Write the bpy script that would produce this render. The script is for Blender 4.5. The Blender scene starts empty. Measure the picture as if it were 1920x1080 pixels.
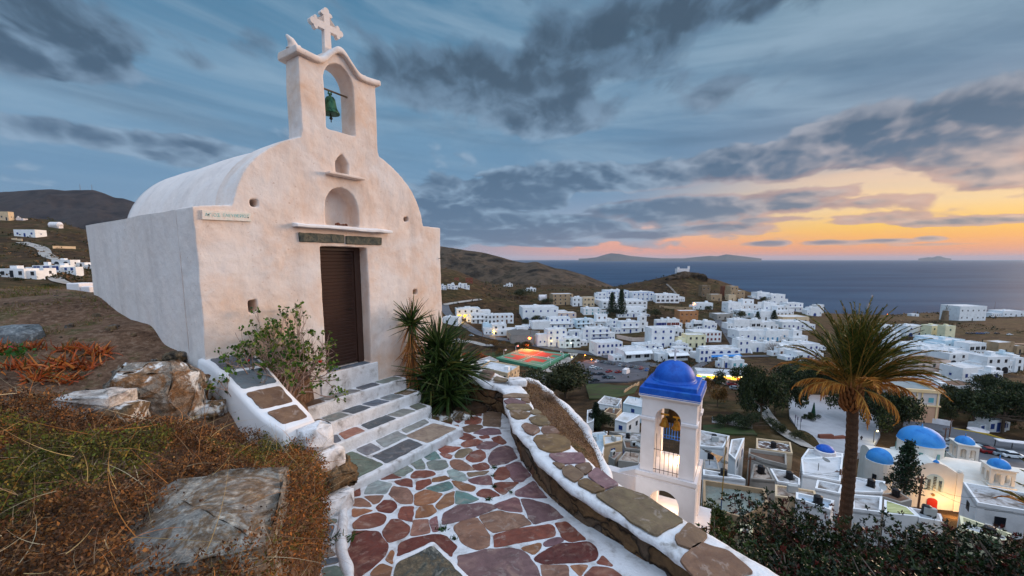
import bpy, bmesh, math, random
import numpy as np
from mathutils import Vector, Matrix, noise as mnoise
random.seed(7); rng = np.random.default_rng(11)
S = bpy.context.scene; COL = S.collection
R = math.radians
# ------------------------------------------------------------------ camera
F = 780.; TP = .12; CP = 1/math.sqrt(1+TP*TP); SP = TP*CP; CX = 960.; CY = 580.
cd = bpy.data.cameras.new('camera'); cam = bpy.data.objects.new('camera', cd); COL.objects.link(cam)
cd.sensor_width = 36; cd.lens = F/1920*36; cd.shift_y = (CY-540)/1920
cd.clip_start = .05; cd.clip_end = 300000
cam.location = (0, 0, 0); cam.rotation_euler = (R(90)-math.atan(TP), 0, 0)
S.camera = cam
# ------------------------------------------------------------------ sun, exposure
SUN_AZ = 64.; SUN_EL = 6.       # degrees right of the view axis, above the horizon
sd = bpy.data.lights.new('sun', 'SUN'); sun = bpy.data.objects.new('sun', sd); COL.objects.link(sun)
sd.energy = 3.5; sd.angle = R(22); sd.color = (1.0, .71, .50)
sdir = Vector((math.sin(R(SUN_AZ))*math.cos(R(SUN_EL)), math.cos(R(SUN_AZ))*math.cos(R(SUN_EL)), math.sin(R(SUN_EL))))
sun.rotation_euler = sdir.to_track_quat('Z', 'Y').to_euler()
S.view_settings.view_transform = 'Standard'; S.view_settings.look = 'None'
S.view_settings.exposure = 0; S.view_settings.gamma = 1

def lin(r, g=None, b=None):
 if g is None: r, g, b = r
 f = lambda c: (c/255)/12.92 if c <= 10 else (((c/255)+.055)/1.055)**2.4
 return (f(r), f(g), f(b))
def lin4(*a): return lin(*a)+(1,)
# ------------------------------------------------------------------ world sky
W = bpy.data.worlds.new('World'); S.world = W; W.use_nodes = True
class NT:
 def __init__(s, nt): s.nt = nt; s.n = nt.nodes; s.l = nt.links
 def new(s, t, **k):
  n = s.n.new(t)
  for a, b in k.items(): setattr(n, a, b)
  return n
 def con(s, a, b): s.l.new(a, b)
 def put(s, sock, v):
  if hasattr(v, 'is_output') or isinstance(v, bpy.types.NodeSocket): s.l.new(v, sock)
  else: sock.default_value = v
 def m(s, op, a, b=0., c=0., clamp=False):
  n = s.new('ShaderNodeMath', operation=op); n.use_clamp = clamp
  s.put(n.inputs[0], a); s.put(n.inputs[1], b)
  if len(n.inputs) > 2: s.put(n.inputs[2], c)
  return n.outputs[0]
 def vm(s, op, a, b=(0, 0, 0)):
  n = s.new('ShaderNodeVectorMath', operation=op); s.put(n.inputs[0], a); s.put(n.inputs[1], b)
  return n.outputs['Value'] if op in ('LENGTH', 'DOT_PRODUCT', 'DISTANCE') else n.outputs[0]
 def xyz(s, x=0., y=0., z=0.):
  n = s.new('ShaderNodeCombineXYZ'); s.put(n.inputs[0], x); s.put(n.inputs[1], y); s.put(n.inputs[2], z); return n.outputs[0]
 def sep(s, v):
  n = s.new('ShaderNodeSeparateXYZ'); s.put(n.inputs[0], v); return n.outputs
 def noise(s, v, scale, detail=5., rough=.55, dist=0., lac=2.):
  n = s.new('ShaderNodeTexNoise'); s.put(n.inputs['Vector'], v); n.inputs['Scale'].default_value = scale
  n.inputs['Detail'].default_value = detail; n.inputs['Roughness'].default_value = rough
  n.inputs['Distortion'].default_value = dist; n.inputs['Lacunarity'].default_value = lac
  return n.outputs[0]
 def ramp(s, f, pts, interp='LINEAR'):
  n = s.new('ShaderNodeValToRGB'); s.put(n.inputs[0], f); cr = n.color_ramp; cr.interpolation = interp
  while len(cr.elements) > 1: cr.elements.remove(cr.elements[-1])
  for i, (p, c) in enumerate(pts):
   e = cr.elements[0] if i == 0 else cr.elements.new(p)
   e.position = p; e.color = c if len(c) == 4 else tuple(c)+(1,)
  return n.outputs[0]
 def mr(s, v, a, b, c=0., d=1., t='SMOOTHSTEP'):
  n = s.new('ShaderNodeMapRange', interpolation_type=t); s.put(n.inputs[0], v)
  for i, q in enumerate((a, b, c, d)): s.put(n.inputs[i+1], q)
  return n.outputs[0]
 def mix(s, f, a, b, mode='MIX'):
  n = s.new('ShaderNodeMix', data_type='RGBA', blend_type=mode); s.put(n.inputs[0], f)
  s.put(n.inputs[6], a); s.put(n.inputs[7], b); return n.outputs[2]

def build_sky():
 N = NT(W.node_tree); N.n.clear()
 d = N.new('ShaderNodeNewGeometry').outputs['Incoming']
 tc = N.new('ShaderNodeTexCoord').outputs['Generated']
 d = tc
 x, y, z = N.sep(d)
 az = N.m('ARCTAN2', x, y)                      # 0 = straight ahead, + = right
 el = N.m('ARCSINE', z)
 e0 = N.m('MAXIMUM', el, 0.)
 en = N.m('DIVIDE', e0, 1.5708, clamp=True)     # 0..1
 def R_(pts): return N.ramp(en, [(max(0., e/90.), lin4(*c)) for e, c in pts])
 left = R_([(0, (150, 152, 172)), (2.5, (122, 150, 178)), (8, (108, 146, 180)), (16, (108, 148, 180)), (28, (76, 126, 160)), (40, (80, 128, 162)), (90, (176, 172, 184))])
 midc = R_([(0, (236, 136, 108)), (1.5, (246, 160, 124)), (3.2, (236, 178, 160)), (5.2, (150, 164, 188)), (9, (104, 140, 174)), (17, (98, 136, 168)), (30, (74, 120, 152)), (90, (176, 172, 184))])
 righ = R_([(0, (238, 128, 78)), (1.6, (255, 166, 74)), (3.4, (255, 200, 84)), (5.5, (252, 214, 156)), (8.5, (240, 204, 172)), (11, (136, 150, 172)), (18, (112, 140, 166)), (28, (132, 160, 178)), (90, (176, 172, 184))])
 f1 = N.mr(az, R(-14), R(18)); f2 = N.mr(az, R(12), R(42))
 base = N.mix(f2, N.mix(f1, left, midc), righ)
 # thin high veil, streaked
 lg = N.m('LOGARITHM', N.m('ADD', e0, .10), math.e)
 P = N.xyz(N.m('MULTIPLY', az, 1.), N.m('MULTIPLY', lg, .95), .3)
 def rot(v, a):
  n = N.new('ShaderNodeVectorRotate', rotation_type='Z_AXIS'); N.put(n.inputs['Vector'], v); n.inputs['Angle'].default_value = a; return n.outputs[0]
 Pw = N.vm('MULTIPLY', rot(P, R(14)), (1.1, 3.2, 1.))
 veil = N.noise(Pw, 1.5, 7., .58, .5)
 vf = N.m('MULTIPLY', N.mr(veil, .40, .70), N.mr(el, .1, .25, .1, .5))
 base = N.mix(vf, base, lin4(160, 184, 204))
 vd = N.m('MULTIPLY', N.mr(N.noise(N.vm('ADD', Pw, (5.2, 1.1, 0)), 1.1, 6., .55, .4), .48, .75), N.mr(el, .12, .3, .0, .7))
 base = N.mix(vd, base, lin4(78, 108, 136))
 # cumulus layer
 A = N.xyz(az, el, 0.)
 blobs = [  # px, py, radius x, radius y, weight
  (60, 45, 250, 110, .36), (165, 125, 120, 50, .26), (350, 70, 90, 45, .16), (470, 72, 70, 42, .20), (365, 112, 75, 30, .2), (130, 250, 190, 26, .30), (350, 278, 170, 26, .30),
  (900, 145, 210, 75, .33), (1030, 205, 160, 45, .26), (1130, 70, 190, 90, .30), (1310, 20, 300, 50, .30), (1080, 120, 150, 60, .15), (1330, 165, 170, 50, .15),
  (640, 262, 130, 26, .16), (850, 290, 75, 25, .12), (860, 370, 130, 36, .42), (960, 350, 70, 30, .38), (1015, 368, 70, 26, .34),
  (1110, 330, 110, 34, .34), (1220, 330, 120, 36, .28), (1345, 310, 130, 46, .24), (1480, 300, 120, 50, .22),
  (1640, 245, 210, 66, .30), (1860, 225, 190, 66, .36), (1720, 300, 260, 34, .24), (1900, 320, 160, 30, .2), (1550, 345, 240, 14, .12), (1250, 362, 300, 10, -.22), (1560, 372, 120, 8, -.2),
  (1270, 393, 170, 32, .38), (1470, 378, 160, 26, .30), (1330, 428, 130, 13, .26), (1450, 412, 120, 9, .22),
  (930, 412, 90, 16, .42), (1060, 425, 110, 22, .46), (960, 440, 130, 20, .44), (850, 425, 90, 26, .44), (1180, 440, 70, 9, .42), (1120, 425, 80, 16, .4), (1000, 455, 90, 7, .38),
  (1560, 455, 60, 6, .36), (1440, 457, 40, 5, .34), (1650, 452, 80, 5, .32), (1740, 447, 30, 5, .34), (1860, 412, 180, 9, .24), (1620, 410, 120, 10, .12), (1760, 458, 120, 3, .15), (840, 455, 60, 10, .25),
  (1540, 200, 200, 60, .06), (250, 190, 200, 40, -.2), (1000, 20, 200, 60, -.1), (620, 60, 90, 60, -.12), (1600, 90, 150, 60, -.12), (960, 290, 150, 30, -.2), (1170, 275, 130, 26, -.3), (1380, 250, 130, 28, -.22), (1130, 372, 90, 14, -.22), (1640, 320, 120, 12, -.12), (1780, 345, 160, 8, -.15), (1480, 235, 90, 40, -.12), (1700, 180, 170, 30, -.2), (1200, 210, 60, 40, -.1)]
 acc = None; neg = None
 def dirang(px, py):
  xx = (px-CX)/F; v = (CY-py)/F; dx, dy, dz = xx, CP+v*SP, -SP+v*CP; L = math.sqrt(dx*dx+dy*dy+dz*dz)
  return math.atan2(dx, dy), math.asin(dz/L)
 for px, py, rx, ry, w in blobs:
  a, e = dirang(px, py); a2, _ = dirang(px+rx, py); a1, _ = dirang(px-rx, py); _, e2 = dirang(px, py-ry); _, e1 = dirang(px, py+ry)
  ra = (a2-a1)/2*1.35; re = (e2-e1)/2*1.35
  q = N.vm('LENGTH', N.vm('MULTIPLY', N.vm('SUBTRACT', A, (a, e, 0.)), (1/ra, 1/re, 0.)))
  g = N.mr(q, 1.3, .0, 0., (w*.96+.01 if w > 0 else w*.5))
  if w > 0: acc = g if acc is None else N.m('MAXIMUM', acc, g)
  else: neg = g if neg is None else N.m('ADD', neg, g)
 def vor(v, scale, det):
  n = N.new('ShaderNodeTexVoronoi', feature='F1'); N.put(n.inputs['Vector'], v); n.inputs['Scale'].default_value = scale; n.inputs['Detail'].default_value = det
  n.inputs['Roughness'].default_value = .55; n.normalize = True; return n.outputs['Distance']
 dens = []; low = N.mr(el, .42, .20)
 wrp = N.new('ShaderNodeTexNoise'); N.put(wrp.inputs['Vector'], P); wrp.inputs['Scale'].default_value = 5.; wrp.inputs['Detail'].default_value = 4.
 wv = N.vm('MULTIPLY', N.vm('SUBTRACT', wrp.outputs['Color'], (.5, .5, .5)), (.16, .16, .0))
 P2 = N.xyz(N.m('MULTIPLY', az, N.mr(el, .15, .65, 2.0, 1.35)), N.m('MULTIPLY', lg, .98), .3)
 for off in ((0, 0), (.022, .05)):
  Q = N.vm('ADD', N.vm('ADD', P2, (off[0], off[1], 0.)), wv)
  big = N.noise(Q, 2.8, 4., .5, .15); fin = N.noise(N.vm('ADD', Q, (3.7, 0, 0)), 6.5, 8., .55, .1)
  puff = N.m('SUBTRACT', .94, N.m('MULTIPLY', vor(Q, 7., 2.), 1.1))
  tex = N.m('ADD', N.m('MULTIPLY', puff, low), N.m('MULTIPLY', fin, N.m('SUBTRACT', 1., low)))
  dens.append(N.m('ADD', N.m('MULTIPLY', big, .45), N.m('ADD', N.m('MULTIPLY', tex, .38), N.m('MULTIPLY', fin, .17))))
 tot = N.m('ADD', dens[0], N.m('ADD', acc, neg))
 cov = N.mr(tot, .585, N.m('ADD', .655, N.m('MULTIPLY', N.mr(el, .2, .5), .08)))
 light = N.m('SUBTRACT', dens[0], dens[1])        # > 0 on the upper, outer edges
 cov = N.m('MULTIPLY', cov, N.mr(el, .008, .035))
 thick = N.mr(tot, .62, .86)
 lf = N.mr(N.m('ADD', N.m('MULTIPLY', light, 4.2), N.m('MULTIPLY', thick, -.42)), -.50, .24)
 dark = N.mix(N.mr(el, .05, .45), lin4(84, 112, 142), lin4(64, 84, 104))
 dark = N.mix(N.m('MULTIPLY', N.mr(az, R(10), R(45)), N.mr(el, .22, .03)), dark, lin4(112, 122, 142))
 lite = N.mix(N.mr(az, R(5), R(45)), lin4(138, 164, 190), lin4(150, 160, 176))
 lite = N.mix(N.m('MULTIPLY', N.mr(az, R(15), R(45)), N.mr(el, .32, .05)), lite, lin4(216, 184, 170))
 lite = N.mix(N.mr(el, .22, .42), lite, lin4(98, 126, 152))
 ccol = N.mix(lf, dark, lite)
 und = N.m('MULTIPLY', N.m('MULTIPLY', N.mr(thick, .5, .0), N.mr(el, .22, .08)), N.mr(az, R(5), R(35), 0., .7))
 ccol = N.mix(und, ccol, lin4(204, 160, 146))
 sky = N.mix(N.m('MULTIPLY', cov, .94), base, ccol)
 # daylight part: physical dusk sky
 st = N.new('ShaderNodeTexSky'); st.sky_type = 'NISHITA'; st.sun_disc = False
 st.sun_elevation = R(SUN_EL); st.sun_rotation = R(SUN_AZ); st.altitude = 100
 sk2 = N.mix(1., sky, N.mix(1., st.outputs[0], (.004, .004, .004, 1), 'MULTIPLY'), 'ADD')
 # unseen sky overhead and behind the viewer, brightened and retinted to add fill light
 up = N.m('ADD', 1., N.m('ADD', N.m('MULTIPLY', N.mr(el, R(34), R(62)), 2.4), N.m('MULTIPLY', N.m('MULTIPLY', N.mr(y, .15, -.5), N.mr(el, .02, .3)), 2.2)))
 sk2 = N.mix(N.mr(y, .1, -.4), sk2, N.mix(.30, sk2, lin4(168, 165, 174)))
 below = N.mr(el, -.05, -.005)
 fin = N.mix(below, lin4(40, 52, 66), sk2)
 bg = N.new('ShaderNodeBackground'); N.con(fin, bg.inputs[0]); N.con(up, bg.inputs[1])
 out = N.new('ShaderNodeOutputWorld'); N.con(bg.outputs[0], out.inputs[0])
build_sky()
try: W.cycles.sampling_method = 'MANUAL'; W.cycles.sample_map_resolution = 512
except Exception: pass
# ------------------------------------------------------------------ helpers
def ray(px, py):
 x = (px-CX)/F; v = (CY-py)/F
 return (x, CP+v*SP, -SP+v*CP)
def G(px, py, z):
 d = ray(px, py); t = z/d[2]; return Vector((d[0]*t, d[1]*t, z))
def DY(px, py, y):
 d = ray(px, py); t = y/d[1]; return Vector((d[0]*t, y, d[2]*t))
def tagit(o, label=None, cat=None, group=None, kind=None):
 if label: o['label'] = label
 if cat: o['category'] = cat
 if group: o['group'] = group
 if kind: o['kind'] = kind
 return o
def thing(name, label, cat, loc=(0, 0, 0), rz=0., group=None):
 o = bpy.data.objects.new(name, None); COL.objects.link(o); o.empty_display_size = .2
 o.location = loc; o.rotation_euler = (0, 0, rz)
 return tagit(o, label, cat, group)
def link(name, me, mats, parent=None, loc=None, rz=0., smooth=False):
 if not isinstance(mats, (list, tuple)): mats = [mats]
 for m in mats: me.materials.append(m)
 o = bpy.data.objects.new(name, me); COL.objects.link(o)
 if parent: o.parent = parent
 if loc is not None: o.location = loc
 if rz: o.rotation_euler = (0, 0, rz)
 if smooth:
  me.polygons.foreach_set('use_smooth', np.ones(len(me.polygons), bool))
 return o
def rawmesh(V, Fc, name='m', mat_idx=None, col=None):
 """numpy mesh: V (n,3), Fc (m,k) or list of lists; col per-face colour attribute 'tint'."""
 me = bpy.data.meshes.new(name)
 if isinstance(Fc, np.ndarray):
  n, k = Fc.shape
  me.vertices.add(len(V)); me.vertices.foreach_set('co', np.asarray(V, np.float32).ravel())
  me.loops.add(n*k); me.loops.foreach_set('vertex_index', Fc.astype(np.int32).ravel())
  me.polygons.add(n); me.polygons.foreach_set('loop_start', np.arange(0, n*k, k, dtype=np.int32))
  me.polygons.foreach_set('loop_total', np.full(n, k, np.int32))
  me.update(calc_edges=True)
 else:
  me.from_pydata([tuple(v) for v in V], [], Fc); me.update()
 if mat_idx is not None: me.polygons.foreach_set('material_index', np.asarray(mat_idx, np.int32))
 if col is not None:
  a = me.attributes.new('tint', 'FLOAT_COLOR', 'FACE'); c = np.ones((len(col), 4), np.float32); c[:, :3] = col
  a.data.foreach_set('color', c.ravel())
 return me
class MB:
 """collects faces of ONE mesh"""
 def __init__(s): s.v = []; s.f = []; s.m = []
 def add(s, vs, fs, mi=0):
  b = len(s.v); s.v += [tuple(v) for v in vs]
  for f in fs: s.f.append([b+i for i in f]); s.m.append(mi)
  return s
 def box(s, c, size, rz=0., mi=0, taper=1.):
  cx, cy, cz = c; a, b, h = [q/2 for q in size]; co, si = math.cos(rz), math.sin(rz); vs = []
  for k, t in ((-1, 1.), (1, taper)):
   for x, y in ((-a, -b), (a, -b), (a, b), (-a, b)):
    x *= t; y *= t; vs.append((cx+x*co-y*si, cy+x*si+y*co, cz+k*h))
  return s.add(vs, [(3, 2, 1, 0), (4, 5, 6, 7), (0, 1, 5, 4), (1, 2, 6, 5), (2, 3, 7, 6), (3, 0, 4, 7)], mi)
 def prism(s, poly, z0, z1, mi=0, top=None):
  """poly: list of (x,y) anticlockwise; z1 may be a list per vertex"""
  n = len(poly); z0 = z0 if hasattr(z0, '__len__') else [z0]*n; z1 = z1 if hasattr(z1, '__len__') else [z1]*n
  a = sum(poly[i][0]*poly[(i+1) % n][1]-poly[(i+1) % n][0]*poly[i][1] for i in range(n))
  if a < 0: poly = poly[::-1]; z0 = z0[::-1]; z1 = z1[::-1]
  vs = [(p[0], p[1], z) for p, z in zip(poly, z0)]+[(p[0], p[1], z) for p, z in zip(poly, z1)]
  b = len(s.v); s.v += vs
  s.f.append([b+n+i for i in range(n)]); s.m.append(mi if top is None else top)
  s.f.append([b+n-1-i for i in range(n)]); s.m.append(mi)
  for i in range(n):
   j = (i+1) % n; s.f.append([b+i, b+j, b+n+j, b+n+i]); s.m.append(mi)
  return s
 def tube(s, pts, rad, n=8, mi=0, cap=True):
  pts = [Vector(p) for p in pts]; rad = rad if hasattr(rad, '__len__') else [rad]*len(pts)
  b = len(s.v); up = Vector((0, 0, 1)); prev = None
  for i, p in enumerate(pts):
   t = (pts[min(i+1, len(pts)-1)]-pts[max(i-1, 0)])
   t = t.normalized() if t.length > 1e-9 else up
   if prev is None: a = t.cross(Vector((.31, .91, .2)) if abs(t.z) > .9 else up).normalized()
   else: a = (prev-t*prev.dot(t)); a = a.normalized() if a.length > 1e-6 else t.orthogonal().normalized()
   prev = a; c = t.cross(a)
   for k in range(n):
    w = 2*math.pi*k/n; s.v.append(tuple(p+(a*math.cos(w)+c*math.sin(w))*rad[i]))
  for i in range(len(pts)-1):
   for k in range(n):
    k2 = (k+1) % n; s.f.append([b+i*n+k, b+i*n+k2, b+(i+1)*n+k2, b+(i+1)*n+k]); s.m.append(mi)
  if cap:
   s.f.append([b+k for k in range(n)][::-1]); s.m.append(mi)
   e = b+(len(pts)-1)*n; s.f.append([e+k for k in range(n)]); s.m.append(mi)
  return s
 def lathe(s, c, prof, n=24, mi=0, a0=0., a1=2*math.pi):
  full = abs(a1-a0-2*math.pi) < 1e-6; b = len(s.v); m = n if full else n+1
  for r, z in prof:
   for k in range(m):
    w = a0+(a1-a0)*k/n; s.v.append((c[0]+r*math.cos(w), c[1]+r*math.sin(w), c[2]+z))
  for i in range(len(prof)-1):
   for k in range(n):
    k2 = (k+1) % m; s.f.append([b+i*m+k, b+i*m+k2, b+(i+1)*m+k2, b+(i+1)*m+k]); s.m.append(mi)
  return s
 def build(s, name, mats, parent=None, loc=None, rz=0., smooth=False, bevel=0., tag=None):
  me = bpy.data.meshes.new(name); me.from_pydata(s.v, [], s.f); me.polygons.foreach_set('material_index', s.m); me.update()
  o = link(name, me, mats, parent, loc, rz, smooth)
  if bevel:
   b = o.modifiers.new('b', 'BEVEL'); b.width = bevel; b.segments = 2; b.limit_method = 'ANGLE'; b.angle_limit = R(40)
  return o
def dup(root, loc=None, rz=None, label=None, group=None):
 r = root.copy(); COL.objects.link(r)
 if loc is not None: r.location = loc
 if rz is not None: r.rotation_euler = (0, 0, rz)
 if label: r['label'] = label
 if group: r['group'] = group
 for ch in root.children:
  c = ch.copy(); COL.objects.link(c); c.parent = r
  for g in ch.children:
   d = g.copy(); COL.objects.link(d); d.parent = c
 return r
# ------------------------------------------------------------------ materials
MATS = {}
def pmat(name, cols, scale=3., rough=.8, bump=0., bscale=30., detail=6., tint=0., spec=.3, metal=0., dist=.3, streak=None, lo=.35, hi=.68, bdist=.01, emis=None, estr=0., trans=0.):
 """cols: list of sRGB 0-255 colours (albedo) blended by noise over world position"""
 if name in MATS: return MATS[name]
 m = bpy.data.materials.new(name); m.use_nodes = True; N = NT(m.node_tree); N.n.clear()
 pos = N.new('ShaderNodeNewGeometry').outputs['Position']
 if streak: pos = N.vm('MULTIPLY', pos, streak)
 if len(cols) > 1:
  f = N.mr(N.noise(pos, scale, detail, .6, dist), lo, hi, t='LINEAR')
  c = N.ramp(f, [(i/(len(cols)-1), lin4(*q)) for i, q in enumerate(cols)])
 else:
  c = lin4(*cols[0])
 b = N.new('ShaderNodeBsdfPrincipled')
 if tint:
  at = N.new('ShaderNodeAttribute'); at.attribute_name = 'tint'
  c = N.mix(tint, c, at.outputs['Color'], 'MULTIPLY') if tint < 1 else (N.mix(1., c, at.outputs['Color'], 'MULTIPLY'))
 N.put(b.inputs['Base Color'], c); b.inputs['Roughness'].default_value = rough
 b.inputs['Specular IOR Level'].default_value = spec; b.inputs['Metallic'].default_value = metal
 if emis:
  b.inputs['Emission Color'].default_value = lin4(*emis); b.inputs['Emission Strength'].default_value = estr
 if bump:
  bn = N.new('ShaderNodeBump'); bn.inputs['Strength'].default_value = bump; bn.inputs['Distance'].default_value = bdist
  N.put(bn.inputs['Height'], N.noise(pos, bscale, 6., .62)); N.con(bn.outputs[0], b.inputs['Normal'])
 o = N.new('ShaderNodeOutputMaterial')
 if trans:
  t = N.new('ShaderNodeBsdfTranslucent'); N.put(t.inputs[0], c); mx = N.new('ShaderNodeMixShader'); mx.inputs[0].default_value = trans
  N.con(b.outputs[0], mx.inputs[1]); N.con(t.outputs[0], mx.inputs[2]); N.con(mx.outputs[0], o.inputs[0])
 else: N.con(b.outputs[0], o.inputs[0])
 MATS[name] = m; return m
def fbm(x, y, z=0., o=4, h=1.): return mnoise.fractal(Vector((x, y, z)), h, 2.0, o)
def npfbm(X, Y, seed=0, octs=5, scale=1., gain=.5):
 """vectorised value-noise fbm in about -1..1"""
 r = np.zeros_like(X, float); a = 1.; s = 0.; f = scale
 for o in range(octs):
  g = np.random.default_rng(seed*31+o).random((256, 256))*2-1
  x = X*f+17.3*o; y = Y*f-9.1*o; xi = np.floor(x).astype(int); yi = np.floor(y).astype(int); fx = x-xi; fy = y-yi
  fx = fx*fx*(3-2*fx); fy = fy*fy*(3-2*fy); q = lambda i, j: g[(xi+i) % 256, (yi+j) % 256]
  r += a*((q(0, 0)*(1-fx)+q(1, 0)*fx)*(1-fy)+(q(0, 1)*(1-fx)+q(1, 1)*fx)*fy); s += a; a *= gain; f *= 2.03
 return r/s
WHITE = pmat('whitewash', [(190, 186, 186), (226, 222, 220), (232, 230, 230)], scale=.5, rough=.85, bump=.25, bscale=6, bdist=.02)
# ------------------------------------------------------------------ the land: heights along bearings, z = H(x/y, y)
def zc(pts): return [(D, (486-py)/F*D/ (1.0+ (486-py)/F*TP*0)) if py is not None else (D, 0) for D, py in pts]
COLS = [  # px of the bearing, [(distance, height)]
 (-500, [(8, -1.4), (14, -1.8), (60, -4), (250, -2), (420, 30), (520, 52), (700, 40), (1500, 60), (2600, 80)]),
 (0, [(8, -.9), (12, -1.4), (20, -3.5), (60, -7), (120, -6), (200, -5.5), (260, -4), (330, 8), (400, 28), (470, 49), (520, 52), (640, 30), (1200, 20), (2600, 60)]),
 (110, [(8, -.9), (12, -1.4), (20, -4), (60, -8), (120, -8), (200, -6.5), (260, -4.5), (330, 5), (400, 22), (470, 45), (500, 47), (640, 20), (1200, 10), (2600, 60)]),
 (170, [(8, -1), (12, -1.8), (20, -5), (60, -12), (120, -12), (200, -10), (260, -7), (330, 0), (400, 15), (450, 33), (500, 30), (640, 5), (1200, -5), (2600, 30)]),
 (500, [(9, -3), (12, -4), (20, -9), (60, -24), (120, -36), (250, -38), (400, -20), (520, 5), (640, -5), (1200, -20), (2600, 0)]),
 (790, [(9, -3.2), (12, -5), (20, -11), (60, -28), (120, -44), (200, -56), (300, -58), (360, -52), (430, -34), (520, -16), (590, -4), (700, -20), (1500, -60), (2600, -60)]),
 (850, [(7, -3.5), (10, -6), (20, -12), (60, -30), (120, -46), (200, -60), (260, -65), (300, -64), (340, -60), (390, -50), (450, -34), (520, -20), (600, -12), (700, -30), (1500, -90), (2600, -90)]),
 (930, [(6, -3.3), (10, -6), (20, -12), (60, -31), (120, -46), (180, -60), (250, -67), (300, -66), (350, -62), (400, -54), (470, -44), (540, -38), (640, -42), (760, -46), (1500, -100), (2600, -130)]),
 (1040, [(3, -3.1), (6, -5), (10, -8), (20, -15), (38, -25), (60, -33), (75, -37), (110, -45), (180, -59), (250, -68), (300, -67), (350, -65), (420, -58), (480, -50), (540, -43), (640, -43), (720, -44), (900, -70), (1500, -122), (2600, -135)]),
 (1150, [(3, -3.3), (6, -6), (10, -9), (20, -15.5), (38, -27), (50, -32.5), (60, -34.5), (75, -38), (110, -45), (125, -47.5), (150, -51), (200, -59), (250, -68), (300, -66), (350, -64), (420, -59), (480, -50), (540, -42), (620, -44), (720, -46), (900, -80), (1500, -122), (2600, -135)]),
 (1250, [(2.5, -3.6), (6, -6), (10, -9), (20, -15.5), (38, -27), (50, -32.5), (60, -34.5), (75, -38), (110, -45), (125, -47.5), (150, -51), (200, -59), (250, -65), (300, -65), (350, -63), (420, -58), (480, -53), (530, -44), (575, -36), (620, -24), (660, -26), (760, -50), (1000, -118), (2600, -135)]),
 (1285, [(2.5, -3.8), (6, -6), (10, -9), (20, -15.5), (38, -27), (50, -32.5), (60, -34.5), (75, -38), (110, -45), (125, -47.5), (150, -51), (200, -59), (250, -64), (300, -65), (350, -63), (420, -58), (480, -54), (530, -45), (575, -34), (622, -17.5), (650, -20), (760, -50), (1000, -118), (2600, -135)]),
 (1350, [(2.5, -4), (6, -6), (10, -9), (20, -15.5), (38, -27), (50, -32.5), (60, -34.5), (75, -38), (110, -45), (125, -47.5), (150, -51), (200, -59), (250, -63), (300, -65), (350, -64), (420, -60), (480, -54), (530, -46), (580, -38), (625, -29), (660, -33), (800, -80), (1000, -122), (2600, -135)]),
 (1430, [(2.5, -4), (6, -6), (10, -9), (20, -15.5), (38, -27), (50, -32.5), (60, -34.5), (75, -38), (110, -45), (125, -47.5), (150, -51), (200, -59), (250, -64), (300, -66), (350, -65), (420, -62), (480, -57), (540, -52), (600, -50), (650, -58), (800, -100), (1000, -125), (2600, -135)]),
 (1530, [(2.5, -3.6), (6, -5.5), (10, -8.8), (20, -16.3), (38, -27.5), (45, -31), (60, -37), (90, -42), (115, -46), (160, -49), (200, -57), (250, -64), (300, -67), (350, -68), (420, -68), (500, -68), (560, -67), (620, -82), (800, -118), (1000, -125), (2600, -135)]),
 (1640, [(2.5, -3.3), (6, -5.2), (10, -8.8), (20, -16.6), (36, -27.5), (45, -33), (55, -39.5), (62, -43), (72, -44.8), (85, -45.5), (115, -47), (160, -50), (200, -57), (250, -63), (300, -67), (350, -70), (420, -72), (500, -74), (600, -80), (700, -92), (800, -109), (900, -122), (2600, -135)]),
 (1750, [(2.5, -3.2), (6, -5), (10, -8.8), (20, -16.6), (36, -27.5), (45, -33), (55, -40), (62, -43.8), (72, -45), (85, -45.6), (115, -47), (160, -53), (200, -58), (250, -62), (300, -66), (350, -69), (420, -72), (500, -75), (600, -82), (700, -90), (830, -111), (900, -122), (2600, -135)]),
 (1920, [(2.5, -3.2), (6, -5), (10, -8.8), (20, -16.6), (36, -27.5), (45, -33), (55, -39), (62, -43), (70, -44), (100, -48), (150, -53), (200, -58), (250, -63), (300, -67), (350, -69), (420, -71), (500, -74), (600, -81), (700, -88), (830, -108), (900, -122), (2600, -135)]),
 (2500, [(2.5, -3.2), (6, -5), (10, -8), (20, -13), (45, -27), (70, -40), (100, -48), (150, -53), (250, -63), (420, -71), (600, -81), (830, -108), (900, -122), (2600, -135)])]
_A = np.array([(c[0]-CX)/F*CP for c in COLS]); _LD = np.log(np.geomspace(1.5, 2700, 320))
_Z = []
for c in COLS:
 zz = np.interp(_LD, [math.log(p[0]) for p in c[1]], [p[1] for p in c[1]])
 k = np.exp(-np.linspace(-2, 2, 9)**2); k /= k.sum(); zz = np.convolve(np.pad(zz, 4, mode='edge'), k, 'valid'); _Z.append(zz)
_Z = np.array(_Z)
_AG = np.linspace(_A[0], _A[-1], 500); _ZG = np.array([np.interp(_AG, _A, _Z[:, j]) for j in range(len(_LD))]).T
k = np.exp(-np.linspace(-2, 2, 7)**2); k /= k.sum(); _ZG = np.apply_along_axis(lambda r: np.convolve(np.pad(r, 3, mode='edge'), k, 'valid'), 0, _ZG)
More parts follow.
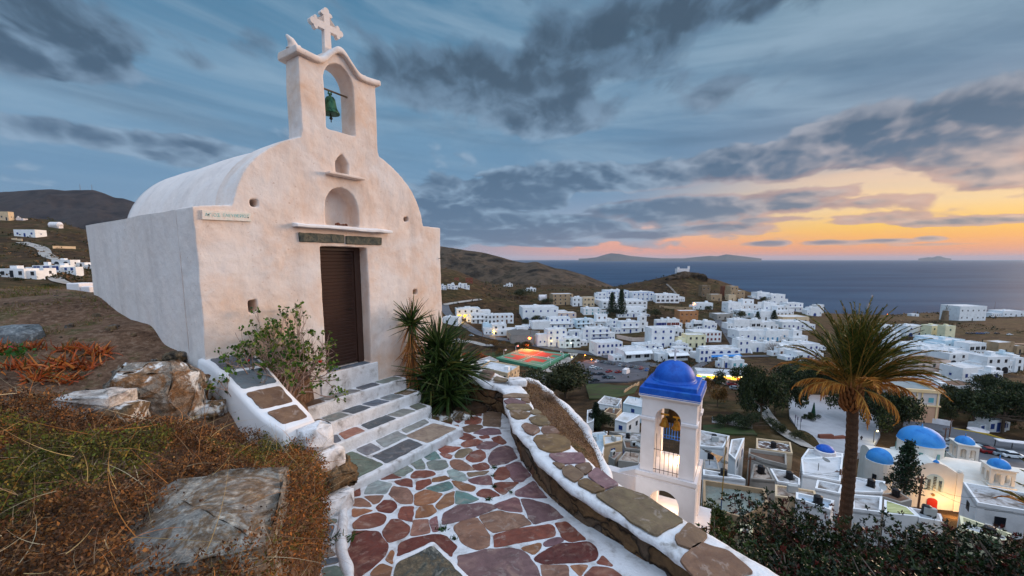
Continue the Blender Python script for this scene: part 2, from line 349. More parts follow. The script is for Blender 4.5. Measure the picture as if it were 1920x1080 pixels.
def H(x, y):
 x = np.asarray(x, float); y = np.maximum(np.asarray(y, float), 1.5); a = np.clip((x/y-_AG[0])/(_AG[-1]-_AG[0])*499, 0, 498.999)
 d = np.clip((np.log(y)-_LD[0])/(_LD[-1]-_LD[0])*319, 0, 318.999)
 i = a.astype(int); j = d.astype(int); fa = a-i; fd = d-j
 z = (_ZG[i, j]*(1-fa)+_ZG[i+1, j]*fa)*(1-fd)+(_ZG[i, j+1]*(1-fa)+_ZG[i+1, j+1]*fa)*fd
 amp = np.clip((y-450)/400, 0, 1)*5*np.clip((z+112)/20, 0, 1)+np.clip((y-5)/60, .02, 1)*.25
 return z+npfbm(x, y, 3, 4, 1/55.)*amp
_HD = np.geomspace(2., 2600, 3500)
def hit(px, py, dmin=2.):
 d = ray(px, py); a = d[0]/d[1]; s = d[2]/d[1]; D = _HD[_HD >= dmin]
 g = H(a*D, D)-s*D; k = np.argmax(g > 0)
 if not (g > 0).any(): return None
 if k: D0, D1, g0, g1 = D[k-1], D[k], g[k-1], g[k]; Y = D0+(D1-D0)*(-g0)/(g1-g0)
 else: Y = D[0]
 return Vector((a*Y, Y, float(H(a*Y, Y))))
_hit = hit
def hit(px, py, dmin=2.):
 for k in range(14):
  p = _hit(px, py+k*.7, dmin)
  if p is not None: return p
def HZ(x, y): return float(H(x, y))

def land_mat():
 m = bpy.data.materials.new('hill_soil_and_scrub'); m.use_nodes = True; N = NT(m.node_tree); N.n.clear()
 pos = N.new('ShaderNodeNewGeometry').outputs['Position']; x, y, z = N.sep(pos)
 a = N.mr(N.noise(pos, .018, 6, .6, .4), .36, .64, t='LINEAR'); b = N.mr(N.noise(pos, .16, 7, .65, .2), .36, .66, t='LINEAR')
 c1 = N.ramp(a, [(0, lin4(52, 42, 34)), (.4, lin4(86, 66, 50)), (.62, lin4(92, 80, 48)), (.8, lin4(64, 72, 40)), (1, lin4(104, 82, 62))])
 c2 = N.ramp(b, [(0, lin4(34, 34, 24)), (.45, lin4(84, 70, 46)), (.75, lin4(112, 90, 62)), (1, lin4(150, 128, 100))])
 c = N.mix(.55, c1, c2); c = N.mix(1., c, (.60, .53, .50, 1), 'MULTIPLY')
 b_ = N.new('ShaderNodeBsdfPrincipled'); N.con(c, b_.inputs['Base Color']); b_.inputs['Roughness'].default_value = .95; b_.inputs['Specular IOR Level'].default_value = .1
 bn = N.new('ShaderNodeBump'); bn.inputs['Strength'].default_value = .6; bn.inputs['Distance'].default_value = 1.
 N.put(bn.inputs['Height'], N.noise(pos, .35, 6, .7)); N.con(bn.outputs[0], b_.inputs['Normal'])
 o = N.new('ShaderNodeOutputMaterial'); N.con(b_.outputs[0], o.inputs[0]); return m
LAND = land_mat()
def build_land():
 # the camera's own hill drops to the town; from 11 m out on the left (the bank near the chapel is its own mesh)
 na, nd = 420, 330; A = np.linspace(_A[0]*.98, _A[-1]*.98, na); Dd = np.geomspace(2.2, 2550, nd)
 AA, DD = np.meshgrid(A, Dd, indexing='ij'); X = AA*DD; Y = DD; Z = H(X, Y)
 # stay below the chapel bank, path and steps near the viewer
 near = (Y < 10.5) & (X < .55*Y+.0) & (Y < 10.5)
 Z = np.where((Y < 11) & (X < 1.2), np.minimum(Z, -3.4-.3*np.clip(Y-8.5, 0, 3)), Z)
 V = np.stack([X, Y, Z], -1).reshape(-1, 3); i = np.arange(na-1)[:, None]*nd+np.arange(nd-1)[None]
 Fc = np.stack([i, i+nd, i+nd+1, i+1], -1).reshape(-1, 4)
 o = link('hillside', rawmesh(V, Fc), LAND, smooth=True); tagit(o, kind='structure')
 # sea: one sheet to the horizon
 ms = bpy.data.materials.new('sea_water'); ms.use_nodes = True; N = NT(ms.node_tree); N.n.clear()
 pos = N.new('ShaderNodeNewGeometry').outputs['Position']
 b = N.new('ShaderNodeBsdfPrincipled'); b.inputs['Roughness'].default_value = .6; b.inputs['IOR'].default_value = 1.33; b.inputs['Specular IOR Level'].default_value = .12
 f = N.mr(N.noise(N.vm('MULTIPLY', pos, (.0012, .004, 1)), 1., 7, .6, .6), .4, .62, t='LINEAR')
 N.con(N.mix(f, lin4(34, 60, 86), lin4(50, 78, 102)), b.inputs['Base Color'])
 bn = N.new('ShaderNodeBump'); bn.inputs['Strength'].default_value = .9; bn.inputs['Distance'].default_value = 1.2
 N.put(bn.inputs['Height'], N.m('ADD', N.noise(N.vm('MULTIPLY', pos, (.03, .08, .1)), 1., 6, .65), N.m('MULTIPLY', N.noise(N.vm('MULTIPLY', pos, (.004, .012, .1)), 1., 5, .6), 3.)))
 N.con(bn.outputs[0], b.inputs['Normal']); o = N.new('ShaderNodeOutputMaterial'); N.con(b.outputs[0], o.inputs[0])
 me = rawmesh([(-120000, -3000, -116), (120000, -3000, -116), (120000, 110000, -116), (-120000, 110000, -116)], [[0, 1, 2, 3]])
 tagit(link('sea', me, ms), kind='structure')
build_land()
def ridge(name, crest, D, wid, mat, base=-118., seed=1, rough=.06, nu=220, nv=60, front=.45):
 """a real hill range: crest given as (px, py) at distance D(px); slopes down to base in front and behind"""
 px = np.linspace(crest[0][0], crest[-1][0], nu); py = np.interp(px, [c[0] for c in crest], [c[1] for c in crest])
 Dv = np.interp(px, [d[0] for d in D], [d[1] for d in D])
 t = np.linspace(-1, 1, nv); V = []
 rx = (px-CX)/F; v = (CY-py)/F; dy = CP+v*SP; dz = -SP+v*CP; zc_ = dz/dy*Dv; xa = rx/dy
 T, I = np.meshgrid(t, np.arange(nu), indexing='ij')
 Y = Dv[I]+np.where(T < 0, T*wid*front*2, T*wid); X = xa[I]*Dv[I]+0*T; X = xa[I]*Y
 h = zc_[I]-base; prof = np.where(T < 0, (1+T)**1.15, (1-T)**1.1)
 n1 = npfbm(X/wid*3, Y/wid*3, seed, 6, 1.6);
 fade = np.clip(1-np.exp(-((T)/.16)**2), .12, 1)
 Z = base+h*prof+n1*rough*np.abs(h+60)*2.4*fade*np.clip((1-np.abs(T))*4, 0, 1)
 V = np.stack([X, Y, Z], -1).reshape(-1, 3); i = np.arange(nv-1)[:, None]*nu+np.arange(nu-1)[None]
 Fc = np.stack([i, i+1, i+nu+1, i+nu], -1).reshape(-1, 4)
 return tagit(link(name, rawmesh(V, Fc), mat, smooth=True), kind='structure')
MT = pmat('mountain_rock_and_heath', [(34, 32, 36), (52, 46, 46), (64, 56, 54), (44, 42, 42)], scale=.006, rough=.95, bump=.8, bscale=.03, bdist=12, spec=.1)
HL = pmat('headland_rock_and_heath', [(36, 32, 28), (66, 56, 46), (92, 76, 62), (52, 46, 36), (80, 64, 52)], scale=.013, rough=.95, bump=1., bscale=.05, bdist=8, spec=.1)
ISL = pmat('island_rock', [(66, 66, 66), (84, 82, 78)], scale=.001, rough=1.)
ridge('mountain', [(-420, 420), (-200, 380), (-60, 362), (0, 359), (60, 355), (95, 353), (120, 355), (175, 354), (195, 360), (215, 368), (232, 370), (300, 395), (420, 430), (620, 470)],
      [(-420, 3300), (620, 3600)], 1300, MT, base=-20, seed=5)
ridge('headland', [(600, 470), (700, 462), (790, 459), (828, 461), (850, 464), (880, 469), (910, 474), (935, 480), (960, 488), (975, 491), (985, 492), (1000, 490), (1007, 490), (1020, 495), (1040, 502), (1060, 505), (1080, 510), (1100, 516), (1118, 524), (1135, 531), (1150, 537)],
      [(600, 1900), (1000, 1500), (1150, 1350)], 520, HL, base=-125, seed=9, nu=320, nv=90, front=.55)
ridge('island', [(1085, 484.5), (1100, 484), (1118, 482), (1130, 478), (1145, 474), (1160, 475), (1180, 479), (1210, 482), (1240, 484), (1280, 484), (1300, 482), (1330, 479), (1345, 480), (1362, 476), (1385, 479), (1410, 482), (1428, 484.5)],
      [(1085, 28000), (1430, 28000)], 2500, ISL, base=-160, seed=3, rough=.02, nu=200, nv=24)
ridge('island', [(1722, 484.5), (1732, 483), (1742, 481.5), (1748, 482.5), (1757, 479.5), (1764, 480), (1772, 483), (1784, 484.5)], [(1700, 36000), (1800, 36000)], 2500, ISL, base=-160, seed=4, rough=.02, nu=80, nv=20)
# ------------------------------------------------------------------ whitewashed chapel
CL = math.hypot(.67, 1); CU = Vector((.67/CL, 1/CL, 0)); CN = Vector((1/CL, -.67/CL, 0)); C0 = Vector((-3.60, 4.79, 0))
CHRZ = math.atan2(CU.y, CU.x)
# local frame of the chapel: x = along the facade, y = into the building (so outward is -y), origin at the near corner, z = eye-relative
def PLA(name, warm):
 m = bpy.data.materials.new(name); m.use_nodes = True; N = NT(m.node_tree); N.n.clear()
 pos = N.new('ShaderNodeNewGeometry').outputs['Position']
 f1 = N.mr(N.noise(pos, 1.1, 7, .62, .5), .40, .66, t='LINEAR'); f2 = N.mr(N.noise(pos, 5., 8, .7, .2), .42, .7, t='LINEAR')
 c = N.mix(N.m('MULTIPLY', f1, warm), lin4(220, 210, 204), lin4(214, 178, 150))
 c = N.mix(N.m('MULTIPLY', f2, .45), c, lin4(236, 224, 214))
 st = N.mr(N.noise(N.vm('MULTIPLY', pos, (1., 1., .22)), 3.5, 6, .6, .2), .5, .8, t='LINEAR')
 c = N.mix(N.m('MULTIPLY', st, .38), c, lin4(158, 148, 144))
 sp = N.mr(N.noise(pos, 26., 4, .5), .66, .74)
 c = N.mix(N.m('MULTIPLY', sp, .45), c, lin4(170, 130, 100))
 b = N.new('ShaderNodeBsdfPrincipled'); N.con(c, b.inputs['Base Color']); b.inputs['Roughness'].default_value = .9; b.inputs['Specular IOR Level'].default_value = .15
 h = N.m('ADD', N.m('MULTIPLY', N.noise(pos, 2.6, 4, .5), 2.2), N.m('ADD', N.m('MULTIPLY', N.noise(pos, 14, 6, .65), .6), N.m('MULTIPLY', N.noise(pos, 70, 3, .5), .12)))
 bn = N.new('ShaderNodeBump'); bn.inputs['Strength'].default_value = .42; bn.inputs['Distance'].default_value = .03
 N.put(bn.inputs['Height'], h); N.con(bn.outputs[0], b.inputs['Normal'])
 o = N.new('ShaderNodeOutputMaterial'); N.con(b.outputs[0], o.inputs[0]); return m
PLAST = PLA('aged_whitewash_plaster', .85); PLAST2 = PLA('chapel_side_plaster', .18)  # facade warmth: staining plus warm light put into the colour; side walls cooler
def wobble(o, amp=.02, sc=1.3, seed=0):
 me = o.data
 for v in me.vertices:
  p = v.co; n = mnoise.noise_vector(Vector((p.x*sc+seed, p.y*sc, p.z*sc))); v.co = p+n*amp
def remesh_obj(o, vox):
 """real voxel remesh, applied, so holes cut into thick plaster get soft worn edges"""
 m = o.modifiers.new('r', 'REMESH'); m.mode = 'VOXEL'; m.voxel_size = vox; m.use_smooth_shade = True
 sm = o.modifiers.new('s', 'SMOOTH'); sm.iterations = 4; sm.factor = .5
 dg = bpy.context.evaluated_depsgraph_get(); me = bpy.data.meshes.new_from_object(o.evaluated_get(dg)); o.modifiers.clear(); old = o.data; o.data = me
 if not me.materials:
  for q in old.materials: me.materials.append(q)
 me.polygons.foreach_set('use_smooth', np.ones(len(me.polygons), bool))
def arcpts(cx, cz, a, b, t0, t1, n): return [(cx+a*math.cos(t0+(t1-t0)*i/n), cz+b*math.sin(t0+(t1-t0)*i/n)) for i in range(n+1)]
def extr(mb, poly, y0, y1, mi=0):
 """poly in (x,z) extruded along y"""
 n = len(poly); a = sum(poly[i][0]*poly[(i+1) % n][1]-poly[(i+1) % n][0]*poly[i][1] for i in range(n))
 if a < 0: poly = poly[::-1]
 vs = [(p[0], y0, p[1]) for p in poly]+[(p[0], y1, p[1]) for p in poly]
 fs = [list(range(n)), [2*n-1-i for i in range(n)]]+[[i, i+n, (i+1) % n+n, (i+1) % n] for i in range(n)]
 return mb.add(vs, fs, mi)
def boolean(o, cutters):
 for c in cutters:
  b = o.modifiers.new('b', 'BOOLEAN'); b.operation = 'DIFFERENCE'; b.object = c; b.solver = 'EXACT'
 bpy.context.view_layer.update()
 dg = bpy.context.evaluated_depsgraph_get(); me = bpy.data.meshes.new_from_object(o.evaluated_get(dg)); o.modifiers.clear(); o.data = me
 for c in cutters: bpy.data.objects.remove(c)
def build_chapel():
 root = thing('chapel', 'whitewashed barrel-vaulted chapel with a bell arch and cross, standing above the stone steps', 'chapel', C0, CHRZ)
 XC = 1.975
 # masonry: side/rear box + facade wall with openings
 mb = MB(); mb.prism([(0, .5), (0, 4.56), (.34, 4.56), (.34, .5)], -3.0, .59); mb.prism([(3.66, .5), (3.66, 4.56), (4., 4.56), (4., .5)], -3.0, .59)
 mb.prism([(.34, 4.22), (.34, 4.56), (3.66, 4.56), (3.66, 4.22)], -3., .59); mb.prism([(.34, .5), (.34, 4.22), (3.66, 4.22), (3.66, .5)], .30, .57)
 side = mb.build('side_walls', PLAST2, root)
 # subdivide the long faces so that the wall can bulge a little
 bm = bmesh.new(); bm.from_mesh(side.data); bmesh.ops.subdivide_edges(bm, edges=[e for e in bm.edges if e.calc_length() > 1.], cuts=9, use_grid_fill=True); bm.to_mesh(side.data); bm.free()
 for v in side.data.vertices:
  if v.co.y > .6:
   n = mnoise.noise_vector(v.co*.8)*.04; v.co.x += n.x; v.co.z += n.z*.6 if v.co.z > 0 else 0
 # facade
 front = [(0, -3.), (4., -3.), (4., .605), (3.55, .61)]
 front += [p for p in arcpts(XC, .50, 1.575, 1.27, math.radians(6), math.radians(66), 18)]
 def cope(x):
  c = abs(x-1.965); return 2.74+(.26*(math.cos(min(c/.35, 1)*math.pi)*.5+.5) if c < .35 else 0)+.025*max(0, (c-.42)/.26)**1.2
 front += [(2.595, 1.80), (2.60, 2.2)]+[(2.592-i*1.247/24, cope(2.592-i*1.247/24)-.03) for i in range(25)]+[(1.335, 2.2), (1.335, 1.80)]
 front += [p for p in arcpts(XC, .50, 1.575, 1.27, math.radians(114.5), math.radians(173), 18)]
 front += [(.0, .60)]
 f = MB(); extr(f, front, 0, .5); fac = f.build('facade', PLAST, root)
 fac.parent = None; cut = []
 def cutter(poly, y0, y1):
  c = MB(); extr(c, poly, y0, y1); cut.append(c.build('c', PLAST)); return cut[-1]
 cutter([(1.51, -1.69), (2.31, -1.69), (2.31, .19), (1.51, .19)], -.2, .8)                       # doorway
 cutter([(1.70, 1.86), (2.185, 1.86), (2.185, 2.50)]+arcpts(1.942, 2.50, .243, .31, 0, math.pi, 14)[1:-1]+[(1.70, 2.50)], -.5, 1.5)  # bell opening
 cutter([(1.615, .505), (2.175, .505), (2.17, .76)]+arcpts(1.893, .76, .277, .30, 0, math.pi, 14)[1:-1]+[(1.615, .76)], -.3, .26)   # shrine niche
 cutter([(1.82, 1.262), (2.03, 1.262), (2.035, 1.43), (1.93, 1.565), (1.822, 1.43)], -.3, .22)
 for (a, b, c, d) in ((.615, .66, .705, .757), (3.10, .655, 3.20, .74), (.50, -.675, .60, -.51), (3.255, -.63, 3.355, -.535)):
  cutter([(a, b), (c, b+.004), (c, d), (a, d-.006)], -.3, .42)
 cutter([(1.24, 1.64), (2.70, 1.64), (2.70, 3.), (1.24, 3.)], .335, 1.)                          # belfry is thinner than the wall
 boolean(fac, cut)
 remesh_obj(fac, .016)
 me = fac.data; co = np.empty(len(me.vertices)*3, np.float32); me.vertices.foreach_get('co', co); co = co.reshape(-1, 3)
 d = np.stack([npfbm(co[:, 0]*1.7, co[:, 2]*1.7+co[:, 1], s, 3) for s in (41, 42, 43)], -1)*np.array([.012, .009, .009])
 d2 = np.stack([npfbm(co[:, 0]*9+co[:, 1]*7, co[:, 2]*9, s, 2) for s in (51, 52, 53)], -1)*.004
 co += (d+d2).astype(np.float32); me.vertices.foreach_set('co', co.ravel()); me.update(); fac.parent = root
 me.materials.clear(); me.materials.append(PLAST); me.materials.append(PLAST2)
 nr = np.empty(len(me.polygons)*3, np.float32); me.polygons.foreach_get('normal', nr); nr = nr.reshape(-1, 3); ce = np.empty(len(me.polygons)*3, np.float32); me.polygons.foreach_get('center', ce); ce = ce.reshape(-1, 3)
 me.polygons.foreach_set('material_index', ((nr[:, 0] < -.6) & (ce[:, 0] < .15)).astype(np.int32))  # left return takes the side plaster, without the painted warm light
 # vault
 v = MB(); arc = arcpts(XC, .48, 1.56, 1.25, 0, math.pi, 40); ny = 22; vs = []
 for j in range(ny):
  y = .5+3.68*j/(ny-1); k = 1-.0*j
  for (x, z) in arc:
   n = mnoise.noise(Vector((x*.9, y*.9, z*.9)))*.03; vs.append((x*(1)+n*(x-XC), y, z+n*(z-.2)))
 m_ = len(arc); fs = [[j*m_+i, j*m_+i+1, (j+1)*m_+i+1, (j+1)*m_+i] for j in range(ny-1) for i in range(m_-1)]
 fs.append([(ny-1)*m_+i for i in range(m_)])
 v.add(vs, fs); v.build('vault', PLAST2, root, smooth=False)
 vo = root.children[-1]; vo.data.polygons.foreach_set('use_smooth', np.array([len(p.vertices) == 4 for p in vo.data.polygons]))
 # belfry coping: wavy moulding
 prof = []
 for i in range(41):
  t = i/40; x = 1.29+t*1.36; c = abs(x-1.965)
  z = 2.70+.04+ (.26*(math.cos(min(c/.35, 1)*math.pi)*.5+.5) if c < .35 else 0)+.025*max(0, (c-.42)/.26)**1.2
  prof.append((x, z))
 cp = MB(); n = len(prof); vs = []
 for x, z in prof: vs += [(x, -.055, z-.045), (x, -.065, z-.005), (x, -.05, z+.045), (x, .39, z+.045), (x, .42, z-.005), (x, .41, z-.055)]
 fs = [[i*6+k, i*6+(k+1) % 6, (i+1)*6+(k+1) % 6, (i+1)*6+k] for i in range(n-1) for k in range(6)]; fs += [[0, 5, 4, 3, 2, 1], [(n-1)*6+k for k in range(6)]]
 cp.add(vs, fs)
 c = cp.build('belfry_coping', PLAST, root); bm = bmesh.new(); bm.from_mesh(c.data); bmesh.ops.recalc_face_normals(bm, faces=bm.faces); bm.to_mesh(c.data); bm.free(); wobble(c, .012, 4)
 b = c.modifiers.new('b', 'BEVEL'); b.width = .015; b.segments = 2
 # cross with trefoil ends
 x = MB(); cx, z0 = 1.885, 3.02
 def club(px_, pz, ang):
  out = []
  for a_, r_, in ((0, .065),):
   pass
  return out
 shape = []
 def arm(ax, az, L, w):   # one arm: narrow bar that ends in three round lobes
  px_, pz_ = -az, ax; P = []
  P += [(ax*.04+px_*w, az*.04+pz_*w), (ax*(L-.07)+px_*w, az*(L-.07)+pz_*w)]
  for t in np.linspace(-.2, 1.2, 7): a = math.pi*.5*(1-t); P.append((ax*(L-.045)+px_*.055+(ax*math.cos(a)+px_*math.sin(a))*.035, az*(L-.045)+pz_*.055+(az*math.cos(a)+pz_*math.sin(a))*.035))
  for t in np.linspace(0, 1, 5): a = math.pi*.5*(1-2*t)*.7; P.append((ax*(L)+(ax*math.cos(a)+px_*math.sin(a))*.045, az*(L)+(az*math.cos(a)+pz_*math.sin(a))*.045))
  for t in np.linspace(-.2, 1.2, 7): a = -math.pi*.5*t; P.append((ax*(L-.045)-px_*.055+(ax*math.cos(a)+px_*math.sin(a))*.035, az*(L-.045)-pz_*.055+(az*math.cos(a)+pz_*math.sin(a))*.035))
  P += [(ax*(L-.07)-px_*w, az*(L-.07)-pz_*w), (ax*.04-px_*w, az*.04-pz_*w)]
  return P
 w = .048; S_ = arm(1, 0, .215, w)[::-1]+arm(0, 1, .215, w)[::-1]+arm(-1, 0, .215, w)[::-1]+[(-w, -.05), (-w*1.15, -.36), (w*1.15, -.36), (w, -.05)]
 extr(x, [(cx+p[0], z0+.30+p[1]) for p in S_], .13, .20); c = x.build('cross', PLAST, root, bevel=.008)
 # small horn finials on the coping ends
 h = MB(); h.tube([(1.36, .15, 2.80), (1.37, .14, 2.86), (1.33, .13, 2.92), (1.27, .12, 2.96)], [.085, .07, .045, .015], 9); h.tube([(1.40, .15, 2.82), (1.45, .15, 2.86), (1.50, .15, 2.82)], [.05, .05, .03], 8)
 h.build('finial', PLAST, root, smooth=True)
 h = MB(); h.tube([(2.50, .15, 2.76), (2.51, .15, 2.83), (2.49, .15, 2.87)], [.07, .06, .025], 9); h.build('finial', PLAST, root, smooth=True)
 # sills and lintel
 s = MB(); s.box((1.94, -.05, 1.225), (.60, .16, .035)); o = s.build('upper_ledge', PLAST, root, bevel=.01); wobble(o, .008, 5)
 s = MB(); s.add([(1.13, -.13, .44), (2.73, -.14, .43), (2.73, .05, .43), (1.13, .05, .44), (1.13, -.13, .475), (2.73, -.14, .468), (2.73, .05, .505), (1.13, .05, .50)], [(3, 2, 1, 0), (4, 5, 6, 7), (0, 1, 5, 4), (1, 2, 6, 5), (2, 3, 7, 6), (3, 0, 4, 7)])
 o = s.build('stone_ledge', WHITE, root, bevel=.008)
 bm = bmesh.new(); bm.from_mesh(o.data); bmesh.ops.subdivide_edges(bm, edges=[e for e in bm.edges if e.calc_length() > .6], cuts=24); bm.to_mesh(o.data); bm.free(); wobble(o, .012, 6)
 SL = pmat('lintel_slate', [(52, 58, 56), (72, 78, 72), (104, 100, 86), (48, 54, 52)], scale=9, rough=.8, bump=.8, bscale=40, bdist=.01)
 s = MB(); s.box((1.55, -.004, .305), (.70, .05, .128)); s.box((2.26, -.003, .295), (.66, .05, .125)); o = s.build('lintel', SL, root, bevel=.012)
 bm = bmesh.new(); bm.from_mesh(o.data); bmesh.ops.subdivide_edges(bm, edges=[e for e in bm.edges if e.calc_length() > .4], cuts=16); bm.to_mesh(o.data); bm.free(); wobble(o, .010, 9)
 # rusty crumbs of stone in the niche
 cr = MB()
 for i in range(9):
  q = random.uniform(.015, .035); cr.lathe((1.93+.13*(i/9-.5)*2*.9, .03+random.uniform(0, .08), .51), [(q, 0), (q*1.1, q*.6), (q*.5, q*1.3), (0, q*1.35)], 6)
 cr.build('offering_stones', pmat('rusty_stone', [(70, 38, 26), (120, 66, 44), (40, 26, 22)], scale=30, rough=.9), root)
 # dark door: one boarded leaf in a frame
 DM = bpy.data.materials.new('dark_brown_door'); DM.use_nodes = True; N = NT(DM.node_tree); N.n.clear()
 pos = N.new('ShaderNodeNewGeometry').outputs['Position']; b = N.new('ShaderNodeBsdfPrincipled')
 N.con(N.mix(N.noise(N.vm('MULTIPLY', pos, (30, 30, 4)), 1., 5, .6), lin4(44, 25, 17), lin4(62, 36, 25)), b.inputs['Base Color']); b.inputs['Roughness'].default_value = .55
 o_ = N.new('ShaderNodeOutputMaterial'); N.con(b.outputs[0], o_.inputs[0])
 leaf = MB(); zb = -1.665; nb = 34; hh = (0.19-.05-zb-.01)/nb
 for i in range(nb):
  z = zb+hh*i; leaf.add([(1.552, .215, z), (2.17, .215, z), (2.17, .203, z+hh*.82), (1.552, .203, z+hh*.82), (1.552, .219, z+hh), (2.17, .219, z+hh)], [(0, 1, 2, 3), (3, 2, 5, 4)])
 leaf.box((1.862, .235, (zb+.13)/2-.0), (.618, .03, .13-zb)); door = leaf.build('door', DM, root)
 fr = MB(); fr.box((1.534, .21, -.75), (.036, .05, 1.87)); fr.box((2.185, .225, -.75), (.03, .03, 1.80)); fr.box((2.25, .205, -.75), (.105, .05, 1.87)); fr.box((1.89, .205, .155), (.64, .05, .05)); fr.build('door_frame', DM, door, bevel=.004)
 kn = MB(); kn.tube([(2.10, .20, -.78), (2.10, .165, -.78), (2.04, .16, -.785)], .008, 6); kn.build('door_handle', pmat('dark_iron', [(40, 38, 36)], rough=.4, metal=.8), door)
 bk = MB(); bk.box((1.9, .33, -.75), (.9, .03, 1.95)); bk.build('door_backing', DM, door)
 # name board with worn turquoise letters
 pb = MB(); pb.add([(.078, -.025, .455), (.598, -.025, .470), (.602, -.025, .572), (.082, -.025, .560), (.078, .02, .455), (.598, .02, .470), (.602, .02, .572), (.082, .02, .560)], [(0, 1, 2, 3), (0, 4, 5, 1), (1, 5, 6, 2), (2, 6, 7, 3), (3, 7, 4, 0), (7, 6, 5, 4)])
 board = pb.build('name_board', pmat('painted_board', [(206, 204, 190), (226, 216, 204), (214, 190, 172)], scale=14, rough=.7), root)
 for txt, x0, wd in (('ΑΓΙΟΣ', .105, .155), ('ΕΛΕΥΘΕΡΙΟΣ', .290, .285)):
  cu = bpy.data.curves.new('t', 'FONT'); cu.body = txt; cu.size = .06; cu.extrude = .001; to = bpy.data.objects.new('t', cu); COL.objects.link(to)
  bpy.context.view_layer.update(); me = bpy.data.meshes.new_from_object(to.evaluated_get(bpy.context.evaluated_depsgraph_get())); bpy.data.objects.remove(to)
  xs = [v.co.x for v in me.vertices]; ys = [v.co.y for v in me.vertices]; sx = wd/(max(xs)-min(xs)); sy = .038/(max(ys)-min(ys)); y0 = min(ys); x_0 = min(xs)
  for v_ in me.vertices:
   xx = x0+(v_.co.x-x_0)*sx; v_.co = Vector((xx, -.0265-v_.co.z*.3, .492+.02*(xx-.1)/.5+(v_.co.y-y0)*sy))
  link('lettering', me, pmat('turquoise_paint', [(60, 168, 168), (110, 186, 184), (190, 196, 186)], scale=24, rough=.7, lo=.4, hi=.62), board)
 for xx in (.142, .565): nl = MB(); nl.tube([(xx, -.02, .513), (xx, -.034, .513)], .006, 6); nl.build('nail', pmat('dark_iron', [(40, 38, 36)]), board)
 # hooks
 hk = MB(); hk.tube([(3.93, -.0, .02), (3.93, -.03, .02), (3.99, -.03, .015)], .005, 5); hk.build('wall_hook', pmat('dark_iron', [(40, 38, 36)]), root)
 # bell
 bell = thing('bell', 'small green bronze bell hanging in the arch of the chapel belfry', 'bell', root.matrix_basis @ Vector((1.90, .17, 2.28)), CHRZ)
 bpy.context.view_layer.update(); bell.location = C0+CU*1.90-CN*.17+Vector((0, 0, 2.28))
 BR = pmat('green_bronze', [(18, 44, 36), (34, 78, 62), (60, 104, 80), (24, 30, 26)], scale=14, rough=.5, metal=.55, bump=.3, bscale=30)
 q = MB(); q.lathe((0, 0, -.14), [(.0, .0), (.09, 0), (.125, -.005), (.128, .01), (.105, .045), (.088, .09), (.078, .15), (.070, .205), (.05, .235), (.0, .245)], 28); q.build('bell_body', BR, bell, smooth=True)
 q = MB(); q.tube([(0, 0, .10), (0, 0, .15)], .018, 8); q.tube([(-.025, 0, .13), (-.02, 0, .18), (.02, 0, .18), (.025, 0, .13)], .011, 6); q.build('bell_crown', BR, bell)
 q = MB(); q.tube([(0, 0, -.05), (0, 0, -.2)], .008, 6); q.lathe((0, 0, -.20), [(0, -.03), (.022, -.015), (.024, 0), (.012, .02), (0, .022)], 10); q.tube([(0, 0, -.21), (.0, 0, -.26)], .007, 6); q.build('clapper', pmat('dark_iron', [(40, 38, 36)]), bell)
 q = MB(); q.tube([(-.235, 0, .19), (.0, .0, .185), (.29, 0, .18)], .014, 8); q.build('bell_beam', pmat('weathered_beam', [(92, 74, 56), (120, 100, 78)], scale=20), bell)
build_chapel()
# ------------------------------------------------------------------ paved path, steps and walls
def CHP(s, n, z): return C0+CU*s+CN*n+Vector((0, 0, z))
def ZP(x, y): return -2.67+.20*min(1, max(0, (4.9-y)/2.2))-.10*min(1, max(0, (y-6.5)/1.5))
def GP(px, py):
 z = -2.6
 for _ in range(6): p = G(px, py, z); z = ZP(p.x, p.y)
 return G(px, py, z)
def cells(seeds, gap, rmax, rect=None, gaps=None):
 out = []
 for i, (sx, sy) in enumerate(seeds):
  r = rmax[i] if hasattr(rmax, '__len__') else rmax
  poly = [(sx+r*math.cos(a*math.pi/6), sy+r*math.sin(a*math.pi/6)) for a in range(12)]
  if rect: x0, y0, x1, y1 = rect; planes = [(-1, 0, -x0), (1, 0, x1), (0, -1, -y0), (0, 1, y1)]
  else: planes = []
  for j, (tx, ty) in enumerate(seeds):
   if j == i: continue
   dx, dy = tx-sx, ty-sy; L = math.hypot(dx, dy)
   if L > 2.2*r or L < 1e-4: continue
   dx /= L; dy /= L; planes.append((dx, dy, dx*(sx+tx)/2+dy*(sy+ty)/2-gap/2))
  for a, b, c in planes:
   q = []
   for k in range(len(poly)):
    p, n = poly[k], poly[(k+1) % len(poly)]; dp = a*p[0]+b*p[1]-c; dn = a*n[0]+b*n[1]-c
    if dp <= 0: q.append(p)
    if dp*dn < 0: t = dp/(dp-dn); q.append((p[0]+(n[0]-p[0])*t, p[1]+(n[1]-p[1])*t))
   poly = q
   if len(poly) < 3: break
  out.append(poly if len(poly) >= 3 else None)
 return out
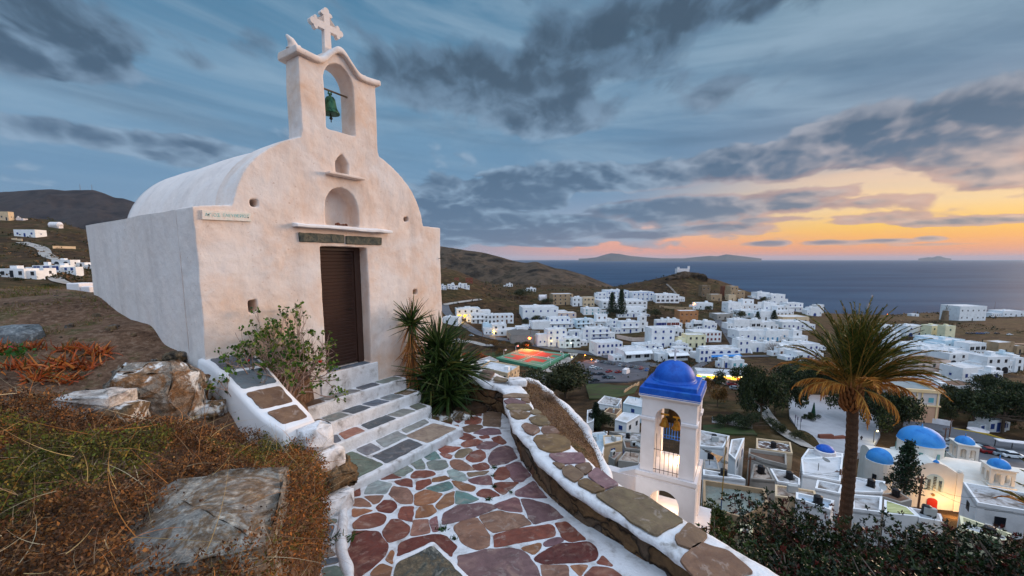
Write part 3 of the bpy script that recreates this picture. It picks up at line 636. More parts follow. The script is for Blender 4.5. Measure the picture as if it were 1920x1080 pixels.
def soften(poly, jit=.006, cut=.16, step=.035):
 """round the corners and give hand-laid wavering edges"""
 P = []
 n = len(poly)
 for i in range(n):
  a, b, c = poly[i-1], poly[i], poly[(i+1) % n]; la = math.dist(a, b); lc = math.dist(b, c)
  if la < 1e-4 or lc < 1e-4: continue
  ca = min(.026, la*.3); cc = min(.026, lc*.3)
  p0 = (b[0]+(a[0]-b[0])*ca/la, b[1]+(a[1]-b[1])*ca/la); p1 = (b[0]+(c[0]-b[0])*cc/lc, b[1]+(c[1]-b[1])*cc/lc)
  m = ((p0[0]+p1[0]+b[0]*1.0)/3, (p0[1]+p1[1]+b[1]*1.0)/3); P += [p0, m, p1]
 Q = []
 for i in range(len(P)):
  a, b = P[i], P[(i+1) % len(P)]; L = math.dist(a, b); k = max(1, int(L/step))
  for j in range(k):
   t = j/k; x = a[0]+(b[0]-a[0])*t; y = a[1]+(b[1]-a[1])*t
   v = mnoise.noise_vector(Vector((x*9, y*9, 3.3)))+mnoise.noise_vector(Vector((x*31, y*31, 1.3)))*.5; Q.append((x+v.x*jit*2, y+v.y*jit*2))
 return Q
def stones(name, polys, cols, zf, mat, parent, h=.006, mapf=None):
 """thin worn flags as one mesh; per-face tint; mapf maps (u,v) to (x,y)"""
 V = []; Fc = []; T = []
 for poly, c in zip(polys, cols):
  if not poly: continue
  q = soften(poly); cx = sum(p[0] for p in q)/len(q); cy = sum(p[1] for p in q)/len(q); b = len(V); n = len(q)
  for f, dz in ((1., -.01), (.997, h*.8), (.985, h)):
   for p in q:
    x, y = cx+(p[0]-cx)*f, cy+(p[1]-cy)*f
    if mapf: x, y = mapf(x, y)
    V.append((x, y, zf(x, y)+dz))
  for k in range(2):
   for i in range(n): Fc.append([b+k*n+i, b+k*n+(i+1) % n, b+(k+1)*n+(i+1) % n, b+(k+1)*n+i]); T.append(c)
  Fc.append([b+2*n+i for i in range(n)]); T.append(c)
 me = rawmesh(V, Fc, name, col=np.array(T, np.float32)); bm = bmesh.new(); bm.from_mesh(me); bmesh.ops.recalc_face_normals(bm, faces=bm.faces)
 bm.to_mesh(me); bm.free()
 return link(name, me, mat, parent)
def flag_mat(name, veins, bump=.5):
 m = bpy.data.materials.new(name); m.use_nodes = True; N = NT(m.node_tree); N.n.clear()
 pos = N.new('ShaderNodeNewGeometry').outputs['Position']; at = N.new('ShaderNodeAttribute'); at.attribute_name = 'tint'; tc = at.outputs['Color']
 warp = N.vm('ADD', pos, N.vm('MULTIPLY', tc, (9., 7., 5.)))
 f = N.mr(N.noise(warp, 4.2, 7, .62, 1.6), .36, .66, t='LINEAR'); f2 = N.mr(N.noise(warp, 22, 6, .7, .6), .4, .66, t='LINEAR')
 c = N.mix(f, N.mix(1., tc, (.55, .50, .52, 1), 'MULTIPLY'), N.mix(.0, tc, tc))
 c = N.mix(N.m('MULTIPLY', N.mr(N.noise(warp, 2.6, 5, .6, 2.2), .52, .72, t='LINEAR'), veins), c, N.mix(.5, tc, lin4(206, 168, 142)))
 c = N.mix(N.m('MULTIPLY', f2, .42), c, N.mix(.55, tc, lin4(110, 92, 84)))
 c = N.mix(N.m('MULTIPLY', N.mr(N.noise(pos, 7.5, 6, .65, .8), .56, .64), .35), c, lin4(176, 160, 148))
 c = N.mix(N.m('MULTIPLY', N.mr(N.noise(pos, 3.3, 7, .7, 1.2), .54, .66), .55), c, N.mix(.7, tc, lin4(52, 40, 38)))
 b = N.new('ShaderNodeBsdfPrincipled'); N.con(c, b.inputs['Base Color']); b.inputs['Roughness'].default_value = .62; b.inputs['Specular IOR Level'].default_value = .35
 bn = N.new('ShaderNodeBump'); bn.inputs['Strength'].default_value = bump; bn.inputs['Distance'].default_value = .012
 N.put(bn.inputs['Height'], N.m('ADD', N.noise(warp, 9, 7, .65, .6), N.m('MULTIPLY', N.noise(pos, 60, 4, .6), .3))); N.con(bn.outputs[0], b.inputs['Normal'])
 o = N.new('ShaderNodeOutputMaterial'); N.con(b.outputs[0], o.inputs[0]); return m
FLAG = flag_mat('red_and_green_flagstone', .6, .8); SLATE = flag_mat('grey_slate', .25, .8); CAPM = flag_mat('brown_cap_stone', .16, .7)
GROUT = pmat('painted_white_joints', [(132, 124, 116), (188, 184, 182), (212, 210, 210), (222, 221, 222)], scale=6.5, rough=.85, bump=.9, bscale=38, bdist=.01, lo=.28, hi=.55)
TC = {'r': (138, 76, 58), 'd': (108, 50, 38), 'p': (140, 92, 92), 'o': (156, 106, 70), 'g': (130, 142, 128), 'G': (104, 138, 128), 'l': (160, 172, 164), 'y': (134, 112, 84), 'b': (118, 92, 70), 's': (102, 112, 120), 'k': (160, 114, 92), 'e': (160, 146, 130), 'c': (144, 148, 148), 'n': (124, 100, 66), 'm': (130, 96, 96)}
def tcol(k, v=.07):
 c = np.array(lin(*TC[k])); return tuple(np.clip(c*(1+random.uniform(-v, v)*2.2)*np.array([1+random.uniform(-v, v), 1, 1+random.uniform(-v, v)]), .02, .8))
def traced(s, ox, oy, k, f, grow=.017):
 P, C = [], []
 for t in s.split(';'):
  c, *q = t.split(); p = [tuple(f(ox+float(a)/k, oy+float(b)/k)[:2]) for a, b in (v.split(',') for v in q)]; n = len(p); g = []
  ar = sum(p[i][0]*p[(i+1) % n][1]-p[(i+1) % n][0]*p[i][1] for i in range(n))
  for i in range(n):
   e = [Vector((b[1]-a[1], a[0]-b[0])).normalized() for a, b in ((p[i-1], p[i]), (p[i], p[(i+1) % n]))]; m = (e[0]+e[1]); m = m/max(.8, m.length_squared)*2*grow*(1 if ar > 0 else -1); g.append((p[i][0]+m.x, p[i][1]+m.y))
  P.append(g); C.append(c)
 return P, C
def build_path():
 # base sheet (white joints)
 xs = np.linspace(-2.9, 2.4, 60); ys = np.linspace(1.2, 8.3, 80); X, Y = np.meshgrid(xs, ys, indexing='ij')
 Z = np.vectorize(ZP)(X, Y)+npfbm(X, Y, 2, 3, 3.)*.006; V = np.stack([X, Y, Z], -1).reshape(-1, 3); i = np.arange(59)[:, None]*80+np.arange(79)[None]
 # keep only the part inside the walls
 Fc = np.stack([i, i+80, i+81, i+1], -1).reshape(-1, 4); cx = V[Fc].mean(1)
 inner = np.interp(-cx[:, 1], [-8.5, -6.7, -5.3, -4.3, -3.6, -3.0, -2.5, -1], [-.1, .1, .25, .55, .95, 1.3, 1.6, 2.3])
 Fc = Fc[cx[:, 0] < inner]
 root = link('path', rawmesh(V, Fc), GROUT, smooth=True); tagit(root, kind='structure')
 Q = """r 45,170 90,160 155,180 145,195 110,205 50,190;b 265,178 300,155 450,165 445,195 360,190;d 205,205 225,188 328,195 320,230 250,222;b 345,205 450,200 445,298 340,292;c 90,165 200,122 310,132 265,160 200,178 130,172;r 25,245 100,235 140,262 130,285 90,280;d 133,235 160,218 215,225 215,245 185,275 165,265;r 225,280 235,240 290,235 322,250 320,278 270,285;k 130,292 180,290 180,315 160,315;b 205,305 260,288 320,288 332,302 300,325 240,335 210,320;m 280,340 330,318 380,308 440,318 450,345 350,350;r 180,352 200,338 240,345 285,368 225,383 190,372;r 395,372 440,358 485,400 465,412 420,400;r 315,360 370,356 375,369 330,374;r 205,405 245,385 300,380 330,392 310,415 225,430 205,420;m 300,425 350,395 395,395 430,410 380,440 310,435;r 60,440 95,422 190,432 140,460 80,465;y 162,480 190,445 250,437 265,450 210,492 168,495;r 68,470 100,470 138,485 130,500 95,495;r 230,498 270,460 320,445 350,465 352,490 325,520 265,522 240,510;k 135,520 150,508 190,510 280,570 230,578 160,570 140,545;r 275,545 345,530 375,545 370,565 325,577 295,572;m 375,500 400,455 440,430 490,422 520,440 548,500 480,530 400,545 378,525;r 412,600 440,560 475,555 500,590 505,615 450,635 415,630;m 485,545 550,525 570,530 635,605 580,645 540,645 520,620;l 118,580 150,572 215,600 225,640 190,645 135,625;y 240,595 370,583 345,600 250,615;p 245,640 280,625 375,610 395,665 340,665 270,655;o 145,645 180,650 280,680 288,695 265,710 200,700 160,670;r 415,660 445,655 555,655 530,680 470,725 440,715 415,695;r 300,725 335,697 375,700 440,735 385,750 320,740;G 170,710 250,730 305,760 250,780 170,790;o 45,800 100,735 148,715 145,790 60,820;m 548,710 570,700 655,650 735,750 640,748 550,735;m 85,900 95,850 180,800 330,785 400,800 420,812 250,880 90,915;p 410,800 430,790 540,752 560,760 578,838 500,830 440,815;m 585,760 640,765 760,800 840,875 660,912 635,870 600,800;k 318,870 370,850 440,835 500,850 590,862 635,915 405,968 370,945 340,900;k 155,935 195,905 290,880 335,930 370,1000 365,1060 300,1078 220,1040 180,985;r 410,990 550,950 765,925 785,945 790,990 700,1010 415,1058;r 800,915 865,905 975,1010 890,1025 850,1005;m 722,1045 760,1020 820,1005 848,1020 800,1045 735,1055"""
 P4 = """o 680,785 850,740 860,760 830,800 785,840 700,800;d 820,890 860,850 950,800 1080,745 1370,720 1430,770 1455,840 1430,900 1330,925 900,940 840,920;m 0,870 90,850 300,800 560,785 660,810 740,880 790,960 850,1073 850,1150 100,1150 60,1050 0,960;r 1480,940 1520,880 1610,965;k 880,970 1140,975 1145,1073 1145,1130 920,1130;o 1200,980 1340,975 1300,1030 1280,1060;r 1340,1073 1430,985 1600,1000 1720,1073 1780,1150 1340,1150"""
 P3 = """l 695,200 750,110 800,65 985,100 910,205;k 960,205 1010,130 1140,150 1200,210 1195,300 1080,305;o 1240,210 1340,165 1510,210 1430,290 1260,325 1240,310;r 570,235 575,200 645,140 635,225;k 570,300 590,265 660,255 730,300 760,335 600,330;k 715,235 895,230 830,305 800,310;d 835,350 910,275 1000,290 1030,340 970,405 860,385;o 585,370 690,372 765,385 600,440 585,435;r 590,510 680,440 840,410 900,440 920,470 880,530 740,565 590,565;r 900,590 990,480 1060,485 1165,560 1160,620 1110,670 960,710 930,650;r 1060,430 1100,350 1205,345 1190,490 1070,460;o 1255,400 1290,340 1410,325 1445,390 1370,440 1255,450;k 1205,640 1225,490 1365,480 1385,610 1250,640;p 1405,480 1455,455 1470,600 1440,600;d 500,850 570,730 585,605 820,605 860,630 930,750 920,840 800,960 640,1073 570,1060 500,920;d 1065,850 1065,740 1180,690 1420,645 1500,645 1560,670 1660,770 1610,855 1440,690;o 940,905 985,815 1000,830 995,935;o 790,1030 870,960 1000,1000 1010,1073 800,1090;s 205,50 250,10 335,15 270,55;y 290,80 350,25 430,30 455,60 440,90 330,95;s 230,110 315,130 310,180 240,175;g 375,160 465,115 465,190 390,195;r 230,215 305,220 235,300;g 325,270 340,240 460,215 460,270 400,300 340,305;r 270,365 440,310 415,410 290,425;g 250,495 390,475 385,500 260,510;s 210,560 360,545 330,640 280,680 210,640;e 230,750 300,745 370,855 240,880;s 240,940 270,915 410,895 415,920 250,965;g 275,1010 410,975 490,1060 420,1073 290,1120"""
 P1 = """r 845,770 945,720 1065,765 900,787;r 1025,805 1140,780 1190,790 1195,865 1100,850 1040,825;r 1200,745 1230,705 1330,695 1420,705 1440,730 1340,765 1215,770;r 1255,890 1260,810 1385,785 1390,830 1280,895;o 1420,810 1425,780 1545,750 1590,775 1480,810;G 1365,880 1580,812 1630,870 1560,910 1450,915;g 975,705 1120,635 1205,685 1110,750 1020,735;g 1190,610 1280,560 1330,625 1330,670 1260,675;G 1325,540 1365,500 1435,490 1495,565 1390,580;g 1365,605 1420,590 1560,590 1575,650 1500,685 1390,670"""
 polys, cols = [], []
 for s, ox, oy, k in ((Q, 806, 712, 3.385), (P4, 860, 890, 5.647), (P3, 560, 890, 5.647), (P1, 560, 760, 5.647)):
  a, b = traced(s, ox, oy, k, GP); polys += a; cols += b
 # the path goes on outside the frame, towards the viewer
 r2 = random.Random(3); pts = []
 for _ in range(500):
  x, y = r2.uniform(-2.1, 1.9), r2.uniform(1.3, 2.62)
  if all(math.dist((x, y), q) > .42 for q in pts): pts.append((x, y)); cols.append(r2.choice('rrdkmo'))
 polys += cells(pts, .05, .4, rect=(-2.2, 1.2, 2.1, 2.66))
 stones('paving_stones', polys, [tcol(c) for c in cols], ZP, FLAG, root)
 # white painted rib that runs along the left of the path from the bottom step
 rb = MB(); line = [G(653, 902, -2.6), G(646, 940, -2.6), G(640, 985, -2.55), G(640, 1030, -2.5), G(655, 1085, -2.47), Vector((-1.35, 2.6, -2.47)), Vector((-1.3, 1.6, -2.47))]
 pts_ = []
 for a, b in zip(line[:-1], line[1:]):
  for t in np.linspace(0, 1, 10)[:-1]: p = a.lerp(b, t); p.z = ZP(p.x, p.y)+.0; p.x += mnoise.noise(p*3)*.02; pts_.append(p)
 rb.tube(pts_, [.045+.015*mnoise.noise(p*5) for p in pts_], 8); o = rb.build('painted_rib', GROUT, root, smooth=True)
build_path()

def build_steps():
 root = thing('stone_steps', 'four white painted steps with grey slate treads, leading up to the brown chapel door', 'steps', CHP(1.7, 0, -2.67))
 T = [(.98, 2.79, 0., .265, -2.02), (.62, 2.81, .0, .585, -2.21), (.50, 2.745, .0, .895, -2.38), (.44, 2.64, .0, 1.66, -2.54)]
 inv = -root.location
 for k, (s0, s1, n0, n1, z) in enumerate(T):
  # riser block with softly worn painted edge
  nseg = 34; mb = MB(); prof = [(n1+.012, -3.0 if 0 else z-.30), (n1+.012, z-.022), (n1+.006, z-.006), (n1-.012, z), (n0-.05, z)]
  vs = []
  for i in range(nseg+1):
   s = s0+(s1-s0)*i/nseg
   for (n, zz) in prof:
    dn = (mnoise.noise(Vector((s*2.2, k*7, zz)))*.018+mnoise.noise(Vector((s*9, k*3, zz*5)))*.006) if n > n0 else 0
    nn = n+dn+(-.08*(1-i/nseg)*0); p = CHP(s, nn, zz+(mnoise.noise(Vector((s*3, k, 5)))*.006))+inv; vs.append(p)
  m = len(prof); fs = [[i*m+j, i*m+j+1, (i+1)*m+j+1, (i+1)*m+j] for i in range(nseg) for j in range(m-1)]
  b0 = CHP(s0, n0-.05, z-.3)+inv; b1 = CHP(s1, n0-.05, z-.3)+inv; vs += [b0, b1]; e = nseg*m
  fs += [[j for j in range(m)]+[len(vs)-2], [e+j for j in range(m)][::-1]+[len(vs)-1]]
  mb.add(vs, fs); o = mb.build('step', GROUT, root, smooth=False)
  bm = bmesh.new(); bm.from_mesh(o.data); bmesh.ops.recalc_face_normals(bm, faces=bm.faces); bm.to_mesh(o.data); bm.free()
 blk = MB()   # plain block under the door sill and fill below the treads
 def cbox(s0, s1, n0, n1, z0, z1, mb=blk, mi=0):
  P = [CHP(s0, n0, 0)+inv, CHP(s1, n0, 0)+inv, CHP(s1, n1, 0)+inv, CHP(s0, n1, 0)+inv]; mb.prism([(p.x, p.y) for p in P], z0-root.location.z, z1-root.location.z, mi)
 cbox(1.40, 2.42, -.35, .02, -2.2, -1.695); cbox(.6, 2.6, -.2, .56, -3.1, -2.25); cbox(.5, 2.55, -.1, .87, -3.1, -2.42); cbox(.46, 2.56, -.1, 1.6, -3.1, -2.62)
 blk.build('door_step', GROUT, root, bevel=.01)
 # slate tiles of each tread: (s, n) outlines
 tiles = [
     [(1.50, 2.33, -.17, -.02, -1.689, 's')],
     [(1.0, 1.32, .03, .23, -2.02, 'b'), (1.36, 1.92, .03, .225, -2.02, 'c'), (1.96, 2.30, .03, .23, -2.02, 's'), (2.34, 2.74, .03, .235, -2.02, 'g')],
     [(.66, 1.17, .30, .555, -2.21, 'n'), (1.21, 1.50, .31, .55, -2.21, 'c'), (1.54, 1.85, .30, .55, -2.21, 's'), (1.89, 2.18, .30, .55, -2.21, 's'), (2.22, 2.50, .30, .55, -2.21, 'c'), (2.54, 2.77, .30, .55, -2.21, 'y')],
     [(.56, .72, .62, .86, -2.38, 's'), (.77, 1.16, .62, .86, -2.38, 's'), (1.20, 1.52, .62, .86, -2.38, 'k'), (1.57, 2.06, .62, .86, -2.38, 's'), (2.11, 2.44, .62, .86, -2.38, 'c'), (2.48, 2.70, .62, .86, -2.38, 'g')],
     [(.50, .60, .93, 1.22, -2.54, 'n'), (.66, 1.22, .94, 1.60, -2.54, 'g'), (1.27, 1.50, .94, 1.22, -2.54, 'c'), (1.27, 1.90, 1.27, 1.61, -2.54, 's'), (1.54, 1.98, .93, 1.22, -2.54, 'c'), (1.96, 2.56, 1.16, 1.61, -2.54, 'e'), (2.04, 2.52, .93, 1.11, -2.54, 'c')]]
 tiles[4][6:7] = [(2.04, 2.52, .93, 1.10, -2.54, 'c')]; tiles[4][3:4] = [(1.27, 1.90, 1.28, 1.60, -2.54, 's')]
 V = 0
 for row in tiles:
  for s0, s1, n0, n1, z, c in row:
   j = lambda: random.uniform(-.02, .02); sk = random.uniform(-.05, .05)
   P = [(s0+j()+sk, n0), (s1+j()+sk, n0), (s1+j()*.5-sk*.4, n1), (s0+j()*.5-sk*.4, n1)]
   stones('slate_tile', [P], [tcol(c, .12)], lambda x, y, z=z: z+.001-root.location.z, SLATE, root, h=.004, mapf=lambda u, v: tuple((CHP(u, v, 0)+inv)[:2]))
 # sloping flank wall on the left
 fw = thing('flank_wall', 'white sloping wall capped with four slate slabs, left of the chapel steps', 'wall', CHP(.2, .7, -2.6))
 iv = -fw.location; ns = [-.12, .0, .25, .45, .65, .85, 1.05, 1.25, 1.42, 1.55]; zt = [-1.16, -1.175, -1.235, -1.30, -1.39, -1.475, -1.555, -1.62, -1.665, -1.70]
 wl = [-.04, -.03, -.02, -.02, -.01, .0, .01, .02, .04, .06]; wr = [.50, .50, .50, .49, .48, .46, .45, .44, .42, .38]
 zof = lambda n: float(np.interp(n, ns, zt)); lof = lambda n: float(np.interp(n, ns, wl)); rof = lambda n: float(np.interp(n, ns, wr))
 mb = MB(); vs = []; nn = np.linspace(-.1, 1.55, 44); cols = 12
 for n in nn:
  l, r, z = lof(n), rof(n), zof(n)
  ring = [(l-.06, -3.0), (l-.03, z-.5), (l-.012, z-.05), (l, z-.012), (l+.02, z)]+[(l+(r-l)*t, z+.004) for t in (.2, .5, .8)]+[(r-.02, z), (r, z-.012), (r+.01, z-.3), (r+.02, -3.0)]
  for s, zz in ring:
   d = mnoise.noise_vector(Vector((s*2+3, n*2, zz*2)))*.018; vs.append(CHP(s+d.x, n+d.y, zz+d.z*.5)+iv)
 fs = [[i*12+j, i*12+j+1, (i+1)*12+j+1, (i+1)*12+j] for i in range(len(nn)-1) for j in range(11)]; e = (len(nn)-1)*12; fs += [[j for j in range(12)][::-1], [e+j for j in range(12)]]
 mb.add(vs, fs); o = mb.build('wall_body', WHITE, fw, smooth=True); bm = bmesh.new(); bm.from_mesh(o.data); bmesh.ops.recalc_face_normals(bm, faces=bm.faces); bm.to_mesh(o.data); bm.free()
 for (a, b, c) in ((.02, .37, 's'), (.43, .74, 's'), (.80, 1.12, 'b'), (1.18, 1.46, 'b')):
  P = [(lof(a)+.06, a), (rof(a)-.05, a+.02), (rof(b)-.05, b+.01), (lof(b)+.06, b-.01)]
  def zf(x, y):
   w = Vector((x-iv.x-C0.x, y-iv.y-C0.y, 0)); return zof(w.dot(CN))+.008+iv.z
  stones('slate_cap', [P], [tcol(c, .1)], zf, SLATE, fw, h=.006, mapf=lambda u, v: tuple((CHP(u, v, 0)+iv)[:2]))
 # rubble pier below the flank wall: white block and bare stones
 st = MB();
 pr = thing('rubble_pier', 'low white daubed pier of rough stones at the foot of the sloping wall', 'pier', CHP(.42, 1.5, -2.6))
 o = rock_mesh((.14, .11, .11), 5, .004, .005, cuts=2).parented('stone_block', GROUT, pr, CHP(.33, 1.62, -1.84)-pr.location, CHRZ)
 o = rock_mesh((.16, .13, .10), 8, .004, .006, cuts=2).parented('stone_block', GROUT, pr, CHP(.40, 1.66, -2.08)-pr.location, CHRZ)
 o = rock_mesh((.21, .19, .17), 12, .05, .02).parented('rough_stone', ROCKB, pr, CHP(.50, 1.63, -2.33)-pr.location, CHRZ+.3)
 o = rock_mesh((.2, .18, .12), 15, .02, .01, cuts=3).parented('stone_block', GROUT, pr, CHP(.36, 1.78, -2.56)-pr.location, CHRZ)
def rock_mesh(size, seed, amp=.12, fine=.03, sub=4, cuts=7):
 """angular boulder: a block trimmed by random planes, then weathered"""
 r = random.Random(seed); bm = bmesh.new(); bmesh.ops.create_cube(bm, size=2)
 for _ in range(cuts):
  n = Vector((r.gauss(0, 1), r.gauss(0, 1), r.gauss(0, 1))).normalized(); d = r.uniform(.95, 1.3)
  g = bm.verts[:]+bm.edges[:]+bm.faces[:]; res = bmesh.ops.bisect_plane(bm, geom=g, plane_co=n*d, plane_no=n, clear_outer=True)
  ed = [e for e in res['geom_cut'] if isinstance(e, bmesh.types.BMEdge)]
  if ed: bmesh.ops.holes_fill(bm, edges=ed, sides=0)
 bmesh.ops.triangulate(bm, faces=bm.faces);
 for _ in range(sub): bmesh.ops.subdivide_edges(bm, edges=bm.edges, cuts=1, smooth=.15 if _ < 2 else 0.)
 for v in bm.verts:
  p = v.co.copy(); n = p.normalized(); k = Vector((p.x*size[0], p.y*size[1], p.z*size[2]))
  k += n*(mnoise.noise(k*3/max(size)*.8+Vector((seed, 0, 0)))*amp+mnoise.fractal(k*9/max(size)*.6+Vector((seed, 0, 0)), 1, 2, 4)*fine); v.co = k
 me = bpy.data.meshes.new('rock'); bm.to_mesh(me); bm.free()
 class K:
  def parented(s, name, mat, parent, loc, rz=0., rx=0.):
   o = link(name, me, mat, parent, loc, smooth=True); o.rotation_euler = (rx, 0, rz); return o
 return K()
def rock_mat(name, cols, white=0.):
 m = bpy.data.materials.new(name); m.use_nodes = True; N = NT(m.node_tree); N.n.clear()
 pos = N.new('ShaderNodeNewGeometry').outputs['Position']
 f = N.mr(N.noise(pos, 3.1, 8, .68, .7), .36, .66, t='LINEAR'); c = N.ramp(f, [(i/(len(cols)-1), lin4(*q)) for i, q in enumerate(cols)])
 g = N.mr(N.noise(pos, 22, 6, .75, .3), .38, .68, t='LINEAR'); c = N.mix(.6, c, N.ramp(g, [(0, (.03, .03, .03)), (.5, (.25, .23, .2)), (1, (.75, .7, .62))]), 'OVERLAY')
 if white:
  nz = N.sep(N.new('ShaderNodeNewGeometry').outputs['Normal'])[2]
  w = N.mr(N.noise(pos, 5.5, 6, .6, .5), .62-white*.3, .72-white*.3); c = N.mix(w, c, lin4(222, 220, 216))
 b = N.new('ShaderNodeBsdfPrincipled'); N.con(c, b.inputs['Base Color']); b.inputs['Roughness'].default_value = .88; b.inputs['Specular IOR Level'].default_value = .2
 bn = N.new('ShaderNodeBump'); bn.inputs['Strength'].default_value = 1.; bn.inputs['Distance'].default_value = .03
 N.put(bn.inputs['Height'], N.m('ADD', N.noise(pos, 9, 8, .7, .5), N.m('MULTIPLY', N.noise(pos, 50, 4, .7), .35))); N.con(bn.outputs[0], b.inputs['Normal'])
 o = N.new('ShaderNodeOutputMaterial'); N.con(b.outputs[0], o.inputs[0]); return m
ROCKB = rock_mat('lichened_rock', [(70, 62, 54), (118, 104, 86), (140, 112, 80), (96, 96, 98), (150, 142, 130)])
ROCKW = rock_mat('rock_with_whitewash', [(74, 62, 54), (126, 108, 86), (146, 112, 80), (110, 108, 108)], .35)
build_steps()

def build_parapet():
 pairs = [((-.30, 7.15), (.10, 7.35)), ((-.15, 6.74), (.26, 6.80)), ((-.12, 6.1), (.34, 6.1)), ((-.04, 5.6), (.43, 5.75)), ((.0, 5.29), (.50, 5.42)), ((.16, 4.78), (.66, 4.95)), ((.29, 4.34), (.80, 4.58)), ((.45, 4.02), (.96, 4.18)), ((.60, 3.77), (1.10, 3.88)), ((.76, 3.54), (1.25, 3.66)), ((.97, 3.25), (1.42, 3.42)), ((1.12, 3.04), (1.56, 3.22)), ((1.28, 2.80), (1.71, 3.0)), ((1.5, 2.45), (1.95, 2.66)), ((1.9, 1.9), (2.35, 2.1))]
 root = thing('parapet_wall', 'curving low stone parapet with white outlined cap stones, right of the paved path', 'parapet', (.4, 4.4, -2.6))
 inv = -root.location; ZT = -2.2
 cl = [((a[0]+b[0])/2, (a[1]+b[1])/2) for a, b in pairs]; t = [0]
 for a, b in zip(cl[:-1], cl[1:]): t.append(t[-1]+math.dist(a, b))
 IN = np.array([p[0] for p in pairs]); OUT = np.array([p[1] for p in pairs])
 def mp(u, w): # u = arc length, w = 0 inner .. 1 outer
  i = np.array([np.interp(u, t, IN[:, 0]), np.interp(u, t, IN[:, 1])]); o = np.array([np.interp(u, t, OUT[:, 0]), np.interp(u, t, OUT[:, 1])]); q = i+(o-i)*(.06+.86*w)
  return q[0]+.015*mnoise.noise(Vector((u*3, w, 1))), q[1]+.015*mnoise.noise(Vector((u*3, w, 7)))
 def top(u): return ZT+.015*mnoise.noise(Vector((u*1.3, 0, 0)))
 us = np.linspace(0, t[-1], 200); vs = []
 ring = [(-.04, -.34, 1), (-.045, -.10, 0), (-.05, -.045, 0), (-.03, -.008, 0), (0.03, 0.0, 0), (.3, .0, 0), (.6, 0, 0), (.95, .0, 0), (1.02, -.01, 0), (1.05, -.06, 0), (1.05, -.5, 0)]
 for u in us:
  for k, (w, dz, _) in enumerate(ring):
   x, y = mp(u, w); d = mnoise.noise_vector(Vector((u*4, w*3, dz*6)))*.016; q = mnoise.noise_vector(Vector((u*17, w*9, dz*20)))*.006
   if k == 1: dz = -.07-.03*mnoise.noise(Vector((u*3, 0, 2)))
   if k == 0: w = .05; x, y = mp(u, w); dz = -.075
   vs.append(Vector((x, y, top(u)+dz))+inv+d+q)
 m = len(ring); fs = [[i*m+j, (i+1)*m+j, (i+1)*m+j+1, i*m+j+1] for i in range(len(us)-1) for j in range(m-1)]
 mb = MB(); mb.add(vs, fs); o = mb.build('white_capping', GROUT, root, smooth=True); bm = bmesh.new(); bm.from_mesh(o.data); bmesh.ops.recalc_face_normals(bm, faces=bm.faces); bm.to_mesh(o.data); bm.free()
 # masonry body
 vs = []; zs = np.linspace(0, 1, 26); u2 = np.linspace(0, t[-1], 300)
 for u in u2:
  for k in zs:
   x, y = mp(u, .0+.10*0); z = (top(u)-.06)*(1-k)+(-2.85)*k
   cell = mnoise.cell_vector(Vector((u*4.2+mnoise.noise(Vector((u*2, z*3, 0)))*.8, z*9+mnoise.noise(Vector((u*2, z*2, 5)))*.9, 0)))
   d = cell.x*.035+mnoise.noise(Vector((u*11, z*16, 0)))*.012; nx, ny = -.85, -.5
   vs.append(Vector((x+.045+(.05-.03*k)-abs(d)*.8+.02, y+.02-abs(d)*.3, z))+inv)
 mz = len(zs); fs = [[i*mz+j, i*mz+j+1, (i+1)*mz+j+1, (i+1)*mz+j] for i in range(len(u2)-1) for j in range(mz-1)]
 mb = MB(); mb.add(vs, fs); MS = masonry_mat(); mb.build('masonry', MS, root)
 # outer face
 vs = []
 for u in us:
  for k in (0, .3, .6, 1): x, y = mp(u, 1.02); vs.append(Vector((x+.05*k, y+.03*k, (top(u)-.03)*(1-k)-4.2*k))+inv)
 mb = MB(); mb.add(vs, [[i*4+j, (i+1)*4+j, (i+1)*4+j+1, i*4+j+1] for i in range(len(us)-1) for j in range(3)]); mb.build('outer_face', MS, root)
 # cap stones from the photo, Voronoi cells in (length, width)
 CQ = """y 475,100 530,88 620,95 622,108 475,110;m 478,135 520,118 600,145 595,152 500,150;b 590,122 622,120 625,138 605,135;y 490,165 520,155 620,160 640,185 600,190 510,188;n 515,200 560,195 630,212 600,240 560,246 530,230;y 645,205 670,190 700,210 665,215;n 640,245 690,228 725,235 755,278 700,287 660,270;b 595,290 610,278 680,300 690,325 650,345 610,325;b 715,315 735,298 780,300 810,335 730,338;n 668,375 690,355 800,348 850,365 885,400 880,430 820,452 760,450 700,430;m 772,475 950,468 978,520 830,525 800,505;b 790,530 840,540 822,552;b 848,565 890,548 965,600 915,635 860,600;b 935,548 1005,535 1022,560 985,588;m 1018,605 1060,568 1182,662 1100,682;n 950,650 990,635 1090,690 1045,705 960,665;y 1075,735 1210,685 1360,740 1590,890 1430,975 1300,900;b 1580,1000 1650,925 1740,985 1660,1060 1590,1040;b 1610,1150 1720,1045 1890,1100 2030,1210 1720,1290"""
 f = lambda px, py: G(px, py, ZT+.015)+inv
 polys, cols = traced(CQ, 806, 712, 3.385, f, .026)
 U0 = t[-1]-.62; seeds = [(u, .24) for u in np.arange(U0+.25, t[-1], .5)]
 for c in cells(seeds, .062, .3, rect=(U0, .055, t[-1]-.05, .445)): polys.append([tuple(np.array(mp(u, v/.48))+[inv.x, inv.y]) for u, v in c] if c else None); cols.append('b')
 stones('cap_stone', polys, [tcol(c, .1) for c in cols], lambda x, y: ZT+.012+inv.z, CAPM, root, h=.010)
 root.children[-1].name = 'cap_stones'
 return mp, t
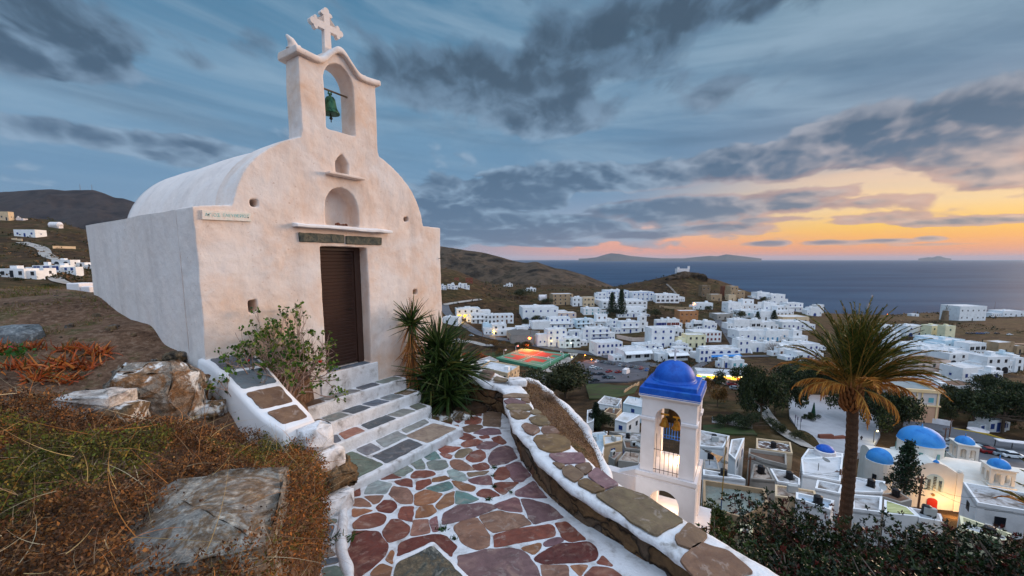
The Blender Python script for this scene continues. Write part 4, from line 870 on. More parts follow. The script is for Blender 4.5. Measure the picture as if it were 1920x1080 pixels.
def masonry_mat():
 if 'masonry' in MATS: return MATS['masonry']
 m = bpy.data.materials.new('dry_stone_masonry'); m.use_nodes = True; N = NT(m.node_tree); N.n.clear()
 pos = N.new('ShaderNodeNewGeometry').outputs['Position']
 w = N.vm('ADD', N.vm('MULTIPLY', pos, (2.6, 2.6, 7.)), N.vm('MULTIPLY', N.xyz(N.noise(pos, 3.1, 3), N.noise(pos, 3.7, 3), N.noise(pos, 4.3, 3)), (1.6, 1.6, 1.6)))
 vo = N.new('ShaderNodeTexVoronoi', feature='F1'); N.put(vo.inputs['Vector'], w); vo.inputs['Scale'].default_value = 1.
 ve = N.new('ShaderNodeTexVoronoi', feature='DISTANCE_TO_EDGE'); N.put(ve.inputs['Vector'], w); ve.inputs['Scale'].default_value = 1.
 r = N.sep(vo.outputs['Color'])[0]
 c = N.ramp(r, [(0, lin4(66, 52, 42)), (.25, lin4(128, 96, 64)), (.5, lin4(96, 84, 76)), (.7, lin4(146, 108, 66)), (.85, lin4(104, 70, 62)), (1, lin4(120, 112, 100))])
 c = N.mix(N.mr(N.noise(pos, 14, 7, .7, .4), .35, .7, 0, .7, 'LINEAR'), c, lin4(58, 46, 38))
 c = N.mix(N.mr(ve.outputs[0], .0, .07, .85, 0), c, lin4(30, 25, 22))
 b = N.new('ShaderNodeBsdfPrincipled'); N.con(c, b.inputs['Base Color']); b.inputs['Roughness'].default_value = .85; b.inputs['Specular IOR Level'].default_value = .2
 bn = N.new('ShaderNodeBump'); bn.inputs['Strength'].default_value = 1.; bn.inputs['Distance'].default_value = .03
 N.put(bn.inputs['Height'], N.m('ADD', N.mr(ve.outputs[0], 0, .14), N.m('MULTIPLY', N.noise(pos, 25, 6, .7), .5))); N.con(bn.outputs[0], b.inputs['Normal'])
 o = N.new('ShaderNodeOutputMaterial'); N.con(b.outputs[0], o.inputs[0]); MATS['masonry'] = m; return m
build_parapet()
def back_wall():
 # wall at the far end of the path, behind the yuccas, rising to the left
 root = thing('end_wall', 'stone wall with white painted top closing the far end of the path beside the yucca', 'wall', (-1., 7.4, -2.6)); inv = -root.location
 I = [(-.10, 7.05), (-.45, 7.20), (-.80, 7.45), (-1.1, 7.62), (-1.6, 8.0), (-2.2, 8.6)]; O = [(.12, 7.35), (-.30, 7.85), (-.62, 8.15), (-.85, 8.35), (-1.3, 8.7), (-1.9, 9.3)]
 zt = [-2.22, -2.20, -2.15, -2.10, -2.0, -1.95]; n = 60; U_ = np.linspace(0, 5, n); vs = []
 f = lambda A, u, k: float(np.interp(u, range(6), [a[k] for a in A]))
 for u in U_:
  z = float(np.interp(u, range(6), zt)); ix, iy, ox, oy = f(I, u, 0), f(I, u, 1), f(O, u, 0), f(O, u, 1)
  for w, dz in ((-.03, -.09), (-.04, -.03), (0, 0), (.33, .01), (.66, .01), (1, 0), (1.04, -.04), (1.04, -1.8)):
   d = mnoise.noise_vector(Vector((u*3, w*3, dz)))*.02; vs.append(Vector((ix+(ox-ix)*w, iy+(oy-iy)*w, z+dz))+d+inv)
 mb = MB(); mb.add(vs, [[i*8+j, (i+1)*8+j, (i+1)*8+j+1, i*8+j+1] for i in range(n-1) for j in range(7)]); o = mb.build('white_capping', GROUT, root, smooth=True)
 vs = []
 for u in U_:
  z = float(np.interp(u, range(6), zt))-.06
  for k in np.linspace(0, 1, 14):
   zz = z*(1-k)-3.1*k; x = f(I, u, 0); y = f(I, u, 1); d = mnoise.noise(Vector((u*6, zz*9, 4)))*.03; vs.append(Vector((x+.02, y+.03+d, zz))+inv)
 mb = MB(); mb.add(vs, [[i*14+j, (i+1)*14+j, (i+1)*14+j+1, i*14+j+1] for i in range(n-1) for j in range(13)]); mb.build('masonry', masonry_mat(), root)
 L = lambda u, w: (f(I, u, 0)+(f(O, u, 0)-f(I, u, 0))*w+inv.x, f(I, u, 1)+(f(O, u, 1)-f(I, u, 1))*w+inv.y)
 P = [[(.15, .2), (.75, .16), (.8, .5), (.2, .55)], [(.9, .15), (1.6, .15), (1.7, .8), (1.0, .85)], [(1.8, .15), (2.5, .2), (2.7, .5), (1.85, .45)], [(1.85, .55), (2.7, .6), (2.6, .9), (1.9, .9)], [(2.8, .15), (3.8, .2), (3.7, .85), (2.85, .85)]]
 polys = []
 for p in P: polys.append([L(*q) for q in p])
 stones('cap_stones', polys, [tcol(c) for c in 'ybygy'], lambda x, y: float(np.interp(7.05+inv.y*0+0, [0, 1], [0, 0]))+(-2.17)+.02+inv.z, CAPM, root, h=.02)
 mb = MB(); o = rock_mesh((.15, .13, .06), 31, .01, .008, cuts=3).parented('cap_block', GROUT, root, Vector((.10, 7.22, -2.18))+inv)
back_wall()
def front_slab():
 root = thing('stone_slab', 'grey lichened slab edged in white paint, low block at the bottom edge of the paved path', 'slab', (-.6, 2.9, -2.5)); inv = -root.location
 P = [(-.93, 3.02), (-.66, 3.24), (-.10, 2.60), (-.45, 2.15), (-.85, 2.3)]
 mb = MB(); mb.prism([(p[0]+inv.x, p[1]+inv.y) for p in P], -.35, -2.35+2.5); o = mb.build('block', GROUT, root, bevel=.012)
 c = np.mean(P, 0); Q = [tuple(c+(np.array(p)-c)*.90+np.array([inv.x, inv.y])) for p in P]
 stones('slab_top', [Q], [tcol('c')], lambda x, y: -2.35+2.5+.002, rock_mat('lichened_slab', [(70, 76, 74), (104, 104, 94), (126, 112, 92), (86, 92, 90), (170, 166, 156)]), root, h=.006)
front_slab()
# ------------------------------------------------------------------ bank left of the path, rocks and dry brush
_BC = np.array([(-7.6, 7.46, -.62), (-5.3, 5.9, -.90), (-4.35, 5.3, -1.15), (-3.85, 4.9, -1.43), (-3.45, 4.3, -1.58), (-2.7, 4.2, -1.95), (-4, 3.3, -1.2), (-2.7, 2.9, -1.42), (-1.9, 2.6, -1.60), (-1.8, 1.4, -1.5), (-1.75, 3.4, -1.85), (-2.1, 3.9, -1.95),
 (-6, 3, -.95), (-9, 5, -.62), (-12, 9, -.66), (-9, 12, -1.1), (-13, 13, -1.6), (-5, 1, -1.1), (-2.6, .8, -1.3), (-2.2, 2.0, -1.42), (-10, 8, -.60), (-5.4, 7.8, -.7), (-14, 4, -.5), (-7, 10, -1.2)])
def BZ(x, y):
 x = np.asarray(x, float); y = np.asarray(y, float); w = 0; s = 0
 for a, b, c in _BC: q = 1/((x-a)**2+(y-b)**2+.06)**1.6; w = w+q; s = s+q*c
 return s/w+npfbm(x, y, 21, 4, .9)*.05
def bank_edge(y): return float(np.interp(y, [-1, .5, 2.0, 2.7, 3.2, 3.6, 4.0, 4.25, 4.6], [-1.25, -1.30, -1.42, -1.55, -1.70, -1.90, -2.15, -2.32, -2.6]))
def build_bank():
 m = bpy.data.materials.new('bank_soil'); m.use_nodes = True; N = NT(m.node_tree); N.n.clear(); pos = N.new('ShaderNodeNewGeometry').outputs['Position']
 f = N.mr(N.noise(pos, 1.1, 8, .66, .5), .36, .66, t='LINEAR'); c = N.ramp(f, [(0, lin4(62, 44, 34)), (.35, lin4(106, 80, 62)), (.6, lin4(128, 98, 78)), (.8, lin4(84, 80, 44)), (1, lin4(58, 70, 34))])
 g = N.mr(N.noise(pos, 16, 7, .72, .3), .36, .68, t='LINEAR'); c = N.mix(.5, c, N.ramp(g, [(0, lin4(40, 30, 24)), (.5, lin4(110, 84, 66)), (1, lin4(160, 138, 118))]))
 b = N.new('ShaderNodeBsdfPrincipled'); N.con(c, b.inputs['Base Color']); b.inputs['Roughness'].default_value = .95; b.inputs['Specular IOR Level'].default_value = .1
 bn = N.new('ShaderNodeBump'); bn.inputs['Strength'].default_value = 1.; bn.inputs['Distance'].default_value = .04; N.put(bn.inputs['Height'], N.noise(pos, 12, 8, .72)); N.con(bn.outputs[0], b.inputs['Normal'])
 o = N.new('ShaderNodeOutputMaterial'); N.con(b.outputs[0], o.inputs[0])
 nx, ny = 150, 130; V = []
 ys = np.concatenate([np.linspace(-1.5, 5.2, 90), np.linspace(5.35, 14, 40)])
 for y in ys:
  xe = bank_edge(y) if y < 4.5 else (-2.6+0 if y < 5 else -3.0)
  T = np.linspace(0, 1, nx-4)**1.7
  xs = xe-(T*(15+xe)); z = BZ(xs, np.full_like(xs, y))
  if y > 10.5: z = z-(y-10.5)*.5
  for k in (0, 1, 2, 3): V.append((xe+.16-.03*k+.03*mnoise.noise(Vector((y*3, k, 0))), y, z[0]-(1.5, .8, .35, .07)[k]))
  for x, q in zip(xs, z): V.append((x, y, q))
 i = np.arange(len(ys)-1)[:, None]*nx+np.arange(nx-1)[None]; Fc = np.stack([i, i+1, i+nx+1, i+nx], -1).reshape(-1, 4)
 V = np.array(V); tagit(link('bank_ground', rawmesh(V, Fc[:, ::-1]), m, smooth=True), kind='structure')
build_bank()
def BP(px, py):
 z = -1.3
 for _ in range(30): p = G(px, py, z); z = .5*z+.5*float(BZ(p.x, p.y))
 return G(px, py, z)
LEAFM = {}
def leaf_mat(name, trans=.25, rough=.6, mixc=(1, 1, 1)):
 if name in LEAFM: return LEAFM[name]
 m = bpy.data.materials.new(name); m.use_nodes = True; N = NT(m.node_tree); N.n.clear(); at = N.new('ShaderNodeAttribute'); at.attribute_name = 'tint'
 b = N.new('ShaderNodeBsdfPrincipled'); N.con(at.outputs['Color'], b.inputs['Base Color']); b.inputs['Roughness'].default_value = rough; b.inputs['Specular IOR Level'].default_value = .25
 o = N.new('ShaderNodeOutputMaterial')
 if trans: t = N.new('ShaderNodeBsdfTranslucent'); N.con(at.outputs['Color'], t.inputs[0]); x = N.new('ShaderNodeMixShader'); x.inputs[0].default_value = trans; N.con(b.outputs[0], x.inputs[1]); N.con(t.outputs[0], x.inputs[2]); N.con(x.outputs[0], o.inputs[0])
 else: N.con(b.outputs[0], o.inputs[0])
 LEAFM[name] = m; return m
def rnd_dirs(n, up=0.):
 v = rng.normal(size=(n, 3)); v[:, 2] += up; return v/np.linalg.norm(v, axis=1, keepdims=True)
def leafquads(P, D, L, Wd, C, bend=0.):
 """flat diamond leaves: points P, directions D, lengths L, widths Wd, colours C -> (V, F, col)"""
 n = len(P); S_ = np.cross(D, rnd_dirs(n)); S_ /= np.linalg.norm(S_, axis=1, keepdims=True)+1e-9
 L = np.broadcast_to(L, n)[:, None]; Wd = np.broadcast_to(Wd, n)[:, None]; U = np.cross(S_, D)
 V = np.stack([P, P+D*L*.45+S_*Wd*.5+U*L*bend, P+D*L, P+D*L*.45-S_*Wd*.5+U*L*bend], 1).reshape(-1, 3)
 return V, np.arange(4*n).reshape(n, 4), C
def strips(P0, D0, L, W0, C, seg=4, droop=.3, curl=.3):
 """curved narrow blades / twigs as ribbons"""
 n = len(P0); S_ = np.cross(D0, rnd_dirs(n)); S_ /= np.linalg.norm(S_, axis=1, keepdims=True)+1e-9
 L = np.broadcast_to(L, n)[:, None]; W0 = np.broadcast_to(W0, n)[:, None]; P = P0.copy(); D = D0.copy(); k = rnd_dirs(n)*curl; rows = []
 for s in range(seg+1):
  w = W0*(1-.85*s/seg); rows.append(P-S_*w/2); rows.append(P+S_*w/2)
  D = D+k/seg; D[:, 2] -= droop/seg; D /= np.linalg.norm(D, axis=1, keepdims=True); P = P+D*L/seg
 V = np.stack(rows, 1).reshape(-1, 3); m = 2*(seg+1); b = np.arange(n)[:, None, None]*m
 q = np.array([[2*s, 2*s+1, 2*s+3, 2*s+2] for s in range(seg)])[None]; Fc = (b+q).reshape(-1, 4)
 return V, Fc, np.repeat(C, seg, 0)
def joinp(parts):
 V = []; Fc = []; C = []; b = 0
 for v, f, c in parts: V.append(v); Fc.append(f+b); C.append(c); b += len(v)
 return np.concatenate(V), np.concatenate(Fc), np.concatenate(C)
def palcol(n, pal, var=.25, w=None):
 p = np.array([lin(*c) for c in pal]); i = rng.choice(len(p), n, p=None if w is None else np.array(w)/sum(w)); return np.clip(p[i]*(1+rng.uniform(-var, var, (n, 1))), .005, .9)
def inpoly(x, y, poly):
 r = np.zeros(len(x), bool); j = len(poly)-1
 for i in range(len(poly)):
  xi, yi = poly[i]; xj, yj = poly[j]; c = ((yi > y) != (yj > y)) & (x < (xj-xi)*(y-yi)/(yj-yi+1e-12)+xi); r ^= c; j = i
 return r
def brush():
 """dead saltbush and dry weeds covering the bank in front of the chapel"""
 # region in plan: from the viewer's left to the foot of the flank wall
 edge = [(bank_edge(y)+.10, y) for y in np.linspace(.4, 4.15, 12)]
 reg = edge+[(-2.55, 4.12), (-2.9, 3.95), (-3.15, 3.70), (-3.3, 3.35), (-4.2, 3.05), (-5.2, 2.7), (-4.8, .4)]
 n = 26000; x = rng.uniform(-5.3, -1.1, n*2); y = rng.uniform(.4, 4.2, n*2); k = inpoly(x, y, reg); x = x[k]; y = y[k]
 th = .5+.5*npfbm(x, y, 77, 3, 1.6); dens = rng.random(len(x)) < .45+.75*th; x = x[dens]; y = y[dens]; th = th[dens]; n = len(x)
 bulge = .07+.12*th+.11*np.clip(npfbm(x, y, 66, 3, 4.)*1.6+.3, 0, 1); zb = BZ(x, y); side = np.clip((x+1.95-np.interp(y, [2, 4], [.30, -.30]))/.4, 0, 1)
 z = zb+rng.random(n)**.6*bulge-side*rng.random(n)*.45
 P = np.stack([x+side*rng.random(n)*.10, y, z], -1)
 m_ = 5200; ye = rng.uniform(1.2, 4.0, m_); xe = np.array([bank_edge(v) for v in ye])+rng.uniform(-.12, .20, m_); tt = rng.random(m_); th2 = .5+.5*npfbm(ye*3, tt*2, 7, 3, 1.3); kk = rng.random(m_) < .25+th2
 ze = np.interp(ye, [1, 2.6, 3.4, 4], [-1.42, -1.52, -1.78, -1.95])+.05-tt*.75; P = np.concatenate([P, np.stack([xe, ye, ze], -1)[kk]]); x = P[:, 0]; y = P[:, 1]; n = len(P); n0 = n-kk.sum()
 kb = ~((((x+1.72)/.32)**2+((y-2.26)/.44)**2 < 1) & (np.arange(n) >= 0)) | (rng.random(n) < .04); nn_ = kb[:n0].sum(); P = P[kb]; x = P[:, 0]; y = P[:, 1]; n = len(P); n0 = nn_
 g = npfbm(x, y, 55, 3, 1.1)+np.where((y > 3.2) & (x > -3.1), .38, 0)-np.where(y < 2, .15, 0); hue = (g > .12)
 cols = np.where(hue[:, None], palcol(n, [(84, 92, 34), (112, 110, 40), (70, 66, 30), (136, 110, 50)], .3), palcol(n, [(132, 84, 44), (96, 60, 34), (152, 104, 58), (70, 48, 34), (110, 78, 54)], .3))
 org = (npfbm(x, y, 91, 3, 1.9) > .28); cols = np.where(org[:, None], palcol(n, [(166, 108, 54), (146, 88, 42), (126, 82, 46)], .25), cols)
 cols[n0:] = palcol(n-n0, [(140, 88, 44), (158, 100, 50), (110, 70, 40), (96, 84, 38)], .3)
 parts = []
 # each point: a sprig of small leaves + twiglets
 m = 5; PP = np.repeat(P, m, 0)+rng.normal(size=(n*m, 3))*.016; parts.append(leafquads(PP, rnd_dirs(n*m, .5), rng.uniform(.013, .031, n*m), rng.uniform(.007, .016, n*m), np.clip(np.repeat(cols, m, 0)*rng.uniform(.6, 1.35, (n*m, 1)), 0, .8), .1))
 k2 = rng.random(n) < .6; parts.append(strips(P[k2]-[0, 0, .02], rnd_dirs(k2.sum(), .8), rng.uniform(.05, .17, k2.sum()), .0034, palcol(k2.sum(), [(112, 84, 60), (84, 66, 54), (150, 130, 106), (66, 50, 40)]), 3, .3, .9))
 V, Fc, C = joinp(parts); tagit(link('dry_brush', rawmesh(V, Fc, col=C), leaf_mat('dry_leaves', .2, .8)), kind='stuff')
 # long dead stalks and runners, straw coloured
 n = 900; i = rng.choice(len(P), n); Q = P[i]+[0, 0, .03]; D = rnd_dirs(n, .15); D[:, 2] = np.abs(D[:, 2])*.5
 D /= np.linalg.norm(D, axis=1, keepdims=True); V, Fc, C = strips(Q, D, rng.uniform(.15, .6, n), .0045, palcol(n, [(178, 150, 100), (196, 176, 140), (150, 118, 84), (120, 90, 66), (186, 120, 60)]), 8, .35, 1.0)
 tagit(link('dead_stalk_litter', rawmesh(V, Fc, col=C), leaf_mat('dry_leaves')), kind='stuff')
 # sparse grass, seedlings and chips of stone on the bare earth behind
 n = 9000; x = rng.uniform(-12, -3.2, n*2); y = rng.uniform(2.4, 10.5, n*2)
 wx = (x-C0.x)*CN.x+(y-C0.y)*CN.y; sx = (x-C0.x)*CU.x+(y-C0.y)*CU.y; k = (sx < -.05) & (y > -.35*x+1.2-0*y) & ~inpoly(x, y, reg); x = x[k]; y = y[k]
 pat = npfbm(x, y, 13, 4, .8); k = (pat > -.02+.25*rng.random(len(x))) ; x = x[k]; y = y[k]; pat = pat[k]; n = len(x); P = np.stack([x, y, BZ(x, y)], -1)
 near = (x > -9)
 Q = np.repeat(P, 5, 0)+np.concatenate([rng.normal(size=(n*5, 2))*.05, np.zeros((n*5, 1))], 1); D = rnd_dirs(n*5, 2.2)
 V1 = strips(Q, D, rng.uniform(.03, .09, n*5), .006, np.where(rng.random((n*5, 1)) < .55, palcol(n*5, [(64, 84, 30), (84, 96, 36), (96, 88, 40)]), palcol(n*5, [(134, 106, 66), (112, 82, 50)])), 2, .5, .4)
 tagit(link('grass', rawmesh(*V1[:2], col=V1[2]), leaf_mat('dry_leaves')), kind='stuff')
 # stones scattered on the soil: one loose litter
 mb = MB(); r = random.Random(5)
 for _ in range(420):
  y_ = r.uniform(2.6, 10); x_ = r.uniform(-11, -3.2)
  sxx = (x_-C0.x)*CU.x+(y_-C0.y)*CU.y
  if sxx > -.12 or (x_ > -5 and y_ < 3.2): continue
  q = r.choice([.015, .02, .03, .035, .06])*r.uniform(.7, 1.3); c = Vector((x_, y_, float(BZ(x_, y_))+q*.2)); k = [Vector((r.uniform(.6, 1.2)*math.cos(a)*q, r.uniform(.6, 1.2)*math.sin(a)*q*.7, 0)) for a in np.linspace(0, 6.28, 7)[:-1]]
  rz = r.uniform(0, 3); vs = [c+v+Vector((0, 0, -q*.3)) for v in k]+[c+v*.8+Vector((0, 0, q*r.uniform(.3, .55))) for v in k]; mb.add(vs, [[0, 1, 7, 6], [1, 2, 8, 7], [2, 3, 9, 8], [3, 4, 10, 9], [4, 5, 11, 10], [5, 0, 6, 11], [6, 7, 8, 9, 10, 11]])
 tagit(mb.build('gravel', ROCKB), kind='stuff')
brush()
def rocks():
 def R_(name, label, cat, loc, size, seed, mat, rz=0., rx=0., amp=.10, fine=.03, group=None, cuts=7):
  o = rock_mesh(size, seed, amp*max(size), fine*max(size)*2, cuts=cuts).parented(name, mat, None, Vector(loc), rz, rx); return tagit(o, label, cat, group)
 p = BP(455, 1000)
 R_('boulder', 'large square-cut grey and rust boulder at the edge of the brush, beside the path bottom', 'boulder', (-1.78, 2.28, -1.88), (.36, .48, .42), 3, rock_mat('grey_lichened_boulder', [(120, 114, 106), (168, 164, 158), (132, 106, 80), (184, 180, 172), (150, 124, 96)]), .38, .06, .05, .035, cuts=5)
 p = BP(275, 780); R_('boulder', 'pointed angular rock with grey cap and rust brown face, near the chapel corner', 'boulder', p+Vector((.05, .12, .10)), (.36, .26, .42), 14, rock_mat('pointed_rock_stone', [(110, 92, 78), (168, 160, 150), (146, 106, 70), (188, 180, 168)], .3), .5, .25, .10, .04, cuts=14)
 p = BP(325, 735); R_('boulder', 'rust brown rock rimmed with whitewash, just behind the pointed rock', 'boulder', p+Vector((0, .05, .06)), (.17, .14, .18), 26, ROCKW, .2, 0, .1, .04)
 p = BP(165, 770); R_('boulder', 'flat whitewashed stone at the upper edge of the dry brush', 'boulder', p+Vector((0, .06, .02)), (.24, .15, .11), 35, rock_mat('whitewashed_stone', [(150, 140, 130), (214, 208, 204), (226, 224, 222)]), .1, 0)
 p = BP(215, 775); R_('boulder', 'long grey lichened rock lying between the white stone and the pointed rock', 'boulder', p+Vector((.05, -.12, .02)), (.30, .2, .13), 44, ROCKW, .1, 0)
 p = BP(357, 745); R_('boulder', 'white daubed block tight against the chapel corner', 'boulder', p+Vector((.02, .08, .03)), (.15, .12, .13), 52, rock_mat('whitewashed_stone2', [(170, 160, 150), (214, 208, 204), (226, 224, 222)]), .2, 0)
 p = BP(385, 772); R_('boulder', 'low white rimmed grey stone at the foot of the sloping wall', 'boulder', p+Vector((.0, .0, .0)), (.15, .11, .09), 61, ROCKW, .2, 0)
 p = BP(35, 637); R_('boulder', 'smooth pale blue-grey stone on the bare slope above the orange succulents', 'boulder', p+Vector((0, 0, .05)), (.24, .15, .12), 73, rock_mat('blue_grey_stone', [(120, 130, 136), (158, 164, 168), (136, 140, 144)]), .1, 0, .05, .02, cuts=9)
 p = BP(298, 690); R_('boulder', 'flat brown slab of bedrock beside the chapel side wall', 'boulder', p+Vector((-.1, 0, -.07)), (.42, .26, .09), 81, ROCKB, -.45, 0, .04, .03)
 p = BP(45, 560); R_('boulder', 'long pale weathered stone lying at the crest of the bare slope', 'boulder', p, (.50, .10, .06), 92, ROCKB, -.25, 0)
 for i, (px, py, s) in enumerate(((330, 668, .08), (100, 575, .07), (255, 580, .06), (210, 615, .06))):
  p = BP(px, py); R_('stone', 'small %s stone lying on the bare slope %s' % (('rusty', 'grey', 'pale', 'brown')[i], ('below the chapel side wall', 'near the long pale stone', 'beside the green strip of grass', 'in the middle of the slope')[i]), 'stone', p, (s*1.5, s, s*.6), 100+i, ROCKB, i*.7)
rocks()
def strap_plant(name, label, cat, loc, heads, col, parts=True):
 pass
def yucca(name, label, loc, heads, skirt=None, spike=None, trunk=.05):
 """heads: (dx, dy, dz, n leaves, length, width, droop)"""
 root = thing(name, label, 'yucca', loc)
 for hi, (dx, dy, dz, n, L, w, dr) in enumerate(heads):
  P = np.tile([dx, dy, dz], (n, 1))+rng.normal(size=(n, 3))*[.015, .015, .04]; D = rnd_dirs(n, .9 if dr < .5 else .35); P = P+D*.02
  V, Fc, C = strips(P, D, rng.uniform(.75, 1.1, n)*L, w, palcol(n, [(38, 58, 24), (52, 72, 30), (28, 42, 20), (74, 88, 40), (96, 96, 48)], .25, [4, 4, 4, 2, .7]), 5, dr*.55, .22)
  link('leaves', rawmesh(V, Fc, col=C), leaf_mat('strap_leaves', .15, .45), root)
  mb = MB(); mb.tube([(dx*.6, dy*.6, 0-.3), (dx*.8, dy*.8, dz*.5), (dx, dy, dz)], [trunk*1.2, trunk, trunk*.8], 8); mb.build('trunk', pmat('yucca_bark', [(96, 72, 52), (130, 100, 72)], scale=20, bump=.6), root)
 if skirt:
  dx, dy, z1, z0, n, L = skirt; t = rng.random(n); P = np.stack([dx+rng.normal(size=n)*.02, dy+rng.normal(size=n)*.02, z0+(z1-z0)*t], -1); D = rnd_dirs(n); D[:, 2] = -np.abs(D[:, 2])*1.6-1.; D /= np.linalg.norm(D, axis=1, keepdims=True)
  V, Fc, C = strips(P, D, rng.uniform(.6, 1.1, n)*L, .022, palcol(n, [(176, 116, 60), (150, 92, 48), (196, 140, 84), (120, 74, 42)]), 5, .15, .25); link('dead_leaf_skirt', rawmesh(V, Fc, col=C), leaf_mat('dry_leaves'), root)
 if spike:
  dx, dy, z0, z1 = spike; mb = MB(); mb.tube([(dx, dy, z0), (dx+.01, dy, (z0+z1)/2), (dx-.02, dy, z1)], [.008, .006, .003], 5)
  for k in range(24):
   z = z0+(z1-z0)*(.25+.75*k/24); a = k*2.4; mb.tube([(dx, dy, z), (dx+.05*math.cos(a), dy+.05*math.sin(a), z+.02)], [.003, .002], 4)
  mb.build('flower_spike', pmat('dead_spike', [(170, 120, 84), (140, 90, 60)]), root)
 return root
yucca('yucca', 'small yucca with a skirt of dead orange leaves, right of the chapel door', (-1.73, 7.05, -2.5), [(0, 0, 1.42, 120, .42, .034, .35)], skirt=(0, 0, 1.38, .62, 210, .48), spike=(0, 0, 1.45, 1.86))
yucca('yucca', 'broad dark green yucca clump with several heads, at the far corner of the chapel', (-1.22, 7.22, -2.75), [(0, 0, .85, 240, .72, .048, .5), (-.22, -.12, .62, 190, .66, .046, .6), (.24, .10, .75, 190, .68, .046, .6), (.12, -.25, .42, 170, .62, .044, .8), (-.1, .05, 1.2, 150, .6, .044, .3)])
def soil_patch():
 V = []; P = [(-2.0, 6.95), (-1.55, 6.78), (-1.25, 6.75), (-.75, 6.95), (-.45, 7.15), (-.95, 7.75), (-1.4, 8.1), (-2.1, 7.7)]
 mb = MB(); mb.prism(P, -3.1, -2.60); o = mb.build('planting_soil', pmat('dark_soil', [(52, 38, 28), (90, 66, 46)], scale=6, bump=1, bscale=30), None); tagit(o, kind='structure')
 r = random.Random(8); locs = [(-1.93, 6.72, .13), (-1.66, 6.66, .15), (-1.40, 6.66, .12), (-1.12, 6.70, .11), (-.86, 6.82, .12)]
 for i, (x, y, s) in enumerate(locs):
  tagit(rock_mesh((s*1.2, s, s*.8), 200+i, .02, .01).parented('edging_stone', ROCKW, None, Vector((x, y, -2.68))), '%s stone in the row edging the yucca bed' % ('first white daubed', 'largest tan', 'middle grey', 'fourth rusty', 'last and smallest')[i], 'stone', 'stones edging the yucca bed')
soil_patch()
def shrub_by_door():
 root = thing('shrub', 'tangled woody shrub with small round green leaves and two red flowers, left of the door', 'shrub', CHP(.66, .38, -2.02))
 r = random.Random(21); mb = MB(); tips = []
 def grow(p, d, L, rad, lvl):
  q = p; pts = [p]; k = 3
  for i in range(k):
   d = (d+Vector((r.gauss(0, .22), r.gauss(0, .22), r.gauss(.05, .16)))).normalized(); q = q+d*L/k; pts.append(q)
  mb.tube(pts, [rad*(1-.12*i) for i in range(k+1)], 5, cap=False)
  if lvl == 0: tips.append((q, d)); return
  for _ in range(r.choice((2, 2, 3))):
   nd = (d+Vector((r.gauss(0, .55), r.gauss(0, .55), r.gauss(.12, .4)))).normalized(); grow(q, nd, L*r.uniform(.62, .95), rad*.68, lvl-1)
  if r.random() < .35: tips.append((q, d))
 for i in range(22):
  a = r.uniform(0, 6.28); t = r.uniform(.15, 1.0); d = Vector((math.cos(a)*t, math.sin(a)*t, 1)); d += CU*(-.42 if i % 3 else .0)-Vector((0, 0, .0)); grow(Vector((math.cos(a)*.07, math.sin(a)*.07, -.1)), d.normalized(), r.uniform(.34, .46), r.uniform(.015, .024), 4)
 mb.v = [(v[0]*.68, v[1]*.68, v[2]*1.12) for v in mb.v]; tips = [(Vector((p.x*.68, p.y*.68, p.z*1.12)), d) for p, d in tips]
 # keep it clear of the wall
 for i, v in enumerate(mb.v):
  w = Vector(v); n = w.dot(CN)+.38
  if n < .05: w += CN*(.05-n); mb.v[i] = tuple(w)
 mb.build('branches', pmat('grey_bark', [(120, 98, 90), (164, 138, 124), (90, 70, 62)], scale=20), root, smooth=True)
 P = np.array([t[0] for t in tips]); n_ = P@np.array(CN)+.38; P = P+np.maximum(0, .07-n_)[:, None]*np.array(CN)
 k = 7; sel = rng.random(len(P)) < .6; P = P[sel]; Q = np.repeat(P, k, 0)+rng.normal(size=(len(P)*k, 3))*.018; D = rnd_dirs(len(Q), .4); U_ = np.cross(D, rnd_dirs(len(Q))); U_ /= np.linalg.norm(U_, axis=1, keepdims=True); T_ = np.cross(D, U_); rd = rng.uniform(.010, .023, (len(Q), 1))
 ang = np.linspace(0, 2*np.pi, 7)[:-1]; V = np.stack([Q+(U_*np.cos(a)+T_*np.sin(a))*rd for a in ang], 1).reshape(-1, 3); Fc = np.arange(len(V)).reshape(-1, 6)
 link('leaves', rawmesh(V, Fc, col=palcol(len(Q), [(62, 96, 30), (84, 116, 38), (46, 74, 24), (110, 120, 48)], .25)), leaf_mat('shrub_leaves', .3, .5), root)
 mb = MB()
 for (px, py) in ((464, 677), (600, 678)):
  d = ray(px, py); t = 5.05 if px < 500 else 5.5; c = Vector(d)*t-root.location; fl = MB()
  for i in range(7): a = i*.9; fl.lathe((c.x+.016*math.cos(a), c.y+.016*math.sin(a), c.z+.01*math.sin(i*2.)), [(0, -.008), (.009, -.002), (.01, .004), (0, .009)], 7)
  fl.build('flower', pmat('red_petals', [(190, 24, 20), (214, 40, 30)], rough=.5), root)
shrub_by_door()
